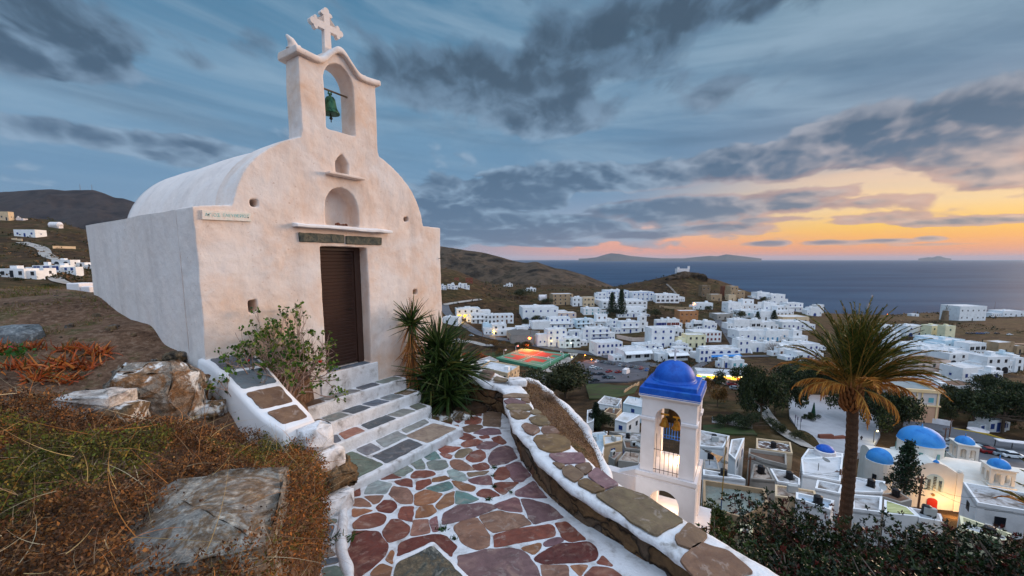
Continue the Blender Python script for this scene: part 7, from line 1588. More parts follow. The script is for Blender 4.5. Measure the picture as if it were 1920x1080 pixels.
for px, py, c, rz, lb, st in [(1087, 684, 's', 10, 'pale car on the side road left of the car park', 'car'), (1079, 687, 'r', 10, 'red car on the side road left of the car park', 'car'), (1071, 691, 'w', 10, 'white van at the corner of the car park', 'van'), (1317, 716, 'w', 60, 'white car on the road right of the blue dome', 'car'), (1341, 719, 'b', 80, 'small blue car in front of the lit shop', 'car'), (1372, 724, 'r', -10, 'dark red car under the tree right of the lit shop', 'car'), (1378, 732, 's', -15, 'silver car in front of the dark red one under the tree', 'car'),
  (966, 635, 'w', -10, 'white van under the canopy beside the road', 'van'), (975, 636, 'w', -10, 'second white van under the canopy beside the road', 'van'), (957, 638, 'r', -10, 'red car at the roadside left of the orange street lamp', 'car'), (979, 640, 'r', -10, 'red car at the roadside closest to the orange street lamp', 'car'), (858, 639, 'w', 0, 'white car on the dirt lot left of the road', 'car'), (884, 631, 's', -30, 'silver car at the bend of the road on the left', 'car'), (1110, 655, 'w', 0, 'white car parked left of the house with small arched shutters', 'car'),
  (1487, 686, 'b', 0, 'blue car left of the palm crown', 'car'), (1500, 684, 'w', 0, 'white car left of the palm crown next to a blue one', 'car'), (1472, 734, 's', 0, 'silver car half hidden behind the dark trees', 'car'), (1815, 627, 'd', 0, 'dark car on the dirt lot behind the cream house', 'car'), (1824, 627, 'd', 0, 'second dark car on the dirt lot behind the cream house', 'car'), (1833, 627, 'b', 0, 'blue car on the dirt lot behind the cream house', 'car'), (1841, 627, 'b', 0, 'blue car beside another blue one on the dirt lot', 'car'), (1850, 626, 's', 0, 'silver car on the dirt lot at the right', 'car'), (1869, 627, 'd', 0, 'lone dark car on the track at the right', 'car'), (1893, 629, 'w', 0, 'white car alone on the track near the right edge', 'car'), (1864, 597, 'd', 0, 'dark car beside the big white block by the sea', 'car')]: car(px, py, c, rz, lb, None, st)
for px, py, c, rz, lb in [(1759, 818, 'd', 60, 'dark car behind the large blue church dome'), (1772, 832, 's', 20, 'silver car between the church dome and the back bell turret'), (1775, 846, 's', 0, 'silver car just behind the church nave roof'), (1834, 844, 's', -15, 'silver car right of the back bell turret of the church'), (1857, 850, 'r', -15, 'red car parked behind the church'), (1880, 854, 's', -15, 'silver car right of the red car behind the church'), (1899, 858, 'w', -15, 'white car at the right edge behind the church'), (1843, 842, 'd', -15, 'dark car half hidden between the silver car and the red car')]: car(px, py, c, rz, lb, SZ)
def truck():
 p = hit(1174, 703, 60); d = ray(1174, 703); t = PZ(p.x, p.y)/d[2]; root = thing('truck', 'white box truck standing near the right side of the car park', 'truck', (d[0]*t, d[1]*t, d[2]*t), R(55)); m = MB(); m.box((-.6, 0, 2.1), (4.4, 2.2, 2.8)); m.build('cargo_box', TW, root, bevel=.05); m = MB(); m.box((2.3, 0, 1.3), (1.4, 2., 1.9)); m.build('cab', TW, root, bevel=.15); m = MB(); m.box((3.01, 0, 1.7), (.05, 1.7, .7)); m.build('windscreen', pmat('car_glass', [(30, 36, 44)]), root)
 for x in (-1.8, 2.1):
  for y in (-.95, .95): m = MB(); m.tube([(x, y-.15, .45), (x, y+.15, .45)], .45, 10); m.build('wheel', pmat('tyre_rubber', [(24, 24, 24)]), root)
truck()
def carlights():
 for px, py, rgb, lb in ((1125, 701, (255, 130, 30), 'left'), (1131, 701.5, (255, 130, 30), 'right'), (1115, 713, (255, 30, 20), 'tail')):
  p = hit(px, py, 60); d = ray(px, py); z = PZ(p.x, p.y)+.8; t = z/d[2]; root = thing('car_lamp', {'left': 'glowing orange headlight, left one of the pair in the car park', 'right': 'glowing orange headlight, right one of the pair in the car park', 'tail': 'glowing red tail light at the front edge of the car park'}[lb], 'lamp', (d[0]*t, d[1]*t, z)); m = MB(); m.lathe((0, 0, 0), [(0, -.28), (.26, -.12), (.28, .1), (0, .28)], 10); m.build('bulb', pmat('glow_%s' % lb, [rgb], emis=rgb, estr=9), root)
carlights()
def street_lamp(px, py, h, rgb, pw, lb, estr=20, dmin=60., rad=.3):
 p = hit(px, py, dmin);
 if p is None: return
 # foot below the lamp head seen at (px, py): walk nearer until the pole height matches
 best = None
 for D in np.geomspace(max(60, p.y*.6), p.y, 200):
  q = DY(px, py, D); g = HZ(q.x, q.y)
  if best is None or abs(q.z-g-h) < best[0]: best = (abs(q.z-g-h), q, g)
 q, g = best[1], best[2]; root = thing('street_lamp', lb, 'street lamp', (q.x, q.y, g)); hh = q.z-g; m = MB(); m.tube([(0, 0, -1), (0, 0, hh*.95), (.0, 0, hh)], [.12, .08, .07], 6); m.tube([(0, 0, hh-.1), (.7, 0, hh+.1)], .05, 5); m.build('pole', pmat('lamp_pole', [(90, 88, 84)]), root)
 m = MB(); m.lathe((.7, 0, hh), [(0, -rad), (rad, -rad*.4), (rad, rad*.3), (0, rad*.7)], 10); m.build('lamp_head', pmat('lamp_glow_%d_%d_%d' % rgb, [rgb], emis=rgb, estr=estr), root)
 if pw: L = bpy.data.lights.new('street_light', 'POINT' if pw < 9000 else 'SPOT'); L.energy = pw; L.color = tuple(min(1, c) for c in lin(*rgb)); L.shadow_soft_size = .4; o = bpy.data.objects.new('street_light', L); COL.objects.link(o); o.parent = root; o.location = (.9, -.6, hh-.6) if pw < 9000 else (1., -2., hh-.8)
 if pw > 9000: L.spot_size = R(120); L.spot_blend = .6; o.rotation_euler = (R(-32), R(8), 0)
street_lamp(991, 634, 9, (255, 96, 30), 60000, 'street lamp glowing fierce orange beside the sports court', 40, rad=.9)
street_lamp(1032, 639, 6, (255, 220, 120), 600, 'small yellow street lamp in front of the blue shuttered house', 14)
street_lamp(1069, 643, 6, (220, 255, 200), 600, 'pale greenish street lamp beside the small house with arched windows', 14)
street_lamp(1095, 666, 4, (255, 140, 50), 900, 'orange lamp at the corner of the car park', 14)
street_lamp(1107, 674, 4, (255, 140, 50), 500, 'second orange lamp just inside the car park', 14)
street_lamp(1070, 670, 7, (255, 210, 90), 500, 'yellow lamp beside the side road by the sports court', 12)
street_lamp(1300, 568, 6, (255, 150, 60), 1200, 'orange lamp on the wall of the ochre stone building', 12)
street_lamp(1663, 589, 6, (255, 120, 40), 0, 'tiny orange lamp near the shore behind the palm tip', 14)
street_lamp(863, 597, 4, (255, 200, 70), 2500, 'yellow lamp lighting the white house at the left road bend', 16)
street_lamp(924, 620, 4, (255, 190, 40), 4200, 'yellow lamp lighting the shop front on the left part of the road', 24, rad=.5)
street_lamp(1640, 808, 4, (255, 230, 150), 260, 'warm lamp under the trees at the edge of the plaza', 10, rad=.2)
def lit_shop():
 p = hit(1352, 712, 100); dep = p.y*CP-p.z*SP; k = dep/F; root = thing('lit_shop', 'long white shop with brightly lit yellow windows on the main road', 'shop', p, R(-14)); W = 86*k; m = MB(); shell(m, W, 6, 3.1, par=.8); m.build('walls', [WM['w'], ROOF], root)
 cs = ['y', 'e', 'y', 'y', 'y', 'y', 'a', 'y', 'a', 'y']
 for i, c in enumerate(cs): add_win(root, 'wide', c, -W/2+W*(i+.5)/10, -.02, .35, sc=.80*W/10/2.0)
 m = MB(); m.box((0, -.6, 2.5), (W, 1.2, .12)); m.build('awning', TW, root)
 cu = bpy.data.curves.new('t', 'FONT')
 L = bpy.data.lights.new('shop_light', 'AREA'); L.energy = 900; L.color = (1, .75, .3); L.shape = 'RECTANGLE'; L.size = W*.9; L.size_y = 1.; o = bpy.data.objects.new('shop_light', L); COL.objects.link(o); o.parent = root; o.location = (0, -.5, 2.2); o.rotation_euler = (R(25), 0, 0)
lit_shop()
# ------------------------------------------------------------------ roofs below, church, trees, far things
def clutter(c, L, z, lb, seed):
 r = random.Random(seed); q = lambda: [L[i] for i in range(len(L))]
 kinds = [('satellite_dish', 'second dish on the ') if 0 else ('water_tank', 'black water tank on the '), ('air_conditioner', 'air conditioning box on the '), ('satellite_dish', 'satellite dish on the ')]
 for kn, pre in r.sample(kinds, r.choice((1, 2))):
  t = (pre+lb).split()
  if len(t) > 16: continue
  w = [r.random()+.35 for _ in L]; s = sum(w); x = sum(a*p[0] for a, p in zip(w, L))/s; y = sum(a*p[1] for a, p in zip(w, L))/s
  o = thing(kn, ' '.join(t), kn.replace('_', ' '), (c.x+x, c.y+y, z), r.uniform(0, 3)); m = MB()
  if kn == 'water_tank': m.tube([(0, 0, .1), (0, 0, .9), (0, 0, 1.0)], [.42, .42, .2], 12); m.build('tank', pmat('black_plastic', [(26, 26, 30)], rough=.5), o); m = MB(); m.box((0, 0, .05), (.9, .9, .1)); m.build('stand', pmat('dark_iron', [(40, 38, 36)]), o)
  elif kn == 'air_conditioner': m.box((0, 0, .45), (1., .45, .8)); m.build('casing', pmat('grey_casing', [(170, 172, 170)]), o); m = MB(); m.tube([(0, -.23, .45), (0, -.26, .45)], .3, 12); m.build('fan', pmat('dark_iron', [(40, 38, 36)]), o)
  else: m.tube([(0, 0, 0), (0, 0, 1.1)], .04, 5); m.build('mast', pmat('dark_iron', [(40, 38, 36)]), o); m = MB(); m.lathe((0, 0, 1.1), [(0, 0), (.3, .06), (.5, .18)], 14); d = m.build('dish', pmat('grey_casing', [(170, 172, 170)]), o); d.rotation_euler = (.9, 0, 0); d.location = (0, -.9, .35)
def roofhouse(pts, D, h, lb, wall='w', roof=ROOF, par=.2, name='house', cat='house', extra=None):
 cx = sum(p[0] for p in pts)/len(pts); cy = sum(p[1] for p in pts)/len(pts); z = DY(cx, cy, D).z; P = [G(px, py, z) for px, py in pts]; c = sum(P, Vector())/len(P)
 g = min(HZ(p.x, p.y) for p in P); zb = min(z-h, g-.5); root = thing(name, lb, cat, (c.x, c.y, z-h)); L = [(p.x-c.x, p.y-c.y) for p in P]
 a = sum(L[i][0]*L[(i+1) % len(L)][1]-L[(i+1) % len(L)][0]*L[i][1] for i in range(len(L)))
 if a < 0: L = L[::-1]
 m = MB(); m.prism(L, zb-(z-h), h-.02); m.build('walls', WM[wall], root)
 inn = []
 n = len(L)
 for i in range(n):
  p = Vector((*L[i], 0)); a_ = (Vector((*L[i-1], 0))-p).normalized(); b_ = (Vector((*L[(i+1) % n], 0))-p).normalized(); w = a_+b_; s = abs(a_.x*b_.y-a_.y*b_.x); w = w*(.22/max(.3, s)); inn.append((p.x+w.x, p.y+w.y))
 m = MB(); me = m.add([(x, y, h) for x, y in inn], [list(range(n))]); m.build('roof', roof, root)
 if par:
  m = MB(); vs = [(x, y, h-.3) for x, y in L]+[(x, y, h+par) for x, y in L]+[(x, y, h+par) for x, y in inn]+[(x, y, h-.3) for x, y in inn]; fs = []
  for i in range(n): j = (i+1) % n; fs += [[i, j, n+j, n+i], [n+i, n+j, 2*n+j, 2*n+i], [2*n+i, 2*n+j, 3*n+j, 3*n+i]]
  m.add(vs, fs); m.build('parapet', WM[wall], root)
 # windows on walls that look towards the viewer
 for i in range(n):
  a_ = Vector(L[i]); b_ = Vector(L[(i+1) % n]); d = b_-a_; ln = d.length
  if ln < 3 or (extra and 'n' in extra): continue
  nrm = Vector((d.y, -d.x)).normalized(); mid = (a_+b_)/2+Vector((c.x, c.y))
  if nrm.dot(-mid) > 0:
   k = max(1, int(ln/3.2))
   for q in range(k): t = (q+.5)/k; pos = a_+d*t+nrm*.01; add_win(root, 'win', random.choice('bddn'), pos.x, pos.y, h-2.0, math.atan2(d.y, d.x))
 area = abs(a)/2
 if name == 'house' and area > 36 and int(pts[0][0]) % 3:
  q = Vector((L[0][0]*.45+L[1][0]*.2, L[0][1]*.45+L[1][1]*.2)); m = MB(); m.box((q.x, q.y, h+.9), (2.1, 1.9, 1.9), math.atan2(L[1][1]-L[0][1], L[1][0]-L[0][0])); m.build('roof_hut', WM['w'], root)
 if name == 'house' and D < 140: clutter(c, L, z+.01, lb, int(pts[0][0]*7+pts[0][1]))
 return root, z, c
OLD = pmat('old_gravel_roof', [(150, 132, 116), (112, 90, 76), (176, 160, 146), (130, 116, 104)], scale=.8, rough=.95, lo=.3, hi=.7)
ROUGH = pmat('weathered_white_roof', [(104, 96, 90), (156, 150, 146), (190, 188, 188), (122, 110, 100)], scale=.7, rough=.95)
CORR = pmat('corrugated_sheet', [(128, 130, 134), (160, 164, 168)], scale=2, rough=.5)
COURT_ = pmat('stone_court', [(96, 104, 98), (128, 136, 128), (112, 116, 108), (140, 132, 118)], scale=.9, rough=.85, lo=.3, hi=.7)
PATCH = pmat('brown_roof_with_white_patches', [(82, 64, 56), (92, 72, 62), (88, 70, 60), (210, 208, 206)], scale=1.1, rough=.9, lo=.30, hi=.62, detail=2)
roofhouse([(1318, 907), (1433, 925), (1440, 950), (1410, 967), (1393, 980), (1318, 958)], 38, 2.0, 'sunken courtyard paved with grey-green stone right of the blue domed bell tower', 't', COURT_, .5, 'courtyard', 'courtyard', 'n')
roofhouse([(1371, 826), (1396, 823), (1379, 864), (1366, 852)], 62, 3., 'narrow white house wall with a pale stained roof above the stone courtyard', 'w', ROUGH)
roofhouse([(1311, 808), (1368, 819), (1356, 841), (1311, 838)], 66, 2.6, 'weathered white roof terrace with clutter right of the bell tower', 'w', ROUGH)
roofhouse([(1319, 862), (1345, 864), (1350, 882), (1319, 880)], 56, 2.6, 'ribbed grey-white roof just right of the bell tower', 'g', CORR, .1)
roofhouse([(1318, 882), (1388, 895), (1398, 902), (1318, 893)], 50, 2.8, 'long white parapet wall house above the courtyard wall', 'w', ROUGH)
roofhouse([(1418, 824), (1482, 832), (1486, 853), (1418, 843)], 66, 3.2, 'brown roof splashed with white paint patches', 'b', PATCH, .3)
roofhouse([(1404, 846), (1474, 856), (1475, 878), (1432, 867), (1403, 856)], 60, 3., 'flat brown roof with dividing walls in front of the paint splashed roof', 'g', ROOFB, .5)
roofhouse([(1413, 872), (1440, 878), (1453, 903), (1407, 899)], 51, 3., 'old gravel roof beside the wooden pole', 'g', OLD, .15)
roofhouse([(1443, 880), (1476, 885), (1500, 900), (1500, 912), (1457, 905)], 52, 3., 'pale house with air conditioning boxes between two poles', 'w', ROUGH)
roofhouse([(1502, 862), (1581, 858), (1576, 905), (1505, 892)], 56, 3.4, 'large white roof terrace with furniture left of the palm trunk', 'w', ROOF)
roofhouse([(1515, 843), (1581, 852), (1581, 858), (1502, 861)], 62, 3.2, 'white roof with the small cobalt dome', 'w', ROOF)
roofhouse([(1453, 911), (1528, 923), (1531, 934), (1483, 936), (1453, 933)], 44, 2.8, 'beige flat roof below the air conditioning boxes', 'b', OLD, .2)
roofhouse([(1492, 927), (1564, 943), (1557, 961), (1492, 939)], 42, 2.8, 'pale blue roof strip with white parapets above the dark bushes', 'w', pmat('pale_blue_roof', [(166, 182, 196), (186, 198, 208)], scale=1), .3)
roofhouse([(1532, 902), (1580, 912), (1575, 928), (1528, 918)], 48, 2.8, 'low white roof with a satellite dish left of the palm trunk', 'w', ROUGH)
roofhouse([(1597, 931), (1654, 935), (1652, 965), (1597, 958)], 44, 3., 'grey weathered roof with a bright white rim right of the palm trunk', 'w', ROUGH, .3)
roofhouse([(1595, 896), (1660, 905), (1655, 926), (1597, 924)], 52, 3., 'white roof between the palm trunk and the Norfolk pine', 'w', ROOF)
roofhouse([(1658, 936), (1702, 950), (1722, 968), (1658, 962)], 43, 2.6, 'pale green slatted sun roof right of the palm trunk', 'w', pmat('green_slats', [(150, 156, 104), (196, 200, 146), (120, 124, 84)], scale=1.2, streak=(.15, 3., 3.), lo=.42, hi=.56), .0, 'pergola', 'pergola', 'n')
roofhouse([(1704, 950), (1764, 963), (1770, 978), (1724, 970)], 42, 2.6, 'pale blue metal roof next to the green slatted sun roof', 'w', CORR, .0)
roofhouse([(1643, 927), (1686, 921), (1710, 937), (1690, 942)], 50, 2.8, 'brown canvas canopy roof under the Norfolk pine', 'g', ROOFB, .0)
roofhouse([(1805, 909), (1925, 930), (1925, 964), (1832, 948)], 47, 4.2, 'big grey-white flat roofed house in the right foreground of the town', 'w', ROUGH, .4)
roofhouse([(1798, 973), (1896, 1008), (1889, 1024), (1802, 998)], 36, 2.6, 'cream walled house with a white terrace at the lower right', 'c', ROOF, .4)
roofhouse([(1386, 985), (1412, 990), (1409, 1010), (1384, 1003)], 28, 2.4, 'small cream curved wall lit warmly below the stone courtyard', 'c', ROUGH, .2, 'low_wall', 'wall', 'n')
roofhouse([(1119, 757), (1133, 743), (1166, 749), (1157, 763)], 120, 3.2, 'white house with a stepped parapet right behind the cypress', 'w', ROUGH)
roofhouse([(1168, 757), (1178, 744), (1206, 749), (1206, 765)], 116, 4.2, 'white house with brown shutters left of the blue dome', 'l', ROOF)
roofhouse([(1132, 773), (1142, 765), (1166, 768), (1156, 779)], 108, 3.2, 'house with a flat brown roof and an ochre side wall', 'b', ROOFB)
roofhouse([(1153, 788), (1168, 774), (1200, 779), (1175, 794)], 98, 3.2, 'white house with a broad bright roof and blue doors left of the bell tower', 'w', ROOF)
roofhouse([(1099, 817), (1139, 813), (1130, 856), (1107, 838)], 76, 2.6, 'large empty pale blue-white roof terrace below the cypress', 'w', pmat('pale_blue_terrace', [(160, 178, 188), (186, 198, 204)], scale=.6), .5)
roofhouse([(1131, 818), (1166, 818), (1167, 828), (1132, 836)], 76, 2.8, 'small white roofed hut with an open porch', 'b', ROOF)
roofhouse([(1142, 810), (1204, 813), (1204, 826), (1167, 827), (1168, 817)], 84, 2.8, 'long pale grey walled house below the blue doored roof', 'g', ROUGH)
roofhouse([(1173, 846), (1200, 850), (1198, 868), (1159, 863)], 64, 2.6, 'shed with a rough grey corrugated roof left of the bell tower', 'g', OLD, .0)
roofhouse([(1146, 848), (1166, 847), (1152, 862), (1141, 855)], 66, 2.4, 'shed with a faded brown cloth roof', 'g', pmat('faded_brown_roof', [(120, 98, 92), (140, 116, 108)], scale=1), .0)
roofhouse([(1131, 876), (1176, 882), (1172, 898), (1136, 890)], 57, 2.4, 'low grey roof with a skylight, nearest to the parapet', 'g', ROUGH, .2)
roofhouse([(1168, 828), (1203, 828), (1200, 846), (1172, 843)], 70, 2.8, 'flat brown-grey roof left of the bell tower shaft', 'g', ROOFB, .3)
roofhouse([(1101, 770), (1117, 768), (1113, 790), (1100, 795)], 104, 2.8, 'pale roof left of the cypress', 'w', ROUGH)
roofhouse([(901, 690), (919, 678), (974, 688), (952, 702)], 185, 4., 'beige flat building with a pool-blue roof edge behind the end wall', 'b', ROOF, .6)
roofhouse([(982, 709), (1003, 699), (1030, 702), (1010, 714)], 170, 2.6, 'low white roof right of the building with the pool-blue edge', 'w', ROUGH)
roofhouse([(893, 676), (918, 668), (935, 676), (903, 690)], 200, 2.4, 'low roof tinted pink by the court lamp behind the yucca', 'p', ROUGH, .1)
roofhouse([(1377, 746), (1404, 744), (1419, 762), (1398, 768)], 150, 3., 'white canopy roof hut beside the curved walkway', 'w', ROOF, .1)
roofhouse([(1359, 752), (1378, 752), (1388, 768), (1362, 764)], 150, 2.6, 'low white roof with a small pool left of the canopy hut', 'w', ROUGH)
roofhouse([(950, 620), (968, 616), (1012, 621), (1000, 630), (958, 628)], 330, 3.2, 'large grey canopy over parked vans beside the main road', 'g', pmat('grey_canopy', [(90, 84, 80), (110, 104, 98)], scale=.3), .1, 'canopy', 'canopy', 'n')
def small_dome():
 p = DY(1547, 843, 62); root = thing('small_dome', 'small cobalt blue dome on a white roof left of the palm trunk', 'dome', p); k = 62/F*1.03; m = MB(); m.lathe((0, 0, -1.4), [(17*k, 0), (17*k, 1.3), (15*k, 1.4)], 28); m.build('drum', TW, root); m = MB(); m.lathe((0, 0, 0), [(14.5*k*math.cos(a), 9*k*math.sin(a)) for a in np.linspace(0, math.pi/2, 10)], 28); m.build('dome', BLU, root, smooth=True)
small_dome()
def church():
 rz = R(-25); o = hit(1746, 955, 40); o = DY(1746, 953, 70.); root = thing('church', 'large white church with sky blue domes, its front lit warm yellow, near the plaza', 'church', o, rz)
 cx = WM['w']; cs, sn = math.cos(rz), math.sin(rz)
 def loc(px, py, D): p = DY(px, py, D)-o; return Vector((p.x*cs+p.y*sn, -p.x*sn+p.y*cs, p.z))
 CW = pmat('church_white', [(216, 208, 196), (230, 224, 214)], scale=.4, rough=.85)
 # gabled front
 Hs = 7.2; m = MB(); extr(m, [(-3.4, -3), (3.4, -3), (3.4, Hs-.2), (2.9, Hs), (1.2, Hs+1.1), (0, Hs+1.45), (-1.2, Hs+1.1), (-2.9, Hs), (-3.4, Hs-.2)], 0, .6); m.build('gable_front', CW, root)
 for x in (-3.15, 3.15): m = MB(); m.box((x, -.12, Hs/2-.9), (.75, .3, Hs+2.2)); m.lathe((x, .1, Hs+.2), [(.42, 0), (.40, .25), (.2, .5), (0, .55)], 12); m.build('corner_pier', CW, root)
 m = MB(); extr(m, [(-3.4, 0), (3.4, 0), (3.4, Hs-.4), (0, Hs+1.0), (-3.4, Hs-.4)], .6, 9.5); m.build('transept', CW, root)
 # arched triple window, medallion, red door
 m = MB(); extr(m, [(-1.25, 3.3), (1.25, 3.3)]+[(1.25*math.cos(a), 5.2+1.2*math.sin(a)) for a in np.linspace(0, math.pi, 12)], -.06, .02); w = m.build('arched_window', pmat('pale_blue_window_panel', [(176, 196, 198)]), root)
 for x, h_ in ((-.75, 2.0), (0, 2.7), (.75, 2.0)):
  m = MB()
  for k in range(9): m.box((x, -.09, 3.45+h_*k/9+.08), (.42, .04, h_/9*.55))
  m.build('lattice', WC['d'], w)
 m = MB(); extr(m, [(-.7, -1), (.7, -1), (.7, 1.5)]+[(.7*math.cos(a), 1.5+.45*math.sin(a)) for a in np.linspace(.3, math.pi-.3, 8)]+[(-.7, 1.5)], -.1, .02); m.build('red_door', pmat('red_door_paint', [(168, 36, 28)], rough=.5), root)
 m = MB(); m.tube([(.0, -.02, 2.62), (.0, -.12, 2.62)], .26, 16); m.build('medallion', pmat('gilded_icon', [(186, 150, 90), (120, 80, 50)], scale=3), root)
 # right wing with side windows, platform and bell turret
 m = MB(); m.box((10.6, 1.6, 1.5), (14.4, 3.2, 8.)); m.box((10.6, 1.6, 5.6), (14.5, 3.4, .25)); m.build('front_wing', CW, root)
 for x in (6.2, 7.4):
  for z in (2.9, -.3):
   m = MB()
   for k in range(8): m.box((x-3.4+2.6, -.05, z+.22*k), (.42, .06, .13))
   m.build('lattice_window', WC['d'], root)
 def turret(c, w, h, label=None):
  m = MB(); m.box((c.x, c.y, c.z-1.5), (w+.5, w+.5, 3.2)); m.build('turret_base', CW, root)
  s = MB(); s.box((0, 0, h/2), (w, w, h)); b = s.build('bell_turret', CW, None); cuts = []
  for ax in 'yx':
   for q in (-.22, .22): cuts.append(archcut(q*w-.15*w, q*w+.15*w, .3, h*.62, -3, 3, ax, 8))
  boolean(b, cuts); b.parent = root; b.location = c
  m = MB(); m.box((0, 0, h+.1), (w+.35, w+.35, .22)); m.build('turret_cornice', CW, b)
  m = MB(); m.lathe((0, 0, h+.2), [(w*.47*math.cos(a), w*.42*math.sin(a)) for a in np.linspace(0, math.pi/2, 9)], 24); m.tube([(0, 0, h+.2+w*.4), (0, 0, h+.9+w*.4)], .06, 6); m.build('turret_dome', LBLU, b, smooth=True)
 turret(loc(1868, 905, 68.), 3.0, 2.9); turret(loc(1805, 858, 84.), 3.3, 3.2)
 # nave barrel, drum and dome, apse
 m = MB(); A = [(4.6+4.*math.cos(a), 5.2+2.2*math.sin(a)) for a in np.linspace(0, math.pi, 14)]; vs = []
 for x in (-8., 18.5):
  for y, z in [(8.9, -2)]+A+[(.3+.5, -2)]: vs.append((x, y+1.2, z))
 k = len(A)+2; m.add(vs, [[i, i+1, k+i+1, k+i] for i in range(k-1)]+[list(range(k)), list(range(2*k-1, k-1, -1))]); ob = m.build('nave', CW, root, smooth=False)
 c = loc(1726, 827, 77.); m = MB(); m.lathe((c.x, c.y, c.z-4.5), [(3.35, 0), (3.35, 4.4), (3.5, 4.45), (3.5, 4.6), (3.3, 4.6)], 32); m.build('drum', CW, root, smooth=False)
 m = MB(); m.lathe((c.x, c.y, c.z+.1), [(3.5, 0)]+[(3.4*math.cos(a), 2.75*math.sin(a)) for a in np.linspace(0.05, math.pi/2-.07, 12)]+[(.12, 2.95), (.05, 3.4), (0, 3.4)], 36); m.build('main_dome', LBLU, root, smooth=True)
 for i in range(8):
  a = i*math.pi/4+.5; wv = MB(); wv.box((0, -.03, 0), (.55, .08, 1.5)); ww = wv.build('drum_window', pmat('pale_green_shutter', [(110, 150, 140)]), root, (c.x+3.36*math.cos(a), c.y+3.36*math.sin(a), c.z-1.9), a+math.pi/2)
 c = loc(1649, 862, 74.); m = MB(); m.lathe((c.x, c.y, c.z-8), [(2.1, 0), (2.1, 8), (1.9, 8.05)], 24); m.build('apse', CW, root, smooth=False); m = MB(); m.lathe((c.x, c.y, c.z+.02), [(2.0*math.cos(a), 2.2*math.sin(a)) for a in np.linspace(0, math.pi/2, 9)], 24); m.build('apse_dome', LBLU, root, smooth=True)
 for a in (-2.1, -1.3): wv = MB(); wv.box((0, -.03, 0), (.6, .08, 1.4)); wv.build('apse_window', WC['d'], root, (c.x+2.1*math.cos(a), c.y+2.1*math.sin(a), c.z-2.9), a+math.pi/2)
 m = MB(); m.lathe((0, .3, Hs+1.4), [(.45, 0), (.3, .25), (0, .5)], 10); m.tube([(0, .3, Hs+1.8), (0, .3, Hs+2.5)], .05, 5); m.build('gable_finial', LBLU, root)
 for (x, y, z, p) in ((7.4, -3.2, 1.4, 3200), (1.5, -3.2, 2., 900), (12, -3.0, 3.4, 900)):
  L = bpy.data.lights.new('church_floodlight', 'POINT'); L.energy = p; L.color = (1, .58, .22); L.shadow_soft_size = .3; q = bpy.data.objects.new('church_floodlight', L); COL.objects.link(q); q.parent = root; q.location = (x, y, z)
church()
# ---- trees
def tree_proto(name, kind, seed, pal, n=900):
 rr = np.random.default_rng(seed); r2 = random.Random(seed); root = thing(name, 'tree', 'tree', (0, 0, 0))
 mb = MB()
 if kind == 'round':
  cl = [(r2.gauss(0, .42), r2.gauss(0, .42), .62+r2.uniform(-.16, .24), r2.uniform(.22, .40)) for _ in range(11)]
  mb.tube([(0, 0, -.3), (.02, 0, .25), (.03, .02, .5)], [.045, .035, .025], 7)
  for c in cl: mb.tube([(.02, .01, .32), (c[0]*.5, c[1]*.5, .45), (c[0]*.9, c[1]*.9, c[2])], [.022, .015, .004], 5, cap=False)
  P = []; per = n//len(cl)
  for c in cl: d = rr.normal(size=(per, 3)); d /= np.linalg.norm(d, axis=1, keepdims=True); P.append(np.array(c[:3])+d*(c[3]*rr.random((per, 1))**.35)*[1, 1, .72])
  P = np.concatenate(P); lf = .075
 elif kind == 'cypress':
  mb.tube([(0, 0, -.2), (0, 0, .6)], [.03, .01], 6); h = rr.random(n); rad = .17*np.sin(np.clip(h, .03, 1)**.55*math.pi*.98)+.015; a = rr.random(n)*6.28; q = rad*rr.random(n)**.35*(1+.3*np.sin(a*3+h*9)); P = np.stack([q*np.cos(a), q*np.sin(a), h], -1); lf = .05
 elif kind == 'pine':   # Norfolk pine: level whorls
  mb.tube([(0, 0, -.2), (0, 0, 1.0)], [.022, .004], 6); P = []
  for L_ in range(15):
   z = .12+.86*L_/15; R0 = .30*(1-L_/15.5)**.8+.02
   for b_ in range(6): a = b_*math.pi/3+L_*.5+rr.normal()*.1; t = rr.random(12)**.7; P.append(np.stack([R0*t*math.cos(a)+rr.normal(size=12)*.008, R0*t*math.sin(a)+rr.normal(size=12)*.008, z+.05*t**2+rr.normal(size=12)*.005], -1)); mb.tube([(0, 0, z), (R0*math.cos(a), R0*math.sin(a), z+.04)], [.006, .002], 4, cap=False)
  P = np.concatenate(P); lf = .05
 elif kind == 'bare':
  P = None
  for i in range(26): a = r2.uniform(0, 6.28); e = r2.uniform(.5, 1.4); q = Vector((math.cos(a)*math.cos(e), math.sin(a)*math.cos(e), math.sin(e)))*.85; mb.tube([(0, 0, .12), q*.45+Vector((0, 0, .1)), q], [.02, .01, .003], 4, cap=False)
  d = rnd_dirs(260, .5); V = strips(d*.3+[0, 0, .3], d, .4, .008, palcol(260, pal), 3, .1, .5); link('crown', rawmesh(*V[:2], col=V[2]), leaf_mat('dry_leaves'), root)
 mb.build('trunk', pmat('tree_bark', [(78, 62, 50), (104, 86, 70)], scale=2), root)
 if P is not None:
  k = 3; PP = np.repeat(P, k, 0)+rr.normal(size=(len(P)*k, 3))*lf*.3; V, Fc, C = leafquads(PP, rnd_dirs(len(PP), .3), lf*rr.uniform(.5, 1.1, len(PP)), lf*.6, np.repeat(palcol(len(P), pal, .35)*.72, k, 0)); link('crown', rawmesh(V, Fc, col=C), leaf_mat('tree_leaves', .1, .6), root)
 return root
GP1 = [(44, 56, 30), (58, 70, 36), (34, 46, 26), (74, 80, 44)]; GP2 = [(60, 66, 36), (84, 82, 46), (46, 54, 30)]
TP_ = {}
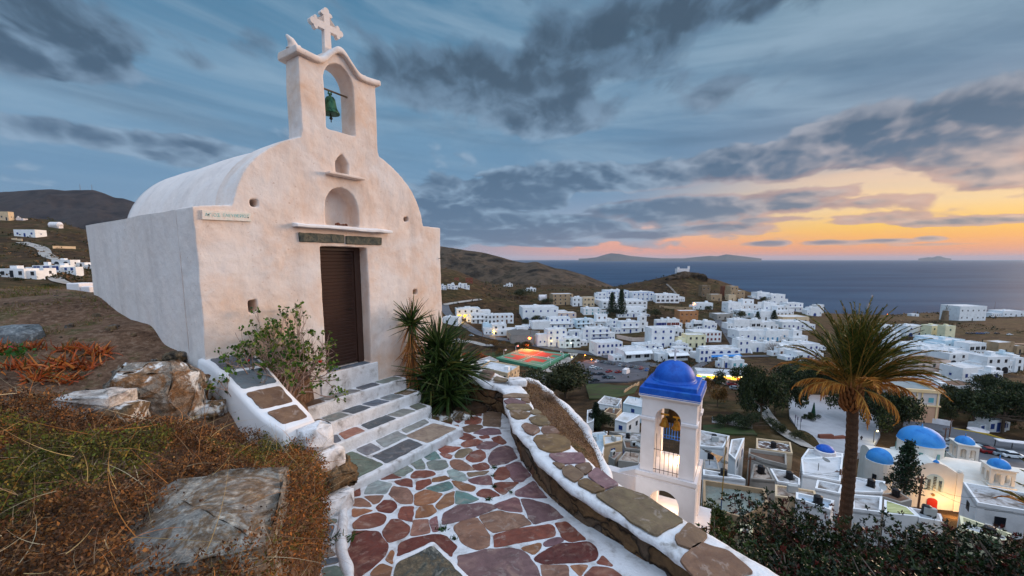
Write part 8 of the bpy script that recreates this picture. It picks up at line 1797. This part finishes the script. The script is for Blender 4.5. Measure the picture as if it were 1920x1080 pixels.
def tree(kind, px, py, w, h, lb, name=None, dmin=60., D=None):
 key = kind
 if key not in TP_:
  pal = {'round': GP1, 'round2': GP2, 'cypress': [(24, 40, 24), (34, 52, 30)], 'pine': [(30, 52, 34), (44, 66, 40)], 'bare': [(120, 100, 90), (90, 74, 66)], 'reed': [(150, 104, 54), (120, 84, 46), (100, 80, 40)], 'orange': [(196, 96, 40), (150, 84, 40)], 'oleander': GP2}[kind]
  k2 = {'round2': 'round', 'reed': 'round', 'orange': 'round', 'oleander': 'round'}.get(kind, kind); nm = {'round': 'round_tree', 'round2': 'tamarisk_tree', 'cypress': 'cypress_tree', 'pine': 'norfolk_pine', 'bare': 'bare_tree', 'reed': 'golden_bush', 'orange': 'orange_bush', 'oleander': 'oleander_bush'}[kind]
  TP_[key] = tree_proto(nm, k2, len(TP_)*7+3, pal, {'round': 2400, 'round2': 2400, 'cypress': 1800, 'pine': 1, 'bare': 1, 'reed': 900, 'orange': 900, 'oleander': 900}[kind]); o = TP_[key]; first = True
 else: o = dup(TP_[key]); first = False
 p = hit(px, py, dmin) if D is None else DY(px, py, D); dep = p.y*CP-p.z*SP; W_ = w*dep/F; H_ = h*dep/F*1.02; sx = {'round': 1.35, 'cypress': .34, 'pine': .62, 'bare': 1.3}[{'round2': 'round', 'reed': 'round', 'orange': 'round', 'oleander': 'round'}.get(kind, kind)]
 o.location = p; o.scale = (W_/sx, W_/sx, H_/1.02); o.rotation_euler = (0, 0, (px*7+py*3) % 6.28); o['label'] = lb; o['category'] = 'bush' if kind in ('reed', 'orange', 'oleander') else 'tree'
 return o
for t in '''round2 1060 748 95 62|large grey-green tamarisk tree right of the parapet top and below the car park
round2 1022 742 46 40|smaller tamarisk joined to the left of the large one
cypress 1117 806 20 52|dark cypress among the roofs left of the bell tower
round 1132 806 32 34|dark round tree tight against the right side of the cypress
round 1425 790 60 95|tall dark tree right of the lit shop, beside the curved walkway
round 1452 778 58 78|dark tree behind the walkway, second from the lit shop
round 1400 742 44 52|dark tree in front of the lit shop's right end
round 1480 740 60 55|dark tree left of the plaza
round2 1530 735 70 56|dark tree behind the plaza on its left
round 1575 752 50 70|dark tree directly behind the palm trunk
round 1648 812 75 90|big dark tree between the plaza and the church
round2 1690 806 52 60|dark tree in front of the school arches
round 1622 772 55 62|tree left of the school at the back of the plaza
round2 1752 790 34 28|small flat-topped tree in front of the school's right side
round 1825 800 74 70|large tree growing from the round white planter beside the street
round 1880 812 86 82|large dark tree at the right edge behind the church car park
round 1918 790 60 70|dark tree cut by the right picture edge
round2 1848 742 40 40|tree in front of the white house with the ochre curtain
round 1868 760 60 50|dark tree between the white wing and the right edge trees
round2 1790 770 56 44|tree under the house with the orange lit window
pine 1694 930 58 108 66|Norfolk pine beside the church apse
pine 1147 592 22 44|left of the two tall dark pines in front of the hotel
pine 1164 594 24 52|right of the two tall dark pines in front of the hotel, its top lit yellow
pine 1451 603 14 22|slim Norfolk pine among the white houses of the sea side quarter
pine 1420 602 12 18|small pine left of the slim Norfolk pine
bare 1450 664 34 26|bare purple-grey tree in front of the low white houses
reed 1345 764 34 46|golden brown reed bush right of the blue dome
reed 1330 735 26 30|smaller golden bush between the blue dome and the parked car
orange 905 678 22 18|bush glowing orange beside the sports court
reed 938 668 20 16|brown bush between the orange bush and the court
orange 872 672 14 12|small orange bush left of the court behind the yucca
round 1360 803 32 24|green tree at the left end of the white fence below the pool hut
round 1400 806 46 28|green tree at the right end of the white fence
oleander 1468 815 26 20|dark shrub beside the steps of the plaza
oleander 1490 825 30 20|long shrub along the ramp of the plaza
oleander 1280 600 34 18|shrub cluster left of the ochre building
oleander 1230 596 30 18|shrub patch under the third hotel wing
oleander 1388 598 24 16|dark bush beside the low house with the white roof
oleander 1329 584 14 10|bush right of the isolated white house
oleander 1428 568 16 12|bush between the top white houses of the sea side quarter
oleander 860 590 18 14|bush above the lit house at the road bend
oleander 985 610 20 12|bush right of the white corner house
oleander 1003 603 22 12|reddish bush below the blue arched house
oleander 850 625 32 14|bush row left of the main road
oleander 975 560 40 18|dark bush on the slope left of the small white chapel
oleander 1020 572 30 12|bush below the small white chapel
round2 985 655 24 14|tree at the roadside above the sports court
oleander 40 530 22 10|green bush at the crest of the left slope
oleander 98 545 26 14|dark green bush in the left valley near the white posts
reed 925 652 24 16|brown bush at the bend above the court
round 1520 790 18 14|small bush at the corner of the plaza
oleander 1900 905 26 20|bush right of the church turret'''.split('\n'):
 a, lb = t.split('|'); k, *q = a.split(); q = [float(v) for v in q]; tree(k, *q[:4], lb, D=q[4] if len(q) > 4 else None)
def xmas():
 p = hit(1524, 785, 60); root = thing('cone_tree', 'dark green cone-shaped Christmas tree standing on the plaza', 'tree', p+Vector((0, 0, .4))); k = p.y/F; m = MB(); r = random.Random(2); hgt = 29*k
 for i in range(12): z = hgt*i/12; r1 = 4.6*k*(1-i/12.5)+.1; m.lathe((0, 0, z), [(r1, -.05), (r1*.9, .1), (r1*.55, hgt/12+.12)], 14)
 m.build('foliage', pmat('fir_green', [(16, 52, 36), (26, 70, 46)], scale=4, bump=1, bscale=12), root); m = MB(); m.tube([(0, 0, -.6), (0, 0, .4)], .12, 6); m.build('stem', pmat('tree_bark', [(78, 62, 50)]), root)
xmas()
def misc():
 # wooden poles
 for px, py0, py1, D, lb in ((1722, 893, 948, 50, 'wooden utility pole in front of the church front'), (1404, 856, 900, 52, 'dark utility pole beside the old gravel roof'), (1573, 880, 915, 54, 'brown utility pole left of the palm trunk'), (1356, 677, 718, 220, 'utility pole in front of the lit shop'), (1777, 786, 840, 100, 'brown utility pole beside the street behind the church'), (1768, 802, 850, 92, 'thin lamp post behind the large church dome'), (1223, 657, 684, 300, 'utility pole beside the white canopy restaurant'), (1828, 638, 663, 330, 'red-brown pole in front of the glazed corner house'), (1785, 664, 682, 260, 'brown pole in front of the long arched row'), (1863, 566, 592, 720, 'thin pole by the sea right of the big white block'), (1786, 572, 590, 740, 'thin pole by the sea left of the big white block'), (1722, 585, 600, 700, 'thin pole near the low hut by the sea'),
       (1372, 605, 620, 420, 'pole beside the steep lane'), (995, 605, 640, 320, 'tall pole behind the orange street lamp'), (905, 600, 632, 320, 'dark pole at the road in front of the teal house'), (921, 655, 675, 230, 'pole left of the sports court'), (958, 690, 708, 160, 'short black pole beside the building with the pool-blue edge'), (1112, 640, 664, 300, 'pole beside the house with small arched shutters')):
  a = DY(px, py1, D); b = DY(px, py0, D); root = thing('utility_pole', lb, 'pole', a); r_ = .13 if D < 120 else .16; m = MB(); m.tube([(0, 0, -3), (0, 0, b.z-a.z)], [r_*1.15, r_*.8], 7); m.build('shaft', pmat('pole_wood', [(92, 60, 44), (116, 80, 60)], scale=2), root)
  if D < 130: m = MB(); m.box((0, 0, b.z-a.z-.35), (1.5, .1, .1)); m.box((.5, 0, b.z-a.z-.2), (.08, .08, .2)); m.box((-.5, 0, b.z-a.z-.2), (.08, .08, .2)); m.build('crossarm', pmat('pole_wood', [(92, 60, 44)]), root)
 wires = [((1722, 896, 50), (1404, 860, 52)), ((1722, 898, 50), (1573, 884, 54)), ((1722, 896, 50), (1860, 930, 46)), ((1573, 884, 54), (1404, 862, 52)), ((1722, 900, 50), (1900, 960, 44))]
 nm = ['overhead wire between the church pole and the gravel roof pole', 'overhead wire from the church pole to the palm trunk pole', 'overhead wire from the church pole to the big grey-white house', 'overhead wire across the white roof terraces', 'lowest overhead wire running right from the church pole']
 for (a, b), lb in zip(wires, nm):
  A, B = DY(*a), DY(*b); pts = [A.lerp(B, t)-Vector((0, 0, 1.1*4*t*(1-t))) for t in np.linspace(0, 1, 15)]; m = MB(); m.tube(pts, .018, 4); tagit(m.build('cable', pmat('black_cable', [(30, 30, 32)])), lb, 'cable')
 # white fences / benches / planters
 a = hit(1334, 802, 60);
 def wall(pts, h, w, mat, name, lb, cat='wall', lift=0., dmin=60.):
  P = [hit(px, py, dmin) for px, py in pts]; root = thing(name, lb, cat, P[0]); m = MB()
  for p, q in zip(P[:-1], P[1:]):
   d = (q-p); L_ = math.hypot(d.x, d.y); a_ = math.atan2(d.y, d.x); n = max(1, int(L_/4))
   for i in range(n): c = p.lerp(q, (i+.5)/n)-P[0]; m.box((c.x, c.y, c.z+h/2-.6+lift), (L_/n+.02, w, h+1.2), a_)
  m.build('coping', mat, root); return root
 wall([(1335, 792), (1372, 797), (1410, 803)], 1.4, .15, TW, 'white_fence', 'long white fence in front of the green trees below the pool hut', 'fence')
 wall([(1712, 788), (1745, 795), (1783, 803)], 1.4, .4, TW, 'white_wall', 'white wall along the street in front of the school', lift=.6)
 wall([(1788, 808), (1850, 822), (1925, 842)], .5, .4, pmat('yellow_kerb', [(196, 160, 60)]), 'yellow_kerb', 'yellow painted kerb along the far side of the street', 'kerb', .6)
 wall([(1156, 634), (1185, 640), (1225, 640)], 3., .4, WM['p'], 'retaining_wall', 'long pinkish retaining wall under the balcony block')
 wall([(1236, 577), (1270, 580), (1300, 580)], 2.6, .4, WM['t'], 'retaining_wall', 'tan retaining wall under the third hotel wing')
 wall([(1400, 700), (1400, 722), (1392, 735)], 1.5, .5, TW, 'white_wall', 'curved white wall at the start of the walkway')
 wall([(1410, 735), (1428, 765), (1446, 792), (1470, 815)], 1., .3, WM['g'], 'walkway_wall', 'grey low wall along the curved walkway')
 wall([(1170, 738), (1185, 728), (1198, 722)], 1.2, .3, WM['t'], 'field_wall', 'thin pale field wall left of the blue dome')
 wall([(1535, 822), (1560, 826), (1582, 828)], .6, .8, pmat('terracotta_edge', [(120, 70, 54)]), 'plaza_step', 'low terracotta edged step on the plaza left of the palm trunk', 'step', .7)
 wall([(22, 449), (42, 452)], 1.6, .4, WM['b'], 'field_wall', 'pale field wall at the left edge of the hillside')
 wall([(99, 466), (142, 467)], 2.2, .4, WM['b'], 'field_wall', 'pale banded wall on the left hillside below the domed house')
 wall([(1250, 533), (1262, 545), (1275, 560)], 1., 2., pmat('whitewashed_rock', [(180, 174, 168), (120, 100, 84)], scale=.4), 'white_scree', 'streak of whitewashed stones running down the little hill', 'stones')
 p = hit(1833, 812, 60); root = thing('planter', 'round white planter around the large tree beside the street', 'planter', p+Vector((0, 0, .6))); m = MB(); m.lathe((0, 0, -.6), [(2.1, 0), (2.2, 1.0), (1.9, 1.05), (1.8, .8), (0, .8)], 24); m.build('ring', TW, root)
 for (px, py, w, lb) in ((1500, 757, 1.2, 'stone monument standing at the back of the plaza'),):
  p = hit(px, py, 60); root = thing('monument', lb, 'monument', p+Vector((0, 0, .5))); m = MB(); m.box((0, 0, .2), (2.2, 2.2, .5)); m.box((0, 0, 1.2), (1., 1., 1.8), taper=.7); m.build('pedestal', pmat('beige_stone', [(176, 160, 140)]), root)
 for i, (px, py) in enumerate(((1490, 800), (1494, 804), (1500, 808))):
  p = hit(px, py, 60); root = thing('flagpole', '%s of three thin dark flagpoles on the plaza' % ('leftmost', 'middle', 'rightmost')[i], 'pole', p); m = MB(); m.tube([(0, 0, -.5), (0, 0, 3.4)], .05, 5); m.build('shaft', pmat('dark_iron', [(40, 38, 36)]), root); m = MB(); m.box((.05, 0, 2.9), (.06, .3, .8)); m.build('flag', pmat('purple_flag', [(90, 70, 120)]), root)
 p = hit(1614, 833, 60); person(p+Vector((0, 0, .6)))
 # bus shelter at the right
 p = hit(1900, 850, 60); root = thing('bus_shelter', 'shelter with a flat white roof on dark posts at the right edge behind the church', 'shelter', p+Vector((0, 0, .4)), R(-20)); m = MB(); m.box((0, 0, 2.6), (7, 1.8, .2)); m.build('roof', TW, root)
 for x in (-3.2, 0, 3.2): m = MB(); m.box((x, .7, 1.2), (.12, .12, 2.6)); m.build('post', pmat('dark_iron', [(40, 38, 36)]), root)
 # white fence posts near the crest
 for i, (x0, x1, yt, yb) in enumerate(((128, 150, 531, 545), (155, 170, 537, 551))):
  a = DY(x0, yb, 13.); b = DY(x1, yt, 13.); root = thing('white_block', ('left white block on the crest beside the chapel side wall', 'right white block on the crest, touching the chapel side wall')[i], 'wall', ((a.x+b.x)/2, 13, a.z-.6)); m = MB(); m.box((0, .2, .3+(b.z-a.z+.6)/2-.3), (b.x-a.x, .5, b.z-a.z+.6)); m.build('block', TW, root, bevel=.03)
def person(p):
 root = thing('person', 'person in dark clothes walking across the plaza right of the palm trunk', 'person', p); vs = [(0, 0, .95), (0, 0, 1.2), (0, 0, 1.45), (0, 0, 1.55), (0, 0, 1.68), (.1, 0, .9), (.12, .1, .5), (.12, .02, .05), (-.1, 0, .9), (-.12, -.12, .5), (-.12, -.2, .06), (.2, 0, 1.42), (.26, -.05, 1.15), (.24, .08, .9), (-.2, 0, 1.42), (-.26, .05, 1.15), (-.24, .12, .92)]
 es = [(0, 1), (1, 2), (2, 3), (3, 4), (0, 5), (5, 6), (6, 7), (0, 8), (8, 9), (9, 10), (2, 11), (11, 12), (12, 13), (2, 14), (14, 15), (15, 16)]; rad = [.15, .14, .15, .06, .11, .10, .07, .06, .10, .07, .06, .07, .05, .04, .07, .05, .04]
 me = bpy.data.meshes.new('body'); me.from_pydata(vs, es, []); o = link('body', me, pmat('dark_clothes', [(50, 46, 50), (70, 60, 60)], scale=3), root); sk = o.modifiers.new('s', 'SKIN')
 for i, r_ in enumerate(rad): me.skin_vertices[0].data[i].radius = (r_, r_)
 me.skin_vertices[0].data[0].use_root = True; o.modifiers.new('u', 'SUBSURF').levels = 1
def _skinfix(): pass
misc()
def school():
 p = hit(1716, 786, 80); p2 = DY(1709, 784, 118); k = (118*CP+48*SP)/F; root = thing('school', 'two-storey pale pink building with a yellow cornice and arched ground floor', 'building', p2, R(-14)); W = 78*k/math.cos(R(14)); Hh = (784-732)*k; PK = WM['p']; YC = pmat('cream_cornice', [(226, 190, 140), (236, 206, 160)], scale=.3)
 PL = pmat('pale_upper_wall', [(206, 190, 180), (216, 204, 196)], scale=.3); BS = pmat('terracotta_lower_wall', [(196, 148, 116), (206, 162, 132)], scale=.3)
 m = MB(); m.box((0, 7, Hh*.24-1), (W, 14, Hh*.48+2)); m.build('ground_floor', BS, root); m = MB(); m.box((0, 7, Hh*.72), (W-.1, 13.9, Hh*.48)); m.build('upper_floor', PL, root)
 m = MB(); m.box((0, 7, Hh*.50), (W+.5, 14.5, .35)); m.box((0, -.1, Hh+.25), (W+.6, .6, .9)); m.box((-W/2, 7, Hh+.2), (.6, 14.4, .8)); m.box((W/2, 7, Hh+.2), (.6, 14.4, .8)); m.box((0, 14, Hh+.2), (W+.6, .6, .8)); m.build('cornice', YC, root)
 m = MB(); m.box((0, 7, Hh+.03), (W-.6, 13.6, .12)); m.build('roof', pmat('grey_blue_roof', [(120, 132, 136), (140, 150, 152)], scale=.4), root)
 for x in (-.40, -.25, -.10, .33): add_win(root, 'win', 'e', x*W, -.02, Hh*.62, sc=1.3)
 for x in (-.28, -.08): add_win(root, 'bigarch', 'n', x*W, -.02, .05, name='arched_door', sc=.95)
 for x in (-.45, -.18, .02, .12, .42): m = MB(); m.box((x*W+.4, -.1, Hh*.5), (.35, .2, Hh)); m.build('pilaster', YC, root)
school()
def far():
 # windmill ruin / pylon near the sea
 p = hit(1771, 601, 300); k = p.y/F; root = thing('windmill_tower', 'tapering tower with a broken sail frame near the sea left of the big white block', 'tower', p); m = MB(); m.lathe((0, 0, -2), [(6*k, 0), (4.2*k, 22*k), (0, 22.5*k)], 14); m.build('tower_body', WM['s'], root); m = MB(); m.tube([(0, 0, 20*k), (.5*k, -1, 30*k)], .25, 5)
 for a in range(6): m.tube([(0, -1.5, 22*k), (7*k*math.cos(a*1.05), -1.5, 22*k+7*k*math.sin(a*1.05))], .2, 4)
 m.build('sail_frame', pmat('grey_timber', [(120, 104, 92)]), root)
 p = hit(1716, 593, 300); k = p.y/F; house_at(p, 14*k, 4*k, 'tiny white hut on the shore left of the windmill tower', 1, 1, 'd', 'w', 0, None, 'xs')
 # hilltop chapel
 p = hit(1283, 511, 400); p.z += 3; k = p.y/F*1.25; root = thing('hilltop_chapel', 'small white chapel on top of the little hill above the sea', 'chapel', p, R(6)); m = MB(); m.box((-2*k, 3, 2*k), (19*k, 7, 7*k)); m.box((7*k, 1, 7*k), (3.2*k, 1, 5*k)); m.build('walls', TW, root); m = MB(); m.box((7*k, .5, 3.5*k), (2*k, .3, 4*k)); m.build('door', WC['d'], root); m = MB(); m.lathe((0, 0, 0), [(0, 0)], 3) if 0 else None; m.box((-9*k, 2, 6.6*k), (2*k, 4, 3*k)); m.build('side_parapet', TW, root)
 # church among the houses on the left
 p = hit(1018, 564, 200); k = p.y/F; root = thing('small_chapel', 'small white chapel with a pointed bell wall left of the tan stone building', 'chapel', p, R(10)); m = MB(); m.box((0, 4, 3*k), (13*k, 7, 7*k)); m.build('walls', TW, root); m = MB(); m.box((6.3*k, 0, 6*k), (2.4*k, .8, 12*k)); m.build('bell_wall', TW, root); m = MB(); v = [(0, 0)]; m.tube([(-6.5*k, 4, 6.3*k), (6.5*k, 4, 6.3*k)], 2.9, 12); m.build('vault', TW, root)
 p = hit(36, 413, 200); k = p.y/F; root = thing('small_chapel', 'tiny white chapel with a gable on the left ridge', 'chapel', p, R(10)); m = MB(); m.box((0, 3, 1.4*k), (12*k, 5, 4.5*k)); m.prism([(-4*k, -.2), (2*k, -.2), (2*k, .6), (-4*k, .6)], 0, 5*k); m.box((-1*k, 0, 6*k), (2.4*k, .6, 3*k)); m.build('walls', TW, root)
 p = hit(99, 427, 200); k = p.y/F; root = thing('domed_house', 'round-backed white house on the left ridge', 'house', p, R(0)); m = MB(); m.tube([(-10*k, 3, 4*k), (-8*k, 3, 5*k), (8*k, 3, 5*k), (10*k, 3, 4*k)], [4*k, 6*k, 6*k, 3*k], 14); m.box((0, 3, 2*k), (19*k, 8*k, 6*k)); m.build('walls', TW, root)
 for px, y0, y1, lb in ((151, 345, 356, 'left thin mast on the mountain top'), (173, 346, 356, 'right lattice mast on the mountain top')):
  a = DY(px, y1+3, 3450); b = DY(px, y0, 3450); root = thing('mast', lb, 'mast', a); m = MB(); m.tube([(0, 0, -20), (0, 0, b.z-a.z)], [3., 1.2], 5); m.build('shaft', pmat('mast_grey', [(120, 124, 130)]), root)
 # scattered scrub on the slopes
 n = 7000; a = rng.uniform(_A[0]*.9, _A[-1]*.98, n*3); D = np.exp(rng.uniform(math.log(90), math.log(1100), n*3)); x = a*D; y = D; pt = npfbm(x, y, 44, 4, .012); k = pt > -.05; x = x[k][:n]; y = y[k][:n]; z = H(x, y); keep = z > -112; x, y, z = x[keep], y[keep], z[keep]
 s = rng.uniform(.3, 1.1, len(x))*(1+y/500); Pp = np.stack([x, y, z], -1); k = 9; PP = np.repeat(Pp, k, 0)+rng.normal(size=(len(x)*k, 3))*np.repeat(s, k)[:, None]*[.8, .8, .35]+[0, 0, .3]
 V, Fc, C = leafquads(PP, rnd_dirs(len(PP), .6), np.repeat(s, k)*.9, np.repeat(s, k)*.8, np.repeat(palcol(len(x), [(50, 54, 30), (70, 66, 38), (92, 70, 44), (40, 44, 28), (110, 84, 56)], .3), k, 0))
 tagit(link('scrub', rawmesh(V, Fc, col=C), leaf_mat('tree_leaves')), kind='stuff')
 # a rocky knob under the hilltop chapel
 p = hit(1287, 512, 400); c = p
 for i in range(7): q = hit(1262+i*9, 516+abs(i-3)*2.2, 400); tagit(rock_mesh((9, 7, 4.5), 300+i, 2.2, 1.4, sub=3).parented('rock_outcrop', HL, None, q, i*.7), '%s rocky outcrop of the little hill under the hilltop chapel' % ('leftmost', 'second', 'third', 'middle', 'fifth', 'sixth', 'rightmost')[i], 'rock', 'rock outcrops of the little hill')
far()
def haze(dn=1.2e-5):
 m = bpy.data.materials.new('sea_air'); m.use_nodes = True; N = NT(m.node_tree); N.n.clear(); v = N.new('ShaderNodeVolumePrincipled'); v.inputs['Color'].default_value = (.72, .80, .92, 1); v.inputs['Density'].default_value = dn
 o = N.new('ShaderNodeOutputMaterial'); N.con(v.outputs[0], o.inputs['Volume']); pass
 mb = MB(); mb.box((0, 55000, 300), (250000, 130000, 1000)); tagit(mb.build('haze', m), kind='stuff')
haze()
